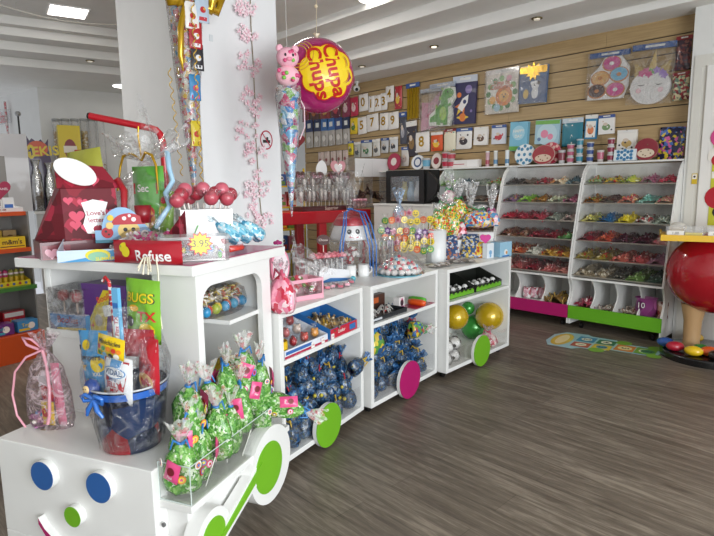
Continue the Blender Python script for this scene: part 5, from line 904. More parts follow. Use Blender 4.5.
b = B(); r = [( -.055, -.11, .225), (-.01, -.12, .235), (.02, -.13, .20), (.025, -.14, .15), (.05, -.135, .10), (.045, -.12, .06)]; b.tube(r, [.005, .010, .011, .010, .010, .008], 8); o = b.make('red_ribbon', mat('#a81424', .3, coat=.5), None, gp, YF); tag(o, 'broad dark red satin ribbon curling over the green bags', 'ribbon')
b = B(); r = [(.05, .04, .33), (.09, .0, .32), (.11, -.02, .27), (.13, -.03, .23), (.115, -.05, .19), (.135, -.06, .15), (.115, -.08, .11), (.10, -.09, .08)]; b.tube(r, [.006, .010, .009, .008, .010, .008, .010, .006], 8); o = b.make('light_blue_ribbon', mat('#a8cfe8', .3, coat=.5), None, gp, YF); tag(o, 'light blue curled ribbon beside the gift basket', 'ribbon')
_sg.__exit__()
# red triangular tray with shredded paper
tp = E2W(-.43, .22, RZ); _sg = Scaled(tp, 1.3); _sg.__enter__(); t = thing('heart_print_tray', 'dark red triangular heart tray with pale shredded sweets', 'gift box', tp, YF)
b = B(); b.prism([(-.02, 0), (.13, .0), (.13, .155)], -.003, 0, 0, T(0, .05, .0) @ FR); b.prism([(-.05, 0), (.07, 0), (.07, .14)], -.003, 0, 0, T(.13, .05, 0) @ Matrix.Rotation(-1.2, 4, 'Z') @ FR); b.b2((-.12, -.08, 0), (.12, .08, .004)); put_art(b, [('p', heart(.02, .08, .06), 1), ('p', heart(.015, .11, .10), 1), ('p', heart(.014, .04, .03), 1)], None, T(0, .05, 0) @ FR); b.make('card_wall', [HEARTM, HM[1]], t)
b = B(); b.lathe([(.01, .004), (.12, .006), (.13, .05), (.06, .09), (.01, .10)], 26, fn=crumple(1, 5, 4, .1), sy=.75); b.make('clear_bag', FILM, t)
heap('shredded_paper', 'pale pink shredded paper and sweets inside the clear bag', tp+Vector((0, 0, .006)), .20, .13, .07, ('#e0d0c8', '#d8b8b8', '#f0ece8', '#b89888', '#d84a8c'), 120, .014, 'stick', 12, cat='filling', rz=YF)
_sg.__exit__()
# red pouch overhanging the roof edge
_sg = Scaled(E2W(-.27, .03, RZ), 1.1); _sg.__enter__()
pack('red_sweet_pouch', 'red pouch with white lettering and a yellow chick lying at the roof edge', 'sweet bag', E2W(-.23, -.0, RZ+.001), .30, .085, .05, PL('#b01428', '#f4f0f0', '#e6d41e', '#8cb83a'), [('t', 'Refuse', .055, .04, .030, 1), ('c', -.09, .06, .018, 2), ('c', -.075, .045, .02, 2), ('c', -.10, .064, .004, 3)], yaw=YF+.05)
b = B()
for i in range(9):
    a = i*.7; b.tube([(0, 0, 0), (.012*math.cos(a), -.02-.008*math.sin(a), -.0), (.03*math.cos(a*1.3), -.035, -.035-.012*(i % 3))], .003, 5)
o = b.make('cream_ribbon_curl', mat('#e8e0c8', .4), None, E2W(-.20, -.02, RZ+.03), YF); tag(o, 'cream paper ribbon tassel hanging off the red pouch', 'ribbon')
b = B(); b.tube([(0, 0, 0), (.01, -.005, -.06), (.004, -.008, -.16), (.015, -.01, -.26)], .003, 5); o = b.make('cream_ribbon_curl', mat('#e8e0c8', .4), None, E2W(-.17, -.022, RZ+.03), YF); tag(o, 'thin cream ribbon end dangling before the cab wall', 'ribbon')
_sg.__exit__()
# clear tub with price star
cp = E2W(-.115, .17, RZ); _sg = Scaled(cp, 1.15); _sg.__enter__(); t = thing('clear_sweet_tub', 'clear plastic tub of pastel sweets with a price star', 'sweet tub', cp, YS-.9)
b = B(); b.prism(rrect(-.12, -.07, .12, .07, .02), .0, .08, 0); b.make('tub', clear_mat('tub_plastic', (1, 1, 1), .12, .5, 0), t)
b = B(); b.prism(rrect(-.125, -.075, .125, .075, .022), .08, .09, 0); b.make('tub_lid', clear_mat('tub_lid', (1, 1, 1), .3, .5, 0), t)
b = B(); b.prism(star(.045, .032, 12, 0, 0), 0, .002, 0, T(.02, -.078, .065) @ FR); b.prism(star(.038, .028, 12, 0, 0), .002, .003, 1, T(.02, -.078, .065) @ FR); b.text('3.95', .035, 2, T(.02, -.078, .065) @ FR @ T(0, 0, .003)); b.make('price_star', [M_('#c8281f'), M_('#e8d41e'), M_('#3a3020')], t)
heap('pastel_sweet_heap', 'white, green and pink sweets inside the clear tub', cp+Vector((0, 0, .002)), .21, .11, .05, ('#ece8e4', '#e0dcd8', '#58b04a', '#d8a8c0', '#e8c83a', '#8ca8d8'), 50, .015, 'blob', 31, rz=YS-.9)
_sg.__exit__()
# cherry box with lollipops
chp = E2W(-.30, .50, RZ); _sg = Scaled(chp, 1.6); _sg.__enter__(); YC = YS-.75; cb = tray('cherry_box', 'white box with cherry pictures holding red lollipops', 'sweet carton', chp, .15, .10, .125, [M_('#eeeeec'), M_('#b01c28'), M_('#4a9a3a'), M_('#f4c8c8')], YC, .125, [x for s in (-.045, .05) for x in (('c', s, .035, .014, 1), ('c', s+.016, .04, .012, 1), ('p', [(s, .045), (s+.003, .045), (s+.02, .08), (s+.015, .08)], 2))]+[('c', 0, .01, .02, 3, .008)])
r = random.Random(8)
for j in range(11):
    x, y = -.055+.011*j, r.uniform(-.03, .03); p = chp+Matrix.Rotation(YC, 3, 'Z') @ Vector((x, y, .06)); l = thing('cherry_lollipop', 'dusty red wrapped lollipop in the cherry box, '+['one', 'second', 'third', 'fourth', 'fifth', 'sixth', 'seventh', 'eighth', 'ninth', 'tenth', 'last'][j]+' from the near end', 'lollipop', p, YC, 'lollipops in the cherry box'); l.rotation_euler = Euler((r.uniform(-.2, .3), (x+.0)*5, YC))
    b = B(); b.cyl((0, 0, 0), (0, 0, .085), .003, n=8); b.make('stick', mat('#e8e0d8', .5), l); b = B(); b.sph((0, 0, .10+.012*(j % 3)), (.022, .018, .022), 0, 12, 8); b.make('sweet_ball', M_(['#b84a58', '#a83040', '#c86070'][j % 3]), l); b = B(); fan(b, .02, .028, .02, M=T(0, 0, .105), n=8, seed=j); b.make('clear_wrap', FILM, l)
_sg.__exit__()
# turquoise twisted bags and a leaflet box
tb = [((-.13, .55), .3, 'nearest the cherry box'), ((-.11, .63), .5, 'in the middle of the roof corner'), ((-.09, .71), .7, 'at the roof\'s far corner')]
TQ = print_mat(('#6ab8d0', '#8ccce0', '#4a98b8', '#b8dce8', '#3a88a8', '#e0e8ea'), 60, .25, .5, 9, .6)
for j, ((x, y), a, l) in enumerate(tb):
    t = twist_bag('turquoise_sweet_bag', 'turquoise crinkled sweet bag lying '+l, 'sweet bag', E2W(x, y, RZ+.05), .10, .14, TQ, clear_mat('ruffle', (.8, .95, 1), .3, .6, .8), mat('#d8e8f0', .4), .04, 90+j, 0, 0, 'turquoise sweet bags on the roof'); t.rotation_euler = Euler((RAD(-50), 0, YS+.5+a*.6))
pack('snow_scene_box', 'small box printed with a dark blue winter night picture', 'sweet carton', E2W(-.30, .70, RZ), .18, .13, .06, PL('#c8c8cc', '#26365c', '#e4e6ea', '#a84048', '#d8dce4'), [('r', -.065, .04, .065, .1, 1), ('p', [(-.065, .04), (.065, .04), (.065, .075), (.01, .05)], 2), ('c', -.04, .08, .012, 3), ('r', -.065, .005, .065, .035, 4)], 'box', yaw=YS-.75, pitch=-.1)
pack('red_candy_packet', 'flat red sweet packet on the roof before the turquoise bags', 'sweet packet', E2W(-.06, .42, RZ+.012), .11, .03, .05, PL('#c83a30', '#e8a890', '#f0e8e0'), [('r', -.05, .005, .05, .015, 1)], yaw=YS)
b = B()
for i in range(6): a = i*PI/3; b.sph((.014*math.cos(a), .014*math.sin(a), .018), (.011, .011, .009), 0, 8, 6)
b.sph((0, 0, .024), .009); o = b.make('gift_bow', M_('#a01868'), None, E2W(-.028, .77, RZ), YF); tag(o, 'magenta gift bow at the far corner of the roof', 'gift bow')
# ================================================================== ON THE WAGON TOPS
WZ = .8708
def WP(px, py, z=WZ): return P(px, py, z=z)
def GS(a, k):
    global _sg
    if k is None: _sg.__exit__(); return
    _sg = Scaled(a, k); _sg.__enter__()
def FC(p): return math.atan2(-p[1], -p[0])+PI/2       # yaw that faces where a shopper stands
PINK = print_mat(('#e88aa4', '#f0b0c0', '#d8506c', '#f4d8dc', '#c83048', '#f0a0b4'), 45, .25, .5, 11, .4)
# pink bag and heart lid box by the cab
p = WP(283, 312); GS(p, 1.3); t = twist_bag('pink_sweet_bag', 'pink and red gummy bear bag at the near corner of the first wagon', 'sweet bag', p, .13, .15, PINK, FILMP, mat('#d8607c', .4), .05, 51, 0, 0)
GS(0, None); p = WP(301, 298); GS(p, 1.4); yb = w1[1]; t = thing('pink_gift_box', 'pale pink window gift box with an open oval lid, on the first wagon', 'gift box', p, yb-.35)
b = B(); b.b2((-.075, -.055, 0), (.075, .055, .004)); b.b2((-.075, -.055, .004), (-.068, .055, .085)); b.b2((.068, -.055, .004), (.075, .055, .085)); b.b2((-.068, .048, .004), (.068, .055, .085)); b.b2((-.068, -.055, .004), (.068, -.048, .02)); b.b2((-.068, -.055, .072), (.068, -.048, .085)); b.make('box_body', M_('#e8a8b8'), t)
b = B(); b.b2((-.068, -.053, .02), (.068, -.051, .072)); b.make('window_film', FILM, t)
b = B(); b.prism([(x-.11, y+.14) for x, y in circ(.058, 28, 0, 0, .072)], -.012, 0, 0, T(0, .02, 0) @ Matrix.Rotation(.35, 4, 'Z') @ FR, smooth=True); b.prism([(x-.11, y+.14) for x, y in circ(.048, 28, 0, 0, .062)], 0, .002, 1, T(0, .02, 0) @ Matrix.Rotation(.35, 4, 'Z') @ FR); put_art(b, [('p', heart(.014, -.11, .15), 2)], None, T(0, .02, 0) @ Matrix.Rotation(.35, 4, 'Z') @ FR @ T(0, 0, .002)); b.make('oval_lid', [M_('#e890a8'), M_('#f0e4e8'), M_('#e0a0b4')], t)
heap('red_sweet_heap', 'red and white sweets showing in the pink gift box', p+Vector((0, 0, .005)), .125, .09, .09, ('#c8384c', '#f0e4e0', '#d87088', '#6a8a3a'), 40, .014, 'blob', 41, rz=yb-.35)
b = B(); b.grid(lambda u, v: (.02+.16*u+.02*math.sin(9*v), .03+.05*v+.03*math.sin(6*u), .10+.16*v*(1-u)+.02*math.sin(14*u+8*v)), 12, 12, 0); b.grid(lambda u, v: (-.05+.2*u, -.02+.04*math.sin(5*u), .085+.10*v*(1-.8*u)), 12, 8, 0)
o = b.make('clear_wrap_sheet', FILMW, None, p, yb-.2); tag(o, 'crumpled clear wrap sheet rising off the pink gift box', 'clear wrap')
GS(0, None)
# flat pink lollies
r = random.Random(6)
for j in range(9):
    px, py = 311+5.0*j, 292-.9*j+r.uniform(-3, 2); p = WP(px, py); p.z += .012; t = thing('pink_flat_lolly', 'flat pink wrapped lolly lying on the first wagon top, '+['beside the gift box', 'second from the gift box', 'third from the gift box', 'fourth from the gift box', 'middle of the row', 'sixth from the gift box', 'before the white mug', 'second before the end', 'at the far end'][j], 'lolly', p, w1[1]+r.uniform(-.6, .6)+.6, 'flat pink lollies')
    b = B(); b.box((0, 0, 0), (.07, .03, .014), 0); b.box((0, -.002, .0076), (.04, .02, .001), 1); b.make('sweet', [M_(['#d86078', '#e8a0b0', '#c84860'][j % 3]), M_('#f0dce0')], t); b = B(); b.cyl((.035, 0, 0), (.10, 0, -.006), .003, n=6); b.make('stick', mat('#f0ece8', .5), t); b = B(); b.box((0, 0, .001), (.09, .045, .02)); b.make('clear_wrap', FILM, t)
# white paper boxes with clear marshmallow tubs
p = WP(328, 280); GS(p, 1.4); t = thing('marshmallow_carton', 'white open carton of clear wrapped pink rose lollipops', 'sweet carton', p, FC(p)+.5)
b = B(); b.b2((-.09, -.06, 0), (.09, .06, .004)); b.prism([(-.09, 0), (.09, 0), (.085, .05), (-.07, .075)], -.003, 0, 0, T(0, -.06, 0) @ FR); b.prism([(-.06, 0), (.06, 0), (.06, .05), (-.06, .075)], 0, .003, 0, T(-.09, 0, 0) @ Matrix.Rotation(-PI/2, 4, 'Z') @ FR); put_art(b, [('p', [(-.09, 0), (.09, 0), (.09, .01), (-.02, .02)], 1)], None, T(0, -.06, 0) @ FR); b.make('carton_wall', [M_('#e6e6e8'), M_('#3a78b8')], t)
for j in range(12):
    x, y = -.075+.0145*j, (.03 if j % 2 else -.02); q = p+Matrix.Rotation(FC(p)+.5, 3, 'Z') @ Vector((x, y, .005)); l = thing('rose_lollipop', 'clear wrapped lollipop with pink rose top, '+['first', 'second', 'third', 'fourth', 'fifth', 'sixth', 'seventh', 'eighth', 'ninth', 'tenth', 'eleventh', 'last'][j]+' in the white carton', 'lollipop', q, j*.6, 'rose lollipops')
    b = B(); b.cyl((0, 0, 0), (0, 0, .10), .0025, n=6); b.make('stick', mat('#f0eeea', .5), l); b = B(); b.lathe([(.003, .0), (.02, .02), (.022, .07), (.012, .10)], 10, fn=crumple(1, 3, j)); b.make('clear_wrap', FILMW, l)
    b = B(); [b.sph((.012*math.cos(a), .012*math.sin(a), .115), (.011, .011, .009), 0, 8, 5) for a in [i*2*PI/5 for i in range(5)]]; b.sph((0, 0, .122), .009); b.make('rose', M_(['#d87a84', '#e0a0a8', '#c86470'][j % 3]), l)
GS(0, None)
# dark heart chocolates at the back of the first wagon
for j, (px, py, rr, c, l) in enumerate(((324, 240, .045, '#4a2420', 'dark brown oval chocolate disc with white lettering behind the rose lollipops'), (309, 262, .035, '#5a3a2c', 'brown chocolate figure standing behind the pink lid'))):
    p = WP(px, 279-j*-6); z = P(px, py, pt=(p.x, p.y, 0), h=PSI+PI/2).z; t = thing('chocolate_disc', l, 'chocolate', p, FC(p)); b = B(); b.prism([(x, y+z-WZ) for x, y in circ(rr, 24, 0, 0, rr*.8)], -.008, 0, 0, FR, smooth=True); b.text('Choco', rr*.5, 1, FR @ T(0, z-WZ, .001)); b.make('disc', [M_(c), M_('#e8dcd4')], t); b = B(); b.cyl((0, .004, 0), (0, .004, z-WZ), .003, n=6); b.make('stick', mat('#e8e0d0', .5), t); b = B(); b.cyl((0, .004, 0), (0, .004, .004), .02, n=14); b.make('foot', mat('#e8e0d0', .5), t)
# snowman pot in cellophane
p = WP(351, 274); GS(p, 1.36); t = thing('snowman_gift_pot', 'white smiling pot head with red hat, wrapped in clear film with blue ribbons', 'gift pot', p, FC(p)+.15)
b = B(); b.lathe([(0, 0), (.05, 0), (.062, .01), (.066, .18), (.066, .185)], 26); b.make('glass_jar', clear_mat('jar_glass', (1, 1, 1), .06, .5, 0), t)
b = B(); b.lathe([(.06, .185), (.105, .188), (.107, .20), (.092, .245), (.08, .268)], 30); b.lathe([(.02, .184), (.06, .185)], 20); b.make('head_pot', M_('#eeeeee'), t)
b = B(); b.lathe([(.088, .262), (.090, .272), (.074, .296), (.03, .308), (.0, .31)], 30, fn=crumple(1, 5, 2, .05)); b.make('red_hat', M_('#c0283a'), t)
b = B()
for s in (-.2, .24): b.sph((.096*math.sin(s), -.096*math.cos(s), .232), (.012, .006, .014), 0, 10, 8); b.sph((.1*math.sin(s)-.003, -.102*math.cos(s), .236), .004, 1, 6, 4)
b.make('painted_eye', [BLACK, WHITE], t); b = B(); b.tube([(.103*math.sin(a), -.103*math.cos(a), .205-.004*math.cos((a-.05)*9)) for a in [-.22+.06*i for i in range(9)]], .0035, 6); b.make('mouth', M_('#c84858'), t)
b = B(); b.lathe([(.05, .0), (.078, .01), (.115, .16), (.112, .25), (.06, .32), (.014, .345)], 34, fn=crumple(1, 5, 5, .05)); fan(b, .014, .075, .19, M=T(0, 0, .345), seed=6, n=30, fold=.3); b.make('cellophane_wrap', FILM, t)
b = B(); b.tube([(.014*math.cos(a), .014*math.sin(a), .345) for a in [i*PI/5 for i in range(10)]], .006, 6, closed=True)
for x0, x1, z1 in ((-.03, -.06, .08), (-.04, -.075, .03), (.04, .085, .04), (.055, .10, .0), (.07, .115, .0)): b.tube([(0, -.015, .345), (x0, -.07, .33), (x0*1.3, -.114, .27), ((x0+x1)/1.6, -.119, .16), (x1, -.11, z1)], [.002, .0035, .004, .004, .0025], 6)
b.make('blue_ribbon', mat('#2f6cb8', .25, coat=.5), t)
heap('red_sweet_heap', 'red and white sweets inside the snowman pot\'s jar', p+Vector((0, 0, .004)), .08, .08, .16, ('#b8202c', '#e8e4e0', '#8c1a24', '#d8d0cc'), 60, .014, 'blob', 44)
GS(0, None)
b = B(); fan(b, .02, .05, .04, M=T(0, 0, .0), n=12); b.lathe([(.01, 0), (.03, .02), (.015, .04)], 12); p2 = WP(374, 268); o = b.make('blue_gift_bow', mat('#1f3f78', .3, coat=.5), None, p2); tag(o, 'dark blue ruffled bow lying at the foot of the snowman pot', 'gift bow')
mug('white_mug', 'plain white mug before the snowman pot, nearer of two', WP(350.5, 277), FC(WP(350, 277))+2.2, .085, .040, M_('#eeeeec')); mug('white_mug', 'plain white mug beside the blue bow, farther of two', WP(363.5, 276), FC(WP(363, 276)), .085, .040, M_('#f0f0ee'))
p = WP(353, 281); b = B(); b.sph((0, 0, .018), (.02, .02, .017), 0); b.cyl((0, 0, 0), (0, 0, .004), .014, n=12); tag(b.make('turquoise_sweet', M_('#5ab8c8'), None, p), 'round turquoise sweet in front of the white mugs', 'sweet')
# clear tubes
for j in range(8):
    px = 366+4.0*j; p = WP(px+2, 268-.8*j); t = thing('cutlery_tube', 'clear upright tube bag of pale spoons, '+['nearest the snowman', 'second from the snowman', 'third from the snowman', 'fourth from the snowman', 'fifth from the snowman', 'sixth from the snowman', 'second from the smiley lollies', 'next to the smiley lollies'][j], 'sweet packet', p, j, 'clear tubes on the wagon'); 
    b = B(); b.lathe([(.004, 0), (.022, .01), (.024, .15), (.014, .18), (.030, .22)], 12, fn=crumple(1, 3, j)); b.make('clear_bag', FILMW, t); b = B(); b.lathe([(.01, .01), (.014, .08), (.011, .125), (0, .13)], 10); b.cyl((.004, 0, .02), (.006, 0, .19), .003, n=6, m=1); b.make('filling', [M_('#8a6a5c' if j % 2 else '#c8b8a8'), M_('#f0ece4')], t)
# marshmallow cake bag
p = WP(399, 274); GS(p, 1.22); t = thing('marshmallow_cake_bag', 'low marshmallow cake with red and blue sweets in a clear bag on the middle wagon', 'sweet cake', p, w2[1])
b = B(); b.cyl((0, 0, 0), (0, 0, .006), .135, n=36); b.make('board', M_('#68b8cc'), t); b = B(); r = random.Random(4)
for ring, n, z, R0 in ((0, 18, .025, .115), (1, 14, .05, .085), (2, 9, .07, .05), (3, 4, .085, .02)):
    for k in range(n): a = 2*PI*k/n+ring; b.sph((R0*math.cos(a), R0*math.sin(a), z), (.022, .02, .018), 0, 9, 6)
b.make('marshmallow_dome', M_('#f0ebe8'), t); b = B()
for k in range(46): a = k*2.4; rr = .125*math.sqrt(k/46); b.sph((rr*math.cos(a), rr*math.sin(a), .105-.075*(rr/.125)**1.4), .011, k % 3, 8, 5)
b.make('sweet_topping', [M_('#d8485a'), M_('#8ac4d8'), M_('#e8a0a8')], t); b = B(); b.lathe([(.02, 0), (.145, .006), (.15, .05), (.10, .11), (.03, .135)], 36, fn=crumple(1, 6, 8, .07)); fan(b, .02, .06, .05, M=T(.05, .0, .11)); b.make('clear_bag', FILM, t)
GS(0, None)
# smiley lollipop stand
p0 = WP(407, 262); GS(p0, 1.5); st_ = thing('lollipop_stand', 'clear two tier lollipop stand filled with smiley face lollies', 'lollipop stand', p0, FC(p0))
b = B(); b.prism(rrect(-.14, -.055, .14, .055, .01), .0, .006, 0); b.prism(rrect(-.14, -.055, .14, .055, .01), .075, .08, 0); b.prism(rrect(-.12, -.035, .12, .035, .01), .14, .145, 0)
for x in (-.13, .13): b.b2((x-.003, -.05, .006), (x+.003, .05, .14))
b.make('acrylic_tier', clear_mat('tier', (.95, 1, 1), .10, .5, 0), st_)
FACE = [('#f0d428', '#2a2420'), ('#e86a2c', '#f0d0a0'), ('#6a3a84', '#e0c8e8'), ('#e8a0b4', '#b83858'), ('#4a9a3c', '#f0d840'), ('#d8442c', '#f0e0c0')]; r = random.Random(13); n = 0
for row, (z, ny, x0, dx, nn) in enumerate(((.09, -.04, -.13, .037, 8), (.15, -.01, -.14, .034, 9), (.21, .02, -.12, .035, 8), (.245, .045, -.06, .036, 4), (.055, -.045, -.125, .036, 8), (.12, -.03, -.12, .036, 8))):
    for j in range(nn):
        fc = FACE[0] if row == 0 and j > 2 else FACE[r.choice((0, 1, 2, 3, 4, 5, 0, 1))]; q = p0+Matrix.Rotation(FC(p0), 3, 'Z') @ Vector((x0+dx*j, ny, .0805 if row == 0 else .1455)); hz = z+r.uniform(-.01, .01)-(.0805 if row == 0 else .1455)+.02
        cn = {'#f0d428': 'yellow smiley', '#e86a2c': 'orange faced', '#6a3a84': 'purple flower', '#e8a0b4': 'pink star', '#4a9a3c': 'green and yellow', '#d8442c': 'red faced'}[fc[0]]
        l = thing('face_lollipop', f'{cn} lollipop, {["front", "second", "third", "back", "lowest", "middle"][row]} row of the clear stand, {["first", "second", "third", "fourth", "fifth", "sixth", "seventh", "eighth", "ninth"][j]} along', 'lollipop', q, FC(p0)+r.uniform(-.3, .3), 'face lollipops on the stand')
        b = B(); b.cyl((0, 0, 0), (0, 0, hz), .002, n=6); b.make('stick', mat('#f0ece8', .5), l)
        b = B(); Mz = T(0, 0, hz) @ FR
        if cn in ('purple flower', 'pink star'): b.prism(star(.024, .014, 7 if cn[0] == 'p' and 'flower' in cn else 5, 0, 0), -.005, .004, 0, Mz); b.prism(circ(.009, 10), .004, .006, 1, Mz)
        else: b.prism(circ(.0195, 18), -.005, .004, 0, Mz, smooth=True); put_art(b, [('c', -.007, .005, .0032, 1), ('c', .007, .005, .0032, 1), ('p', [(.011*math.cos(a), -.001+.011*math.sin(a)) for a in [PI+PI*i/6 for i in range(7)]]+[(.008*math.cos(a), .0+.006*math.sin(a)) for a in [2*PI-PI*i/6 for i in range(7)]], 1)], None, Mz @ T(0, 0, .0035)) 
        b.make('sweet_face', [M_(fc[0]), M_(fc[1])], l)
        if j % 2 == 0: b = B(); b.lathe([(.002, hz-.03), (.022, hz-.012), (.026, hz+.008), (.012, hz+.03), (.02, hz+.04)], 10, sy=.5); b.make('clear_wrap', FILM, l)
GS(0, None)
for j, (px, py) in enumerate(((419, 236), (417, 249))):
    q = P(px, py, pt=(p0.x+.03, p0.y-.05, 0), h=PSI+PI/2); pack('price_tag', 'small white price tag on the clear lollipop stand, '+['upper', 'lower'][j], 'price tag', q, .035, .025, .002, PL('#f4f4f2', '#888890'), [('t', '0.50', .011, 0, .012, 1)], 'box', yaw=FC(q), roll=.15)
q = P(399, 197, pt=(p0.x-.05, p0.y+.06, 0), h=PSI+PI/2); b = B(); fan(b, .012, .055, .12, M=T(0, 0, -.06), n=20, seed=3); b.lathe([(.012, -.06), (.05, -.12), (.05, -.16)], 18, fn=crumple(1, 5, 2)); b.cyl((0, 0, -.16), (0, 0, P(399, 262, pt=(p0.x-.05, p0.y+.06, 0), h=PSI+PI/2).z-q.z), .004, n=6); tag(b.make('clear_wrap_sheet', FILMB, None, q), 'bluish clear film ruffle standing behind the smiley lollipops', 'clear wrap')
# white pots and bags on the third wagon
p = WP(436, 261.5); GS(p, 1.7); b = B(); b.lathe([(0, 0), (.047, 0), (.048, .004), (.050, .155), (.047, .155), (.045, .01), (0, .008)], 30); t = tag(b.make('white_pot', M_('#eceeee'), None, p), 'tall plain white pot holding fruity lollipop bags', 'pot'); b = B(); b.tube([(.05, -.0, .12), (.072, 0, .115), (.075, 0, .06), (.05, 0, .045)], .006, 8); b.make('handle', M_('#eceeee'), t); t.rotation_euler.z = FC(p)+2.4
GS(0, None); q = WP(475, 254); GS(q, 1.6); pack('white_open_box', 'white cardboard box with a small orange seal behind the flat packets', 'box', q, .20, .13, .10, PL('#efefee', '#d8603c', '#f4e8e0'), [('r', .03, .085, .06, .115, 1), ('r', .037, .092, .053, .108, 2)], 'box', yaw=FC(q))
GS(0, None); q2 = WP(456, 256); GS(q2, 1.5); pack('white_open_box', 'plain white open box between the tall pot and the sealed box', 'box', q2, .12, .10, .08, PL('#eceeee', '#e0e0e0'), [], 'box', yaw=FC(q2))
GS(0, None)
SM = print_mat(('#e8c82c', '#3f9a3c', '#e06028', '#f0e8c8', '#d83a30', '#58b04a', '#f0d84a'), 75, .22, .5, 14, .4)
SM2 = print_mat(('#3a90c8', '#e8d02c', '#c8402c', '#f0e4d0', '#4aa0d8', '#e8a08c'), 55, .22, .5, 15, .4)
RUFC = clear_mat('ruffle_clear', (1, 1, 1), .22, .7, 1.0, 18, .12)
def topbag(name, l, px, py, w, h, m, fh, zb, seed, base=(0, 0), tie=mat('#3a9a5a', .4), cat='sweet bag', back=.0):
    p = WP(px, 256); c = Vector((p.x, p.y, 0)); dirv = c.normalized()*back; q = P(px, py, pt=(c.x+dirv.x, c.y+dirv.y, 0), h=PSI+PI/2)
    return twist_bag(name, l, cat, q, w*1.55, h*1.4, m, RUFC, tie, fh*1.3, seed, FC(q), 0, 'bags at the back of the train')
sbz = None
topbag('fruit_lolly_bag', 'yellow and red fruit lollipop bag standing in the tall white pot', 438, 236, .11, .16, SM, .05, 0, 201, back=.02)
topbag('fruit_lolly_bag', 'clear bag of yellow and orange fruit sweets beside the tall pot', 451, 237, .13, .20, SM, .03, 0, 202, back=.06)
topbag('fruit_lolly_bag', 'green ribboned fruit lollipop bag behind the tall pot', 443, 226, .12, .15, SM, .06, 0, 203, back=.14)
topbag('fruit_lolly_bag', 'yellow fruit sweet bag with tall clear ruffle, in the middle', 458, 219, .12, .13, SM, .12, 0, 204, back=.14)
topbag('green_red_bag', 'green and red sweet bag behind the sealed box', 470, 226, .13, .12, print_mat(('#3f9a3c', '#c83a2c', '#e8e0c0', '#2f7a34', '#d8863c'), 36), .16, 0, 205, back=.16)
topbag('blue_yellow_bag', 'blue and yellow printed sweet bag resting on the sealed box', 478, 227, .17, .11, SM2, .03, 0, 206, back=.05)
topbag('pink_bow_bag', 'pinkish sweet bag with pink bow and clear ruffle at the back', 491, 226, .10, .10, print_mat(('#e8b0c4', '#5a9ac8', '#e8a878', '#f0e0e4'), 36), .16, 0, 207, tie=mat('#d870a8', .4), back=.10)
topbag('red_heart_bag', 'red and pink lollipop bag between pot and sealed box', 461, 243, .07, .14, print_mat(('#c82838', '#e8a0b0', '#b82030', '#f0e0e0'), 40), .02, 0, 208, back=.03)
topbag('clear_tall_bag', 'clear topped sweet bag with pale pink flowers near the stands', 449, 205, .10, .10, print_mat(('#e8c0cc', '#f0e4e0', '#d89ab0', '#8ab070'), 40), .10, 0, 209, back=.22)
# bags resting flat in front
flat = [((452, 260), '#2a4a78', '#a8623a', 'dark blue packet of brown nuts leaning on the white box', -.2), ((462, 257), '#34567f', '#c07a48', 'blue and brown snack packet leaning beside the nut packet', .1), ((470, 258), '#2f4f7c', '#d8b83a', 'blue packet with yellow figure in the packet row', 0), ((478, 258), '#e0c02a', '#b8402c', 'yellow and red packet low in the packet row', .1), ((487, 255), '#3f5f90', '#5ab04a', 'blue packet with green stripe near the small blue box', -.1)]
for j, ((px, py), c1, c2, l, ro) in enumerate(flat):
    q = WP(px, py); pack('snack_packet', l, 'snack packet', q+Vector((0, 0, .003)), .15, .22 if j < 3 else .15, .04, [print_mat((c1, c1, c2, '#c8ccd4', c1), 60), M_(c2)], [], yaw=FC(q), pitch=-.45, roll=ro, group='snack packets before the white boxes')
for j, (px, py, l) in enumerate(((440, 268, 'nearest the marshmallow cake'), (450, 266, 'in the middle of the wagon edge'), (461, 263, 'before the snack packets'), (474, 262, 'under the yellow packet'))):
    q = WP(px, py); o = pack('flat_sweet_packet', 'flat clear packet of grey brown sweets lying '+l, 'sweet packet', q+Vector((0, 0, .014)), .13, .11, .024, [print_mat(('#8a8078', '#b8b4ac', '#5a524c', '#d8d4d0', '#a88a70'), 50)], [], yaw=w3[1]+.3*j, group='flat packets on the third wagon'); o.rotation_euler = Euler((RAD(-88), 0, w3[1]+.3*j))
q = WP(501, 256); pack('small_blue_box', 'small pale blue carton with animal picture at the third wagon\'s far end', 'sweet carton', q, .17, .13, .10, PL('#9cc8e0', '#e8eef0', '#d89a5a', '#3a78b8'), [('c', .0, .04, .026, 1), ('c', .01, .035, .014, 2), ('r', -.05, .0, .05, .012, 3)], 'box', yaw=w3[1]-.15)
q = WP(488, 258); p_ = pack('bear_packet', 'white and blue bear carton standing beside the pale blue one', 'sweet carton', q, .09, .13, .05, PL('#e4ecf2', '#7ab0d8', '#f4f4f4'), [('c', 0, .05, .02, 1), ('c', 0, .02, .012, 1)], 'box', yaw=w3[1]-.15)
b = B(); b.prism(heart(.05, 0, .17), -.01, .01, 0, FR); b.cyl((0, 0, 0), (0, 0, .14), .003, n=6); tag(b.make('pink_heart_sweet', M_('#d83a98'), None, WP(485, 258), FC(q)), 'magenta heart sweet above the bear carton', 'sweet')
q = WP(420, 275); b = B(); 
for k in range(6): b.cyl((.02*k-.05, .006*(k % 2), .008), (.02*k-.01, .05, .018), .006, n=8, m=k % 2)
tag(b.make('candy_stick_bundle', [M_('#d8c49a'), M_('#b86a5a')], None, q, w2[1]), 'small bundle of beige candy sticks beside the marshmallow cake', 'sweets')
# ================================================================== ON THE PILLAR
def PXP(px, py, off=0): return P(px, py, X=PX+off)
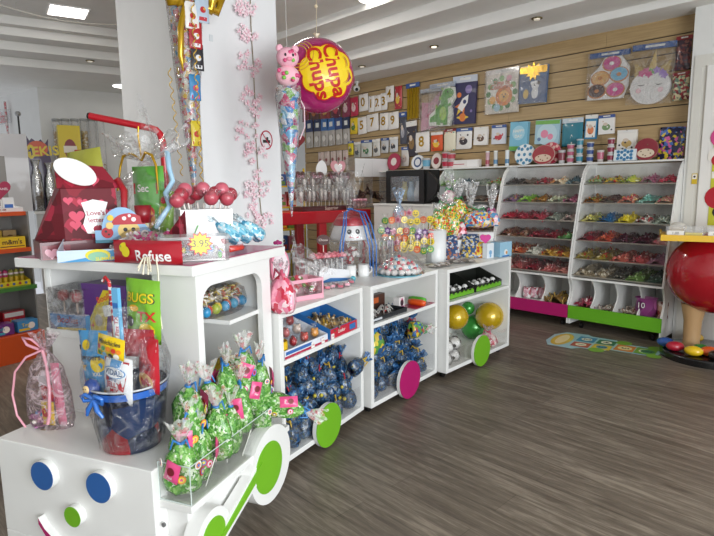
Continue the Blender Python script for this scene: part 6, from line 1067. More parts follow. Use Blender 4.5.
# blossom garland
g_ = thing('blossom_garland', 'pink cherry blossom garland hanging down the white pillar', 'garland', PXP(252, 0, .012))
a0 = PXP(252, 0, .012); pts = [PXP(x, y, .012)-a0 for x, y in ((250, -12), (251, 25), (253, 60), (255, 100), (256, 140), (258, 170), (260, 200), (263, 232))]
b = B(); b.tube(pts, .003, 6); b.make('stem', mat('#8a7a5c', .6), g_); r = random.Random(17)
fl = []
for cx, cy, n in ((242, 5, 7), (250, 8, 7), (244, 33, 8), (255, 30, 4), (246, 60, 7), (259, 68, 6), (248, 96, 8), (257, 104, 7), (243, 130, 6), (251, 140, 5), (260, 120, 4), (249, 155, 8), (262, 150, 4), (256, 178, 5), (250, 190, 10), (258, 195, 6), (264, 185, 3), (254, 212, 8), (262, 222, 9), (267, 215, 4)):
    b = B()
    for _ in range(int(n*1.3)):
        p = PXP(cx+r.uniform(-6, 6), cy+r.uniform(-8, 8), .012+r.uniform(0, .03))-a0
        for k in range(5): a = k*1.2566+r.random(); M = T(*p) @ Matrix.Rotation(PI/2+r.uniform(-.4, .4), 4, 'Y') @ Matrix.Rotation(a, 4, 'Z'); b.prism([(0, 0), (.010, -.006), (.020, -.005), (.022, 0), (.020, .005), (.010, .006)], 0, .0015, r.randrange(2), M)
        b.sph(p, .004, 2, 6, 4)
    b.make('blossom_cluster', [M_('#f2ccd6', coat=0, rough=.7), M_('#fae8ec', coat=0, rough=.7), M_('#c85a7a', coat=0)], g_)
# no camera/smoking style sign
sc_ = PXP(266.5, 140, .004); t = thing('prohibition_sign', 'round red and black prohibition sticker on the pillar', 'sign', sc_); MX = Matrix.Rotation(PI/2, 4, 'Z') @ FR
b = B(); ro, ri = .058, .050; n = 32
b.add([(ro*math.cos(2*PI*i/n)*.9, ro*math.sin(2*PI*i/n)*1.15, 0) for i in range(n)]+[(ri*math.cos(2*PI*i/n)*.9, ri*math.sin(2*PI*i/n)*1.15, 0) for i in range(n)], [(i, (i+1) % n, n+(i+1) % n, n+i) for i in range(n)], 0, MX); b.add([(-.035, .042, .001), (-.03, .047, .001), (.035, -.042, .001), (.03, -.047, .001)], [(0, 1, 2, 3)], 0, MX); b.make('red_ring', [M_('#b82040')], t)
b = B(); b.prism([(-.03, -.02), (.03, -.02), (.03, .0), (.015, .0), (.015, .02), (.0, .02), (.0, .0), (-.03, .0)], 0, .0008, 0, MX); b.make('black_symbol', BLACK, t)
b = B(); b.b2((-.001, -.012, -.02), (.003, .012, .02)); tag(b.make('wall_tag', M_('#d8dee0'), None, P(211, 38, X=PX+.002)), 'tiny grey plastic tag on the white pillar beside the gold bow', 'tag')
# long sweet cone with gold bow
def cone(name, label, px, y0, y1, X, r0, mats, group='sweet cones on the pillar', cat='sweet cone'):
    a = P(px, y0, X=X); c = P(px+(6 if y1 > 150 else 0), y1, X=X); h = a.z-c.z; t = thing(name, label, cat, (a.x, a.y, c.z), group=group)
    b = B(); b.lathe([(.003, 0), (r0*.35, h*.3), (r0*.75, h*.65), (r0, h*.95), (r0*.9, h)], 26, fn=crumple(1, 4, int(px), .07)); b.make('film_cone', mats[0], t)
    b = B(); b.lathe([(.002, .02), (r0*.30, h*.3), (r0*.66, h*.65), (r0*.88, h*.94)], 22); b.make('sweet_filling', mats[1], t); return t, h
cm = print_mat(('#c83a34', '#e8e4dc', '#e0b83a', '#c86a84', '#5a9ac0', '#d8d0c4', '#b8342c', '#d8c8a8'), 42, .25, .4, 21, .3)
t, h = cone('sweet_cone', 'very long sweet filled cone with gold bow on the pillar corner', 183, -14, 212, PX+.13, .105, [clear_mat('cone_film', (1, 1, 1), .10, .7, .9, 14), cm])
b = B()
for s, l, w_ in ((-1, .22, .05), (1, .20, .05), (1, .28, .045), (-1, .13, .04)): b.tube([(.06, 0, h*.93), (.09, s*l*.35, h*.99), (.10, s*l*.7, h*.97), (.09, s*l*.6, h*.90), (.07, 0, h*.925)], [.015, w_*.9, w_*.9, w_*.6, .015], 8)
b.tube([(.09, -.03, h*.94), (.10, -.08, h*.80), (.10, -.09, h*.68), (.09, -.075, h*.62)], [.012, .02, .018, .004], 6)
b.make('gold_bow', mat('#c9a020', .22, .55, coat=.4), t)
b = B(); pts = []
for i in range(70): z = h*.62-i*h*.0066; pts.append((.12+.006*math.sin(i*.9), -.175+.010*math.cos(i*.9)+.0006*i, z))
b.tube(pts, .0028, 5); pts = [(.14+.008*math.sin(i*1.0), -.02+.010*math.cos(i*1.0), h*.9-i*h*.0075) for i in range(110)]; b.tube(pts, .0035, 5); b.make('curled_gold_ribbon', mat('#d8b24a', .25, .5), t)
for j, (z, c1, c2, l, yy) in enumerate(((.80, '#eeeae4', '#c83030', 'white and red chocolate packet in the long cone', -.01), (.835, '#b8c8d8', '#c02a34', 'red and pale blue bar packet in the long cone', .055), (.72, '#b8242c', '#eeeeee', 'red figure packet in the middle of the long cone', .01), (.63, '#2a2a30', '#e8e8e8', 'black and white striped sweet in the long cone', .02), (.50, '#3a8ac0', '#d8487c', 'blue and pink packet lower in the long cone', .0), (.30, '#e0c830', '#c83a2c', 'yellow packet near the long cone\'s tip', .0))):
    pack('cone_packet', l, 'sweet packet', (t.location.x+.12*(.3+z*.75), t.location.y+yy, t.location.z+h*(z-.0)), .12*(.4+z*.4), .15, .02, PL(c1, c2, '#d8a84a'), [('c', 0, .07, .018, 1), ('r', -.025, .01, .025, .03, 1), ('c', .008, .075, .008, 2)], yaw=PI/2, group='packets in the long cone')
# second cone with plush
X2 = PX-.0; a = P(288, 86, d=3.42)
t = thing('sweet_cone', 'sweet cone topped by a pink plush, hanging at the pillar edge', 'sweet cone', (a.x, a.y, P(289, 217, pt=a[:], h=PSI+PI/2).z), group='sweet cones on the pillar'); h = a.z-t.location.z
b = B(); b.lathe([(.003, 0), (.028, h*.3), (.055, h*.6), (.075, h*.93), (.07, h)], 26, fn=crumple(1, 4, 9, .06)); b.make('film_cone', clear_mat('cone_film2', (1, 1, 1), .10, .7, .9, 14), t)
b = B(); b.lathe([(.002, .02), (.018, h*.2), (.03, h*.35), (.052, h*.65), (.068, h*.95), (.0, h)], 22); b.make('sweet_filling', print_mat(('#5aa8d8', '#e8e8ec', '#a02a6a', '#8ac8e8', '#7ab84a', '#d8487c', '#3a80c0'), 26, .25, .4, 22, .3), t)
b = B(); b.tube([(.02, .05, h*.95), (.02, .10, h*.85), (.02, .10, h*.7), (.02, .06, h*.6)], .004, 6); b.make('ribbon_loop', M_('#e8c8d0'), t)
b = B(); b.cyl((0, 0, h), (0, 0, 3.42-t.location.z), .0012, n=5); b.make('hanging_thread', M_('#d8d8d8'), t)
pz = t.location+Vector((0, 0, h+.001)); pl = thing('pink_plush', 'pink spotted plush toy with round ears on top of the pillar edge cone', 'plush toy', pz, FC(pz)+.2)
b = B(); b.sph((0, 0, .055), (.07, .055, .06), 0, 18, 12); b.make('body', M_('#f0b8c4', rough=.8, coat=0), pl); b = B(); b.sph((0, -.01, .155), (.066, .055, .058), 0, 18, 12)
for s in (-1, 1): b.sph((s*.045, -.01, .205), (.022, .014, .022), 0, 10, 8)
b.make('head', M_('#f0b4c4', rough=.8, coat=0), pl)
b = B()
for s in (-1, 1): b.sph((s*.022, -.062, .16), (.007, .005, .009), 0, 8, 6)
b.make('eye', BLACK, pl); b = B(); b.sph((0, -.065, .138), (.018, .008, .011), 0, 10, 6); b.make('snout', M_('#e88ca4', rough=.7, coat=0), pl)
r = random.Random(3)
for k in range(13): b = B(); a_ = r.uniform(-2.6, -.5); z = r.uniform(.02, .09) if k < 8 else r.uniform(.13, .19); R1 = .068 if k < 8 else .062; b.sph((R1*math.cos(a_)*.98, .052*math.sin(a_)-.006, z), (.012, .008, .012), 0, 8, 5); b.make('spot', M_(['#d8487c', '#7ac04a', '#c83a6a'][k % 3], coat=0), pl)
# lollipop balloon
bc = P(317.5, 76, d=3.75); rb_ = .232
t = thing('lollipop_balloon', 'big round pink foil balloon with yellow flower logo and red lettering', 'balloon', bc, FC(bc)); 
b = B(); b.lathe([(max(.001, rb_*math.sin(PI*i/28)), -rb_*math.cos(PI*i/28)) for i in range(29)], 48, sy=.8); b.make('skin', [mat('#b0246c', .16, .1, coat=.8)], t)
def sph_art(b, art, R1, mx):
    """art wrapped over the balloon; x,y are angles-like offsets on its surface"""
    s = B(); put_art(s, art, None, Matrix.Identity(4)); o = []
    for x, y, z in s.v:
        v = (mx @ Vector((x, y, 0))); d = math.sqrt(max(0, R1*R1-v.x**2-v.y**2)); o.append((v.x, -(d*.8+.0015+z*.8), v.y))
    b.add(o, s.f); b.mi[-len(s.f):] = s.mi
def petals(R0, amp, n=8): return [(R0*(1+amp*abs(math.sin(n*a/2)))*math.cos(a), R0*(1+amp*abs(math.sin(n*a/2)))*math.sin(a)) for a in [2*PI*i/96 for i in range(97)][:-1]]
def dense(poly, c, k=5):
    """split a filled outline into rings so it can bend with the balloon"""
    out = []
    for j in range(k):
        a0_, a1_ = j/k, (j+1)/k
        for i in range(len(poly)):
            p, q = poly[i], poly[(i+1) % len(poly)]
            out.append(([(p[0]*a0_, p[1]*a0_), (p[0]*a1_, p[1]*a1_), (q[0]*a1_, q[1]*a1_), (q[0]*a0_, q[1]*a0_)], c))
    return out
mx = Matrix.Translation((.055, .0, 0)) @ Matrix.Rotation(-1.35, 4, 'Z'); b = B()
for R0, c, lift in ((.163, 0, 0), (.152, 1, .001), (.146, 2, .002)):
    s = B()
    for poly, cc in dense(petals(R0, .13), c): s.add([(x, y, lift) for x, y in poly], [(0, 1, 2, 3)], cc)
    o = []
    for x, y, z in s.v: v = mx @ Vector((x, y, 0)); d = math.sqrt(max(0, rb_**2-v.x**2-v.y**2)); o.append((v.x, -(d*.8+.001+z), v.y))
    b.add(o, s.f); b.mi[-len(s.f):] = s.mi
b.make('flower_logo', [M_('#8c1a50'), M_('#c8281f'), M_('#f0cf1e')], t)
b = B(); s = B(); s.text('Chupa', .12, 0, T(0, .048, 0), bold=.03); s.text('Chups', .12, 0, T(0, -.055, 0), bold=.03); o = []
for x, y, z in s.v: v = mx @ Vector((x, y, 0)); d = math.sqrt(max(0, rb_**2-v.x**2-v.y**2)); o.append((v.x, -(d*.8+.0055), v.y))
b.add(o, s.f); b.make('red_lettering', M_('#c0201c'), t)
b = B()
for k in range(3):
    R1 = .06+.02*k; pts = [( -.12+R1*math.cos(a), .10+R1*math.sin(a)) for a in [i*PI/12 for i in range(25)]]; pts = [(x, y) for x, y in pts if x*x+y*y < .0455]
    if len(pts) > 3: b.tube([(x, -(math.sqrt(rb_**2-x*x-y*y)*.8+.001), y) for x, y in pts], .004, 5)
b.make('gold_rings', M_('#d8a02c'), t)
b = B(); tp_ = Vector((.0, 0, rb_)); top = P(325, -6, d=4.0)-bc; b.tube([tp_, (.0, 0, .30), (.004, .0, .45), (.0, 0, 3.42-bc.z)], .0016, 5); fan(b, .004, .02, .03, M=T(0, 0, rb_-.002), n=8); b.sph((.0, 0, .42), .012, 0, 8, 6); b.make('string', M_('#d8c8a8'), t)
# white balloon and garland string on the left of the pillar
p = P(126, 17, d=8.0); balloon('white_balloon', 'white foil balloon partly hidden by the pillar, on a ceiling string', p, .23, mat('#dcdce0', .25, .2, coat=.5), rot=(.1, .3, 0), knot=False, ell=1.05)
ga = P(0, 5, z=3.30); gb_ = P(122, 25, z=3.12); b = B(); b.tube([ga.lerp(gb_, i/16)-Vector((0, 0, .05*math.sin(PI*i/16))) for i in range(17)], .005, 6); b.cyl(P(16, 2, z=3.42), P(16, 6.5, z=3.27), .002, n=5); b.tube([gb_, gb_+Vector((0, 0, .3))], .002, 5); tag(b.make('ceiling_string', M_('#d8d4c8'), None), 'thin pale string slung under the left ceiling to the balloon', 'string')
# ================================================================== LEFT BACK AREA
# red tube rail
A1 = P(90, 116, d=3.5); DW = CABR; rx = lambda px, py: P(px, py, pt=(A1.x, A1.y, 0), h=PSI+PI/2)
b = B(); p1, p2, p3, p4 = A1, rx(150, 128), rx(160, 134), rx(164, 158); zf = Vector((p4.x, p4.y, .0)); b.tube([p1, p1.lerp(p2, .5), p2, rx(156, 130), p3, rx(163, 143), p4, Vector((p4.x, p4.y, 1.0)), zf], .019, 12); t = tag(b.make('red_tube_rail', RED, None), 'bent red metal tube rail rising behind the cab roof', 'rail')
b = B(); d = (p1-p2).normalized(); b.cyl(p1+d*-.005, p1+d*.012, .0165, n=14); b.cyl(p1, p1+d*.003, .0195, .0195, n=14); b.make('black_end', BLACK, t)
# orange confectionery rack
RD = 4.3; c0 = P(0, 330, z=.0); rackA = P(-40, 300, z=.75); 
def LR(px, py, dd=0): return P(px, py, pt=(RK.x+dd*RN.x, RK.y+dd*RN.y, 0), h=RH)
RK = P(47, 365, z=0)+Vector((0, 0, 0)); RK = P(47, 355.5, z=.0); RH = math.atan2((P(0, 367, z=0)-RK).y, (P(0, 367, z=0)-RK).x); RN = Vector((-math.sin(RH), math.cos(RH), 0))
if RN.dot(Vector((RK.x, RK.y, 0))) < 0: RN = -RN
rd = Vector((math.cos(RH), math.sin(RH), 0))
if rd.dot(Vector((1, 0, 0))) > 0: pass
M_R = Matrix(((rd.x, RN.x, 0, RK.x), (rd.y, RN.y, 0, RK.y), (0, 0, 1, 0), (0, 0, 0, 1)))   # local x runs towards the photo's left, y away
ORG = M_('#d8521c', coat=.2)
rk = thing('confectionery_rack', 'orange and white confectionery rack with sweets on three shelves', 'display rack', (0, 0, 0)); rk.matrix_world = Matrix.Translation(RK) @ Matrix.Rotation(math.atan2(rd.y, rd.x), 4, 'Z')
if M_R.to_3x3().determinant() < 0: RS = -1
else: RS = 1
def rb2(b, a, c, m=0): return b.b2((a[0], a[1]*RS, a[2]), (c[0], c[1]*RS, c[2]), m)
def rz_at(px, py, dd): return LR(px, py, dd).z
zs = {k: rz_at(10, v, .05) for k, v in dict(b0=381, b1=343, s1=294, s2=256, s3=213).items()}
WR = 1.0
b = B(); rb2(b, (0, .0, 0), (WR, .45, rz_at(10, 337, 0))); b.make('base_panel', ORG, rk)
zb0 = rz_at(10, 336.5, 0); zz = [zb0, rz_at(10, 288, .06), rz_at(10, 249, .10), rz_at(10, 212, .14)]
for i, z in enumerate(zz[1:]):
    b = B(); rb2(b, (0, .06+.04*i, z-.035), (WR, .45, z)); b.make('shelf', [M_('#3f7a2c'), ORG, ORG][i], rk)
b = B(); rb2(b, (.0, .45, 0), (WR, .47, zz[3]+.5)); rb2(b, (-.012, .12, zb0), (0, .47, zz[3])); b.make('back_panel', M_('#8a8884'), rk)
def on_rack(x, y, z): return rk.matrix_world @ Vector((x, y*RS, z))
yawR = math.atan2(-RN.y, -RN.x)+PI/2
cols = ['#c8382c', '#e0c02a', '#3a6ab0', '#5aa03c', '#7a3a84', '#e0802c', '#d84a7c', '#3aa0b8']
r = random.Random(23); rows = [(zz[0], ['carton']*6, .10), (zz[1], ['roll']*10, .13), (zz[2], ['box']*5, .12), (zz[3], ['bag']*6, .15)]
OD = ['first', 'second', 'third', 'fourth', 'fifth', 'sixth', 'seventh', 'eighth', 'ninth', 'tenth']
# bottom: display cartons
for j, (x, c1, c2, txt, w) in enumerate(((.11, '#3f8fc8', '#e0c82a', 'Toy', .17), (.32, '#6a2a7a', '#3aa8b8', 'Push', .19), (.53, '#c8382c', '#e8e0d0', 'Pop', .17), (.74, '#e0a02a', '#3a6ab0', 'Duo', .17))):
    pack('candy_carton', f'{["light blue", "purple", "red", "amber"][j]} candy carton on the rack\'s lowest deck, {OD[j]} from its right end', 'candy carton', on_rack(x, .12, zb0+.001), w, .10, .12, PL(c1, c2, '#f4f0e8', '#3a2a4a'), [('r', -w*.45, .01, w*.1, .03, 1), ('c', .03, .05, .03, 2), ('t', txt, .04, -.02, .06, 1)], 'box', yaw=yawR, group='cartons on the orange rack')
for j, (x, c1, txt) in enumerate(((.15, '#c02a34', 'Mix'), (.36, '#b8303a', 'Toy'), (.58, '#3f7a3c', 'Gum'))):
    pack('candy_carton', f'{["dark red", "crimson", "green"][j]} carton behind the front row on the lowest deck', 'candy carton', on_rack(x, .27, zb0+.001), .18, .17, .10, PL(c1, '#e8e0d8', '#e0c02a'), [('r', -.08, .12, .08, .16, 1), ('t', txt, .05, 0, .08, 2)], 'box', yaw=yawR, group='cartons on the orange rack')
t = tray('yellow_tray', 'yellow printed tray holding candy tubes on the green shelf', 'candy carton', on_rack(.34, .20, zz[1]+.001), .62, .18, .045, [M_('#e0c41e'), M_('#b83a2c'), M_('#3a5a9a')], yawR, .09, [('c', -.28+.05*k, .022, .012, 1+k % 2) for k in range(12)])
for j in range(13):
    p = on_rack(.06+.046*j, .20, zz[1]+.006); t = thing('candy_tube', f'upright candy tube with {"magenta cap" if j > 2 else "yellow band"}, {["first","second","third","fourth","fifth","sixth","seventh","eighth","ninth","tenth","eleventh","twelfth","last"][j]} in the yellow tray', 'candy tube', p, 0, 'candy tubes in the yellow tray')
    b = B(); b.cyl((0, 0, 0), (0, 0, .075), .016, n=12); b.make('tube', M_('#d8b42a' if j % 2 else '#c8a83a'), t); b = B(); b.lathe([(.018, .075), (.021, .085), (.020, .125), (.010, .138), (0, .14)], 14); b.lathe([(.0212, .095), (.0212, .11)], 12, m=1); b.make('cap', [M_('#b03468' if j > 2 else '#8a8a3a'), M_('#d8c8d0')], t)
for j, (x, w, c1, c2, txt, nm) in enumerate(((.14, .22, '#e8c21e', '#5a3a20', "m&m's", 'yellow chocolate carton with brown lettering'), (.62, .22, '#4a3a2c', '#c8a02c', 'Lion', 'dark brown carton with gold lettering'), (.34, .16, '#6a2a30', '#d8d0c8', 'Kit', 'dark red carton partly behind the house box'))):
    pack('candy_carton', nm+' on the middle orange shelf', 'candy carton', on_rack(x, .20, zz[2]+.001), w, .10, .14, PL(c1, c2, '#f0e8d8'), [('r', -w*.45, .012, w*.45, .02, 1), ('t', txt, .06, 0, .055, 1)], 'box', yaw=yawR, group='cartons on the orange rack')
for j, (x, c1, nm) in enumerate(((.08, '#b89a6a', 'beige'), (.20, '#c8a43a', 'mustard'), (.32, '#3a2a2c', 'dark'))):
    pack('candy_carton', f'{nm} box standing behind the yellow chocolate carton', 'candy carton', on_rack(x, .35, zz[2]+.001), .11, .15, .08, PL(c1, '#5a3a28', '#e8e0d0'), [('c', 0, .08, .03, 1)], 'box', yaw=yawR, group='cartons on the orange rack')
t = tray('white_tray', 'long white tray along the rack\'s upper shelf', 'candy carton', on_rack(.34, .24, zz[3]+.001), .66, .16, .035, [M_('#e8e6e4'), M_('#9a3a3a')], yawR, .05, [('t', 'CHOCO & CREAM', .022, .1, .018, 1)])
for j, (x, c1, c2, h, nm) in enumerate(((.10, '#eceaea', '#3a6ab8', .12, 'white packet with blue print'), (.22, '#dfdcd8', '#8a6a5a', .11, 'white clear packet with brown sweets'), (.33, '#34589a', '#d8dce8', .13, 'blue tall foil bag'), (.42, '#d85a84', '#f0d0dc', .10, 'pink bag'), (.52, '#5a3a30', '#d8c8b8', .10, 'brown bag'), (.62, '#e0dcd8', '#c03a3a', .12, 'white and red bag'))):
    pack('sweet_packet', f'{nm} standing in the white tray of the rack', 'sweet packet', on_rack(x, .24, zz[3]+.006), .09, h, .04, PL(c1, c2, '#f0ece8'), [('r', -.035, .02, .035, h*.5, 1), ('c', 0, h*.65, .018, 2)], 'box' if j < 2 else 'pouch', yaw=yawR, group='packets in the white rack tray')
pack('heart_card', 'dark pink heart sign with white lettering on a stick', 'sign', on_rack(.20, .12, zz[3]+.10), .20, .19, .004, PL('#b03054', '#f0dce0'), [('x', heart(.095, 0, .10)), ('t', 'A GRANEL', .028, 0, .10, 1)], 'shape', yaw=yawR)
o = [o for o in C.objects if o.name.startswith('heart_card')][0]; b = B(); b.cyl((0, .004, -.098), (0, .004, .1), .004, n=6); b.make('stick', WHITE, o)
for k in range(3):
    b = B(); b.sph((0, 0, .016), (.022, .022, .016), 0, 12, 8); b.make('truffle', M_('#5a3a2a'), None, on_rack(.19+.055*k, .33, zz[3]+.12)) if False else None
q = on_rack(.12, .14, zz[3]+.0); b = B(); b.b2((-.11, -.02, 0), (.11, .02, .02)); 
# ---- low cabinet, white board, signs and displays against the plaster wall
def WLP(px, py, off): return P(px, py, pt=(WLM @ Vector((WL0, wl-off, 0)))[:], h=hl)
cbA = WLM @ Vector((WL0-.2, wl-.62, 0)); t = thing('shop_counter', 'white shop counter along the plaster wall behind the engine', 'counter', cbA, hl)
b = B(); b.b2((0, .02, .0), (3.2, .6, 1.16)); b.make('body', M_('#c8c8c6'), t); b = B(); b.b2((-.02, 0, 1.16), (3.22, .6, 1.2)); b.make('worktop', WHITE, t, bev=.003)
yl = hl+PI if False else hl; yawL = hl
def onc(px, py, d=.3):
    q = P(px, py, pt=(WLM @ Vector((WL0, wl-.62+d, 0)))[:], h=hl); return q
def stand_on(px0, px1, py0, py1, d, zb=None):
    a = onc(px0, (py0+py1)/2, d); c = onc(px1, (py0+py1)/2, d); zt = onc((px0+px1)/2, py0, d).z; z0 = onc((px0+px1)/2, py1, d).z
    return a, c, zt, (z0 if zb is None else zb), (c-a).length
def lpack(px, name, label, mats, art, kind='box', d=.3, t=.08, zb=1.2005, cat='display', roll=0):
    a, c, zt, z0, w = stand_on(px[0], px[2], px[1], px[3], d, zb); h = zt-z0; A = art(w, h) if callable(art) else art
    return pack(name, label, cat, Vector(((a.x+c.x)/2, (a.y+c.y)/2, z0)), w, h, t, mats, A, kind, yaw=yawL, roll=roll)
lpack((58, 126, 80, 158), 'yellow_display_box', 'tall yellow chewing gum display with a dark red oval logo', PL('#e6cc1c', '#8c2430', '#f0e8d8', '#c8a818'), lambda w, h: [('c', 0, h*.72, w*.28, 1, h*.12), ('r', -w*.3, h*.68, w*.3, h*.76, 2), ('r', -w*.45, h*.40, w*.45, h*.46, 3), ('r', -w*.3, h*.42, -w*.05, h*.52, 2), ('r', w*.05, h*.42, w*.3, h*.52, 2), ('p', star(w*.12, w*.06, 5, -w*.2, h*.2), 3), ('p', star(w*.12, w*.06, 5, w*.2, h*.2), 3)], t=.2, d=.28)
lpack((26, 133, 51, 188), 'slush_sign', 'dark purple flame topped stand with yellow lettering', PL('#3f2350', '#e8cf1e', '#d8582c', '#f4e8c0'), lambda w, h: [('x', [(-w*.5, 0), (w*.5, 0), (w*.5, h*.66), (w*.42, h*.80), (w*.46, h*.93), (w*.3, h*.86), (w*.15, h*.92), (0, h*.88), (-w*.2, h*.93), (-w*.3, h*.90), (-w*.42, h*.97), (-w*.5, h*.8)]), ('c', 0, h*.80, w*.42, 2, h*.10), ('c', -w*.28, h*.76, w*.17, 1, h*.09), ('c', -w*.28, h*.76, w*.10, 0, h*.05), ('t', 'GEKIS', h*.17, w*.08, h*.76, 1, .08)], 'shape', d=.2, t=.03, cat='sign')
lpack((0, 134, 28, 180), 'white_monitor_back', 'plain white upright board beside the heart sign', PL('#dcd9da', '#c8c6c6'), [], t=.06, d=.10, cat='board')
tubes = [(57.5, '#a8823a', 'gold beads'), (66.5, '#d8d4c8', 'white sweets'), (76, '#dcd8d0', 'pale sweets'), (85, '#b8984a', 'gold sweets'), (93, '#c8a85a', 'caramels'), (101.5, '#d0c8b8', 'cream sweets')]
for j, (px, c1, l) in enumerate(tubes):
    a = onc(px, 140, .45); zt = onc(px, 119, .45).z; t = thing('sweet_dispenser_tube', f'tall clear dispenser tube of {l} on the blue rack', 'sweet dispenser', (a.x, a.y, 1.34), 0, 'sweet dispenser tubes'); h = zt-1.34; b = B(); b.cyl((0, 0, 0), (0, 0, h-.03), .055, n=18); b.make('clear_tube', clear_mat('tube_plastic', (1, 1, 1), .14, .5, 0), t)
    b = B(); b.cyl((0, 0, h-.03), (0, 0, h), .06, n=18); b.make('lid', M_('#9a9c9c'), t); b = B(); b.cyl((0, 0, .0), (0, 0, h*(.85 if j in (0, 3) else .45)), .048, n=16); b.make('sweet_fill', print_mat((c1, '#e8e0c8', '#8a6a34', c1), 40), t)
a = onc(48, 150, .45); c = onc(110, 150, .45); t = thing('blue_dispenser_rack', 'low blue slotted rack under the dispenser tubes', 'rack', (a.x, a.y, 1.2), hl); L0 = (c-a).length
b = B(); b.b2((0, -.08, 0), (L0, .08, .139)); b.make('rack_body', M_('#33507a'), t); b = B(); [b.b2((.04+.16*k, -.083, .07), (.14+.16*k, -.081, .10)) for k in range(int(L0/.16))]; b.make('label_slot', M_('#c8d0d8'), t); b = B(); b.b2((0, -.09, .0), (L0, -.08, .03)); b.make('front_rail', M_('#6a98c8'), t)
for j, (px, py0, py1, l) in enumerate(((36, 160, 186, 'silver foil covered ornament, taller'), (49, 163, 186, 'silver foil covered ornament, beside the taller one'))):
    a = onc(px, 170, .08); zt = onc(px, py0, .08).z; h = zt-1.2; b = B(); b.lathe([(.0, 0), (.07, .0), (.08, h*.4), (.06, h*.7), (.03, h*.85), (.06, h), (0, h)], 18, fn=crumple(1, 5, j, .12)); tag(b.make('foil_ornament', mat('#c8c8c8', .15, .9, bump=.8, bscale=30), None, (a.x, a.y, 1.2005)), l+' on the shop counter', 'ornament', 'foil ornaments')
for j, (px, py0, c1, c2, l) in enumerate(((82, 150, '#b82a2c', '#e8e0d8', 'red and white wrapped packet on the counter behind the oval lid'), (88, 158, '#c02a3c', '#3a7a3c', 'red packet beside the silver foil ornaments'), (95, 160, '#8c1a30', '#c8384c', 'dark red packet on the counter behind the heart house'), (44, 164, '#c89a8c', '#8a3a4a', 'pinkish packet below the silver foil ornaments'))):
    a = onc(px, 170, .08+.05*j); zt = onc(px, py0, .08+.05*j).z; pack('counter_packet', l, 'sweet packet', (a.x, a.y, 1.2005), .16, max(.1, zt-1.2), .05, PL(c1, c2, '#e8e0d8'), [('c', 0, .06, .04, 1), ('r', -.06, .02, .06, .03, 2)], yaw=yawL, group='packets on the shop counter')
p = onc(18, 116, .3); t = thing('desk_lamp_pole', 'slim black pole with silver head beside the wall sign', 'pole lamp', (p.x, p.y, 1.2), 0); b = B(); b.cyl((0, 0, 0), (0, 0, p.z-1.2), .012, n=10); b.cyl((0, 0, 0), (0, 0, .01), .06, n=16); b.make('pole', BLACK, t); b = B(); b.sph((0, 0, p.z-1.2+.03), (.05, .04, .04), 0, 12, 8); b.make('head', mat('#a8a8a8', .3, .6), t)
wd_ = wd; q0 = wc; 
def RWP(px, py): return P(px, py, pt=(wc.x-.03*wn.x*-10*0, wc.y, 0), h=RAD(188))
p = RWP(5, 118)-Vector((0, 0, 0)); n_ = Vector((wd.y, -wd.x, 0)); n_ = n_ if n_.dot(-p) > 0 else -n_
p = p+n_*.03; t = thing('script_wall_sign', 'thin red script lettering sign on the shaded wall', 'wall sign', p); b = B(); b.text('day', .26, 0, Matrix.Rotation(math.atan2(n_.y, n_.x)+PI/2, 4, 'Z') @ FR); b.make('lettering', M_('#c85a5a'), t); b = B(); b.b2((-.3, .005, -.1), (.3, .01, .12)); b.make('backing', clear_mat('sign_back', (1, 1, 1), .1, .4, 0), t, rz=math.atan2(n_.y, n_.x)+PI/2)
p = RWP(10.5, 118)+n_*.06; b = B(); b.cyl((0, 0, P(10, 100, pt=p[:], h=RAD(188)).z-p.z), (0, 0, P(10, 134, pt=p[:], h=RAD(188)).z-p.z-.1), .018, n=8); tag(b.make('hanging_strip', print_mat(('#d8ccc8', '#b8a8a4', '#c8787c'), 30), None, p), 'narrow patterned strip hanging beside the script sign', 'hanging strip')
# ================================================================== BETWEEN PILLAR AND SLATTED WALL
TBY = 3.55
ta = P(287, 214, Y=TBY+.0); TZ = .0
tt = P(348, 216, Y=4.2); RTZ = 1.2; a = P(284, 213, z=RTZ); c = P(371, 209, z=RTZ); yaw_t = math.atan2((c-a).y, (c-a).x); L1 = (c-a).length
t = thing('red_table', 'glossy red high table holding the chocolate lolly display', 'table', (a.x, a.y, 0), yaw_t)
b = B(); b.b2((-.25, 0, RTZ-.15), (L1, .62, RTZ)); b.make('table_top', RED, t, bev=.01)
for x in (-.2, L1*.42, L1-.05):
    for y in (.04, .56): b = B(); b.b2((x-.055, y-.035, 0), (x+.055, y+.035, RTZ-.15)); b.make('leg', RED, t, bev=.006)
def ont(x, y, z=0): return Vector((a_t.x, a_t.y, 0))+Matrix.Rotation(yaw_t, 3, 'Z') @ Vector((x, y, RTZ+z))
a_t = a.copy()
def tpx(px, py, d): return P(px, py, pt=ont(0, d)[:], h=yaw_t)
def tl(px, d): q = tpx(px, 200, d)-Vector((a_t.x, a_t.y, 0)); return q.dot(Vector((math.cos(yaw_t), math.sin(yaw_t), 0)))
x0, x1 = tl(301, .12), tl(352, .12); zt = tpx(325, 206, .12).z-RTZ
b = B(); b.b2((x0, .10, .0), (x1, .34, max(.05, zt)), 0); b.text('Superior', .06, 1, T((x0+x1)/2+.05, .10, .03) @ FR); o = b.make('chocolate_box', [M_('#4a1a1e'), M_('#e8d8c8')], None, ont(0, 0, .0005)); o.rotation_euler.z = yaw_t; tag(o, 'long dark brown chocolate box with pale lettering on the red table', 'chocolate box')
r = random.Random(31); zbx = max(.05, zt)
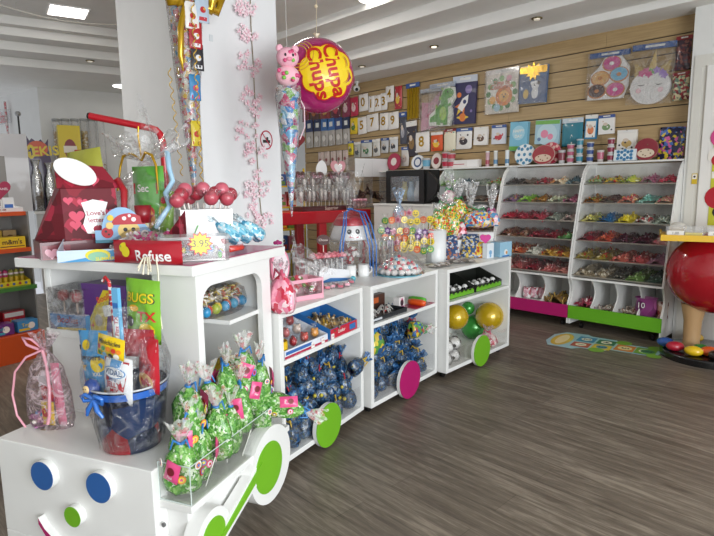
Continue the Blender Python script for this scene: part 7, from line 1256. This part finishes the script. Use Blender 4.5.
for row, (d, zz0, n) in enumerate(((.14, 0, 15), (.26, .10, 14))):
    for j in range(n):
        x = x0+.02+(x1-x0+.10)*j/n; hd = .15+(.15 if row else 0)+r.uniform(-.01, .02); q = ont(min(x, x1-.01), d, zbx+.001); big = (j % 4 == 1 and row)
        l = thing('chocolate_lolly', f'clear wrapped {"heart chocolate lolly with pink lettering" if big else "chocolate spoon lolly"}, {["front", "back"][row]} row, {["first","second","third","fourth","fifth","sixth","seventh","eighth","ninth","tenth","eleventh","twelfth","thirteenth","fourteenth","last"][j]} from the pillar', 'chocolate lolly', q, yaw_t+r.uniform(-.3, .3), 'chocolate lollies on the brown box')
        b = B(); b.cyl((0, 0, 0), (0, 0, hd), .003, n=6); b.make('stick', mat('#e8e0d4', .5), l); b = B()
        if big: b.prism(heart(.10, 0, hd+.05), -.01, .01, 0, FR); b.text('love', .075, 1, FR @ T(0, hd+.06, .0105)); b.make('chocolate', [M_('#5a3430'), M_('#e8a0b8')], l)
        else: b.lathe([(0, hd-.09), (.022, hd-.07), (.024, hd+.03), (.0, hd+.05)], 10, m=0); b.make('chocolate', [M_(['#e8e0dc', '#6a4438', '#d8ccc4'][(j+row) % 3])], l)
        b = B(); b.lathe([(.004, hd*.3), (.036, hd*.5), (.04, hd+.05), (.012, hd+.09), (.035, hd+.12)], 10, fn=crumple(1, 3, j, .15)); b.make('clear_wrap', FILMW, l)
for px, py, w_, h_, c1, l, kind in ((318, 160, .17, .20, '#eeeeee', 'white egg shaped card above the chocolate lollies', 'egg'), (338, 159, .24, .23, '#e0a0a8', 'pink and white heart card above the chocolate lollies', 'heart')):
    q = tpx(px, py, .36); zz1 = RTZ+.001; sh = q.z-zz1; poly = [(w_*.5*math.cos(s_)*(1-.25*math.sin(s_)), -h_/2+h_*.5*math.sin(s_)) for s_ in [2*PI*i/28 for i in range(28)]] if kind == 'egg' else [(x, y-h_*.5) for x, y in heart(w_*.55, 0, 0)]
    o = pack('shaped_card', l, 'card', Vector((q.x, q.y, zz1)), w_, h_, .006, PL(c1, '#f4eeee', '#b84858'), [('x', [(x, y+sh) for x, y in poly])]+([('p', [(x*.55, (y+h_*.5)*.6-h_*.5+sh) for x, y in poly], 1)] if kind == 'heart' else []), 'shape', yaw=yaw_t, roll=.1 if kind == 'egg' else 0)
    b = B(); b.cyl((0, .006, 0), (0, .006, sh-h_*.4), .005, n=6); b.make('stick', WHITE, o)
for j in range(7):
    q = ont(x1+.05+.055*(j % 4), .12+.12*(j//4), .001); l = thing('rose_bouquet', 'small pink wrapped rose sweet bouquet on the red table end, '+OD[j], 'sweet bouquet', q, j, 'rose sweets on the red table'); b = B(); b.lathe([(.005, 0), (.03, .06), (.035, .10)], 12, fn=crumple(1, 4, j)); b.make('clear_wrap', FILMP, l); b = B(); [b.sph((.02*math.cos(k*1.26), .02*math.sin(k*1.26), .12), .018, 0, 8, 6) for k in range(5)]; b.make('rose', M_('#d898a8'), l)
# acrylic sweet bins beside
q = P(363, 206, pt=ont(0, .45)[:], h=yaw_t); xx0, xx1 = tl(351, .5), tl(384, .5); zt = tpx(367, 158, .5).z; bx = thing('acrylic_bin_tower', 'clear acrylic bin tower with brown sweets beside the black screen', 'sweet bins', ont(xx0, .40), yaw_t)
W_ = xx1-xx0; H_ = zt-RTZ; b = B()
for z in (0, H_*.5, H_-.006): b.b2((0, 0, z), (W_, .2, z+.006))
for x in (0, W_/2, W_-.005): b.b2((x, 0, 0), (x+.005, .2, H_))
b.make('acrylic_shell', clear_mat('bin_acrylic', (1, 1, 1), .08, .5, 0), bx); b = B(); b.b2((0, .001, H_*.62), (W_, .004, H_*.98)); b.make('white_label_panel', clear_mat('label_panel', (1, 1, 1), .75, .3, 0), bx)
heap('brown_sweet_heap', 'brown sweets filling the clear acrylic bin tower', ont((xx0+xx1)/2, .50, .007), W_*.9, .15, H_*.42, ('#4a3430', '#6a4a40', '#8a7060'), 60, .02, 'blob', 61, rz=yaw_t)
# table for tower: white cabinet with black oven-like display
CYF = 5.05; cb1 = P(374, 208, Y=CYF); CTZ = P(398, 204, Y=CYF).z; cx1 = P(433, 205, Y=CYF).x; t = thing('white_cabinet', 'white cabinet behind the middle wagon under the black screen', 'cabinet', (cb1.x, CYF, 0), 0)
Lc = cx1-cb1.x; b = B(); b.b2((0, 0, 0), (Lc, .42, CTZ-.02)); b.make('body', M_('#dcdcd8'), t); b = B(); b.b2((-.01, -.01, CTZ-.02), (Lc+.01, .43, CTZ)); b.make('worktop', WHITE, t); b = B(); b.b2((Lc*.5, -.012, .1), (Lc*.5+.004, -.01, 1.0)); b.make('door_gap', BLACK, t)
def cpx(px, py, d): return P(px, py, Y=CYF+d)
a = cpx(386, 172, .12); c = cpx(436, 172, .12); zt = cpx(410, 170, .12).z; t = thing('black_display_case', 'black framed glass display case with a rounded side panel', 'display case', (a.x, CYF+.12, CTZ+.0005)); Wd = c.x-a.x; Hd = zt-CTZ; fr = .075
b = B(); b.b2((0, 0, 0), (fr, .3, Hd)); b.b2((Wd*.68, 0, 0), (Wd*.68+fr, .3, Hd)); b.b2((fr, 0, Hd-fr), (Wd*.68, .3, Hd)); b.b2((fr, .27, 0), (Wd*.68, .3, Hd-fr)); b.b2((fr, 0, 0), (Wd*.68, .3, .03)); b.make('black_frame', BLACK, t)
b = B(); b.b2((fr, .004, .03), (Wd*.68, .008, Hd-fr)); b.make('glass_door', clear_mat('case_glass', (.9, .95, 1), .05, .5, 0), t); b = B(); b.prism([(Wd*.68+fr, .02), (Wd*.68+fr, Hd*.95)]+[(Wd*.68+fr+(Wd*.32-fr)*math.sin(PI*i/14)**.7, Hd*.95-Hd*.9*i/14) for i in range(1, 14)], 0, .05, 0, T(0, .08, 0) @ FR); b.make('side_screen', BLACK, t)
for j, (fx, c1, l) in enumerate(((.22, '#e0c83a', 'yellow'), (.36, '#a8c8e0', 'pale blue'), (.50, '#d8d8d8', 'white'))):
    b = B(); b.lathe([(0, 0), (.05, 0), (.055, .10), (.03, .2), (.03, .24), (0, .24)], 14, fn=crumple(1, 3, j)); tag(b.make('sweet_bag', M_(c1), None, (a.x+Wd*fx, CYF+.28, CTZ+.0315)), f'{l} sweet bag inside the black framed case', 'sweet bag', 'bags in the black case')
# clutter under and left of the red table
r = random.Random(41)
t = thing('yellow_rack', 'yellow wire shelving between the pillar and the red table', 'rack', ont(-.1, .75, -RTZ), yaw_t); b = B()
for z in (.62, .92, 1.22, 1.50): b.b2((-.6, 0, z), (.9, .4, z+.02))
for x in (-.6, .88):
    for y in (0, .38): b.b2((x, y, 0), (x+.02, y+.02, 1.75))
b.make('yellow_frame', M_('#d8bc2a'), t)
bc_ = ['#c8c4bc', '#b8342c', '#d8b02c', '#3a5a9a', '#e0dcd4', '#7a3a2c', '#6a8a4a', '#d88a9a']
nn = 0
for si, z in enumerate((.64, .94, 1.24, 1.52)):
    for j in range(9):
        w_ = .14; h_ = r.uniform(.12, .22); c1, c2 = r.choice(bc_), r.choice(bc_); p = Vector((a_t.x, a_t.y, 0))+Matrix.Rotation(yaw_t, 3, 'Z') @ Vector((-.62+.16*j, .75+.15, z+.001))
        pack('shelf_packet', f'small packet on the yellow rack, {["lowest", "second", "third", "top"][si]} shelf, {OD[j]} from the pillar', 'packet', p, w_, h_, .07, PL(c1, c2, '#e8e4dc', '#3a3030'), [('r', -w_*.4, h_*.1, w_*.4, h_*.4, 1), ('c', 0, h_*.65, w_*.22, 2), ('c', .01, h_*.65, w_*.1, 3)], 'box', yaw=yaw_t, group='packets on the yellow rack')
# dark red leaf shaped fan and heart on the far wall end
b = B(); b.prism(heart(.11, 0, 0), -.01, .01, 0, FR); q = P(298, 141, Y=5.0); b.cyl((0, 0, .08), (0, 0, 3.225-q.z), .0015, n=5, m=1); o = b.make('red_heart_ornament', [M_('#7a1a22'), WHITE], None, q); o.rotation_euler = Euler((0, .5, .6)) if False else Euler((0, 0, .6)); tag(o, 'dark red heart ornament hanging just past the pillar', 'ornament')
# ================================================================== RIGHT SIDE
# stand base compartments
def sb(px, py, Y=5.68): return P(px, py, Y=Y)
xs2, xs3 = -3.545, -2.60; BZ = .2205
q = Vector((-3.10, 5.66, BZ))
for j, x in enumerate((-3.16, -3.09, -3.02)):
    pack('paper_bag_stack', f'pile of white and pink sweet bags in the magenta stand base, {["nearest the wagon", "middle", "by the divider"][j]}', 'bag', (x, 5.64+.04*j, BZ), .09, .13, .10, [print_mat(('#e8e4e4', '#d8a8b4', '#f0ecec', '#b8606c'), 22)], [], yaw=.1*j, group='paper bags in the stand base')
pack('pink_packet', 'pale pink striped packet upright at the divider of the magenta stand', 'sweet packet', (-2.955, 5.72, BZ), .06, .17, .05, PL('#e0b0a4', '#f0d8d0'), [('r', -.02, .01, -.005, .16, 1), ('r', .008, .01, .02, .16, 1)], 'box')
heap('twig_sweet_heap', 'gold and brown wrapped sweets in the last base compartment of the magenta stand', (-2.78, 5.68, BZ), .26, .26, .10, ('#8a6a3a', '#5a4430', '#c8a858', '#a8944a'), 50, .018, 'stick', 71)
heap('red_stick_heap', 'dark pink stick sweets in the first base compartment of the green stand', (-2.47, 5.68, BZ), .19, .26, .09, ('#a83a50', '#d8a0a8', '#8a2a40', '#e8d8d4'), 50, .016, 'stick', 72)
heap('mixed_stick_heap', 'small mixed sticks in the second base compartment of the green stand', (-2.24, 5.66, BZ), .19, .22, .04, ('#8a7a6a', '#b8a898', '#6a4a4a', '#d0c8c0'), 36, .014, 'stick', 73)
heap('mixed_stick_heap', 'scattered thin sticks in the third base compartment of the green stand', (-2.01, 5.66, BZ), .19, .22, .05, ('#9a8a7a', '#c8b8a8', '#7a4a3a', '#d8d0c0'), 36, .014, 'stick', 74)
t = thing('purple_sweet_bag', 'open purple bag with white number ten in the green stand base', 'sweet bag', (-1.885, 5.62, BZ), .1); b = B(); b.lathe([(.03, 0), (.085, .01), (.10, .08), (.09, .16), (.105, .185)], 26, sy=.65, fn=crumple(1, 4, 3, .06)); b.make('pouch', [print_mat(('#7a2a6a', '#8a3a7a', '#6a2060', '#a85a90'), 12)], t); b = B(); b.text('10', .075, 0, T(-.03, -.074, .115) @ FR); b.make('lettering', WHITE, t)
pack('brown_sweet_bag', 'brown red printed sweet bag beside the purple open bag', 'sweet bag', (-1.745, 5.64, BZ), .10, .16, .08, [print_mat(('#6a2a24', '#c8a08c', '#8a3a30', '#e0d0c4'), 22)], [], yaw=0)
# hopscotch floor sticker
hc = [P(x, y, z=.002) for x, y in ((545, 338), (665, 352))]; hd = math.atan2((hc[1]-hc[0]).y, (hc[1]-hc[0]).x)
HA = P(548, 337, z=0); HB = P(660, 354, z=0); hd = math.atan2((HB-HA).y, (HB-HA).x); HL = (HB-HA).length
t = thing('hopscotch_floor_sticker', 'long colourful number game sticker lying on the floor before the stands', 'floor sticker', (HA.x, HA.y, .0005), hd); HW = .30
b = B(); b.prism([(HL*.0+.12*(1-math.cos(a_))*1.0, HW*math.sin(a_)*1.15) for a_ in [-PI/2+PI*i/12 for i in range(0)]]+[(.02, -.12), (.08, -.26), (.30, -.27), (.36, -.2), (.55, -.2), (.6, -.12), (HL*.8, -.12), (HL*.98, -.12), (HL, .0), (HL*.98, .13), (HL*.8, .15), (.65, .14), (.58, .24), (.36, .25), (.3, .3), (.1, .28), (.02, .14)], 0, .001, 0); b.make('backing', M_('#9cc4cc', coat=0), t)
b = B(); AR = [('c', .14, 0, .09, 1, .23), ('c', .14, 0, .05, 2, .18), ('r', .26, -.18, .42, -.02, 3), ('r', .26, .02, .42, .2, 4), ('r', .44, -.16, .60, -.0, 1), ('r', .44, .02, .60, .18, 5), ('r', .62, -.10, .78, .10, 6), ('r', .80, -.11, .95, .11, 7), ('r', HL*.80, -.10, HL*.97, .10, 8), ('c', .34, -.10, .05, 9), ('c', .34, .11, .05, 9), ('c', .52, -.08, .05, 4), ('c', .52, .10, .05, 9), ('c', .70, 0, .06, 2), ('c', .875, 0, .06, 9), ('c', .5, -.2, .07, 8), ('c', .66, .17, .07, 8), ('c', HL*.9, 0, .06, 5), ('c', HL*.97, -.12, .06, 8), ('c', HL*.95, .14, .07, 8)]
for k, (x, y) in enumerate(((.34, -.10), (.34, .11), (.52, -.08), (.52, .10), (.70, 0), (.875, 0), (HL*.9, 0))): AR.append(('t', str(k+1), .09, x, y, 10, -PI/2))
put_art(b, AR, None, T(0, 0, .001)); b.v = [(x, y, min(z, .0035)+.00002*i/ max(1, len(b.v))) for i, (x, y, z) in enumerate(b.v)]
b.make('printed_squares', [M_(c, coat=0) for c in ('#9cc4cc', '#d8b83a', '#e8d8a0', '#b8483c', '#3f8ab0', '#3f7a5a', '#d8803c', '#5a5aa0', '#7aa83a', '#e8e0c8', '#30303c')], t)
# sweet dispenser globe with round base (plain, without a figure)
gc = P(709, 357, z=0); gx, gy = gc.x, gc.y
t = thing('red_globe_dispenser', 'glossy red globe display on tan posts and a black round base', 'display', (gx, gy, 0), FC(gc)); Rg = .375
zg = P(706, 273, pt=(gx, gy, 0), h=PSI+PI/2).z
b = B(); b.cyl((0, 0, 0), (0, 0, .05), .38, .38, n=48); b.lathe([(.38, .05), (.375, .06), (.36, .065), (0, .066)], 48); b.make('round_base', mat('#101012', .25, coat=.5), t, bev=0)
b = B(); b.lathe([(max(.001, Rg*math.sin(PI*i/28)), -Rg*.93*math.cos(PI*i/28)) for i in range(29)], 44, c=(0, 0, zg), sy=.75); b.make('globe', mat('#a3101f', .18, coat=.8), t)
for x in (-.14, .16): b = B(); b.lathe([(.075, .06), (.065, .12), (.07, .30), (.10, zg-.28)], 24, c=(x, 0, 0)); b.make('post', mat('#b89468', .5), t)
for j, (x, y, c1, l) in enumerate(((-.33, -.09, '#24509a', 'blue'), (-.25, -.19, '#b01c34', 'red'), (-.11, -.27, '#e8c01c', 'yellow'), (.06, -.31, '#2a1e1c', 'dark brown'), (-.06, -.17, '#2f7a34', 'green'), (.0, -.22, '#d8581c', 'orange'), (-.12, .22, '#c8a02a', 'mustard'))):
    q = Vector((gx, gy, 0))+Matrix.Rotation(FC(gc), 3, 'Z') @ Vector((x, y, .066)); b = B(); b.sph((0, 0, .042), (.072, .055, .042), 0, 20, 12)
    if c1 not in ('#24509a',): b.text('m', .05, 1, T(0, -.046, .052) @ Matrix.Rotation(-.35, 4, 'X') @ FR)
    o = b.make('sweet_ornament', [mat(c1, .2, coat=.6), WHITE], None, q); o.rotation_euler.z = FC(gc)+(.3 if j % 2 else -.2); tag(o, f'large {l} lentil shaped sweet ornament on the black base', 'ornament', 'lentil sweet ornaments on the base')
ty = P(664, 232, pt=(gx, gy, 0), h=0.15); TZY = P(690, 237, pt=(gx-.1, gy-.25, 0), h=PSI+PI/2).z
t = thing('yellow_tray', 'yellow tray carried on top of the red globe display', 'tray', (gx, gy, TZY), FC(gc)+.10)
b = B(); b.b2((-.42, -.30, -.02), (.45, .28, .0)); b.b2((-.42, -.315, -.03), (.45, -.30, .02)); b.b2((-.435, -.315, -.03), (-.42, .28, .02)); b.make('tray_board', M_('#e8b81c'), t); b = B(); b.cyl((0, 0, -(TZY-zg-Rg*.9)), (0, 0, -.02), .05, n=16); b.make('support', BLACK, t)
def ontray(x, y, z=.001): return Vector((gx, gy, TZY))+Matrix.Rotation(FC(gc)+.10, 3, 'Z') @ Vector((x, y, z))
for j, (x, c1, l) in enumerate(((-.33, '#dcdcd4', 'with white label at the tray corner'), (-.20, '#d8c84a', 'with yellow sweets in the middle'), (-.04, '#c86a94', 'with pink sweets and a white label'), (.14, '#e0c8d0', 'with pale pink sweets by the frame edge'))):
    q = ontray(x, -.20); t = thing('clear_sweet_box', 'clear low sweet box '+l, 'sweet box', q, FC(gc)+.10, 'clear boxes on the yellow tray'); b = B(); b.prism(rrect(-.07, -.06, .07, .06, .01), 0, .085, 0); b.make('clear_box', clear_mat('box_plastic', (1, 1, 1), .15, .4, 0), t); b = B(); b.b2((-.062, -.052, .002), (.062, .052, .035)); b.make('sweet_fill', M_(c1), t)
    if j in (0, 2): b = B(); b.b2((-.06, -.0635, .01), (.06, -.0615, .05)); b.text('0,50' if j else '1,00', .03, 1, T(0, -.0638, .03) @ FR); b.make('price_label', [M_('#e8e8e4'), M_('#303038')], t)
b = B(); b.sph((0, 0, .05), (.07, .06, .05)); tag(b.make('white_pom', M_('#d8d4cc', rough=.8), None, ontray(-.30, .10)), 'round whitish ornament on the tray behind the clear boxes', 'ornament')
pack('yellow_notice', 'small yellow and white notice stuck on the door frame', 'notice', P(694, 184, Y=DY-.018), .045, .095, .002, PL('#d8b82c', '#f0ece4', '#3a3430'), [('r', -.018, .045, .018, .088, 1), ('c', 0, .066, .010, 2)], 'box')
pack('door_poster', 'colourful poster with red, yellow and black blobs on the white door', 'poster', P(728, 226, Y=DY-.034), .32, 1.0, .003, PL('#c8c83a', '#b82030', '#2a2428', '#d84a8c', '#f0ece4'), [('r', -.158, .42, .16, .48, 4), ('c', -.10, .25, .10, 1), ('c', -.06, .2, .05, 4), ('c', -.12, .62, .08, 4), ('c', -.10, .78, .09, 3), ('c', -.12, .58, .05, 1), ('r', -.158, .02, .16, .10, 0), ('c', -.08, .12, .05, 2)], 'box')
b = B(); b.b2((-.05, -.05, 0), (.05, .05, .10)); tag(b.make('cardboard_block', M_('#8a6a4a', rough=.8), None, P(672, 332, z=0)), 'small brown block on the floor between stand and globe display', 'box')
o = [o for o in C.objects if o.name == 'cardboard_block'][0]; o.location.z = 0

q = P(368.5, 172, Y=5.9); pack('ruled_price_board', 'white ruled card board hanging low on the slatted wall', 'price board', (q.x, YW-.03, q.z), .38, .17, .01, PL('#d8d6d0', '#a8a49c'), [('r', -.18, .03+.03*k, .18, .033+.03*k, 1) for k in range(5)], 'box')
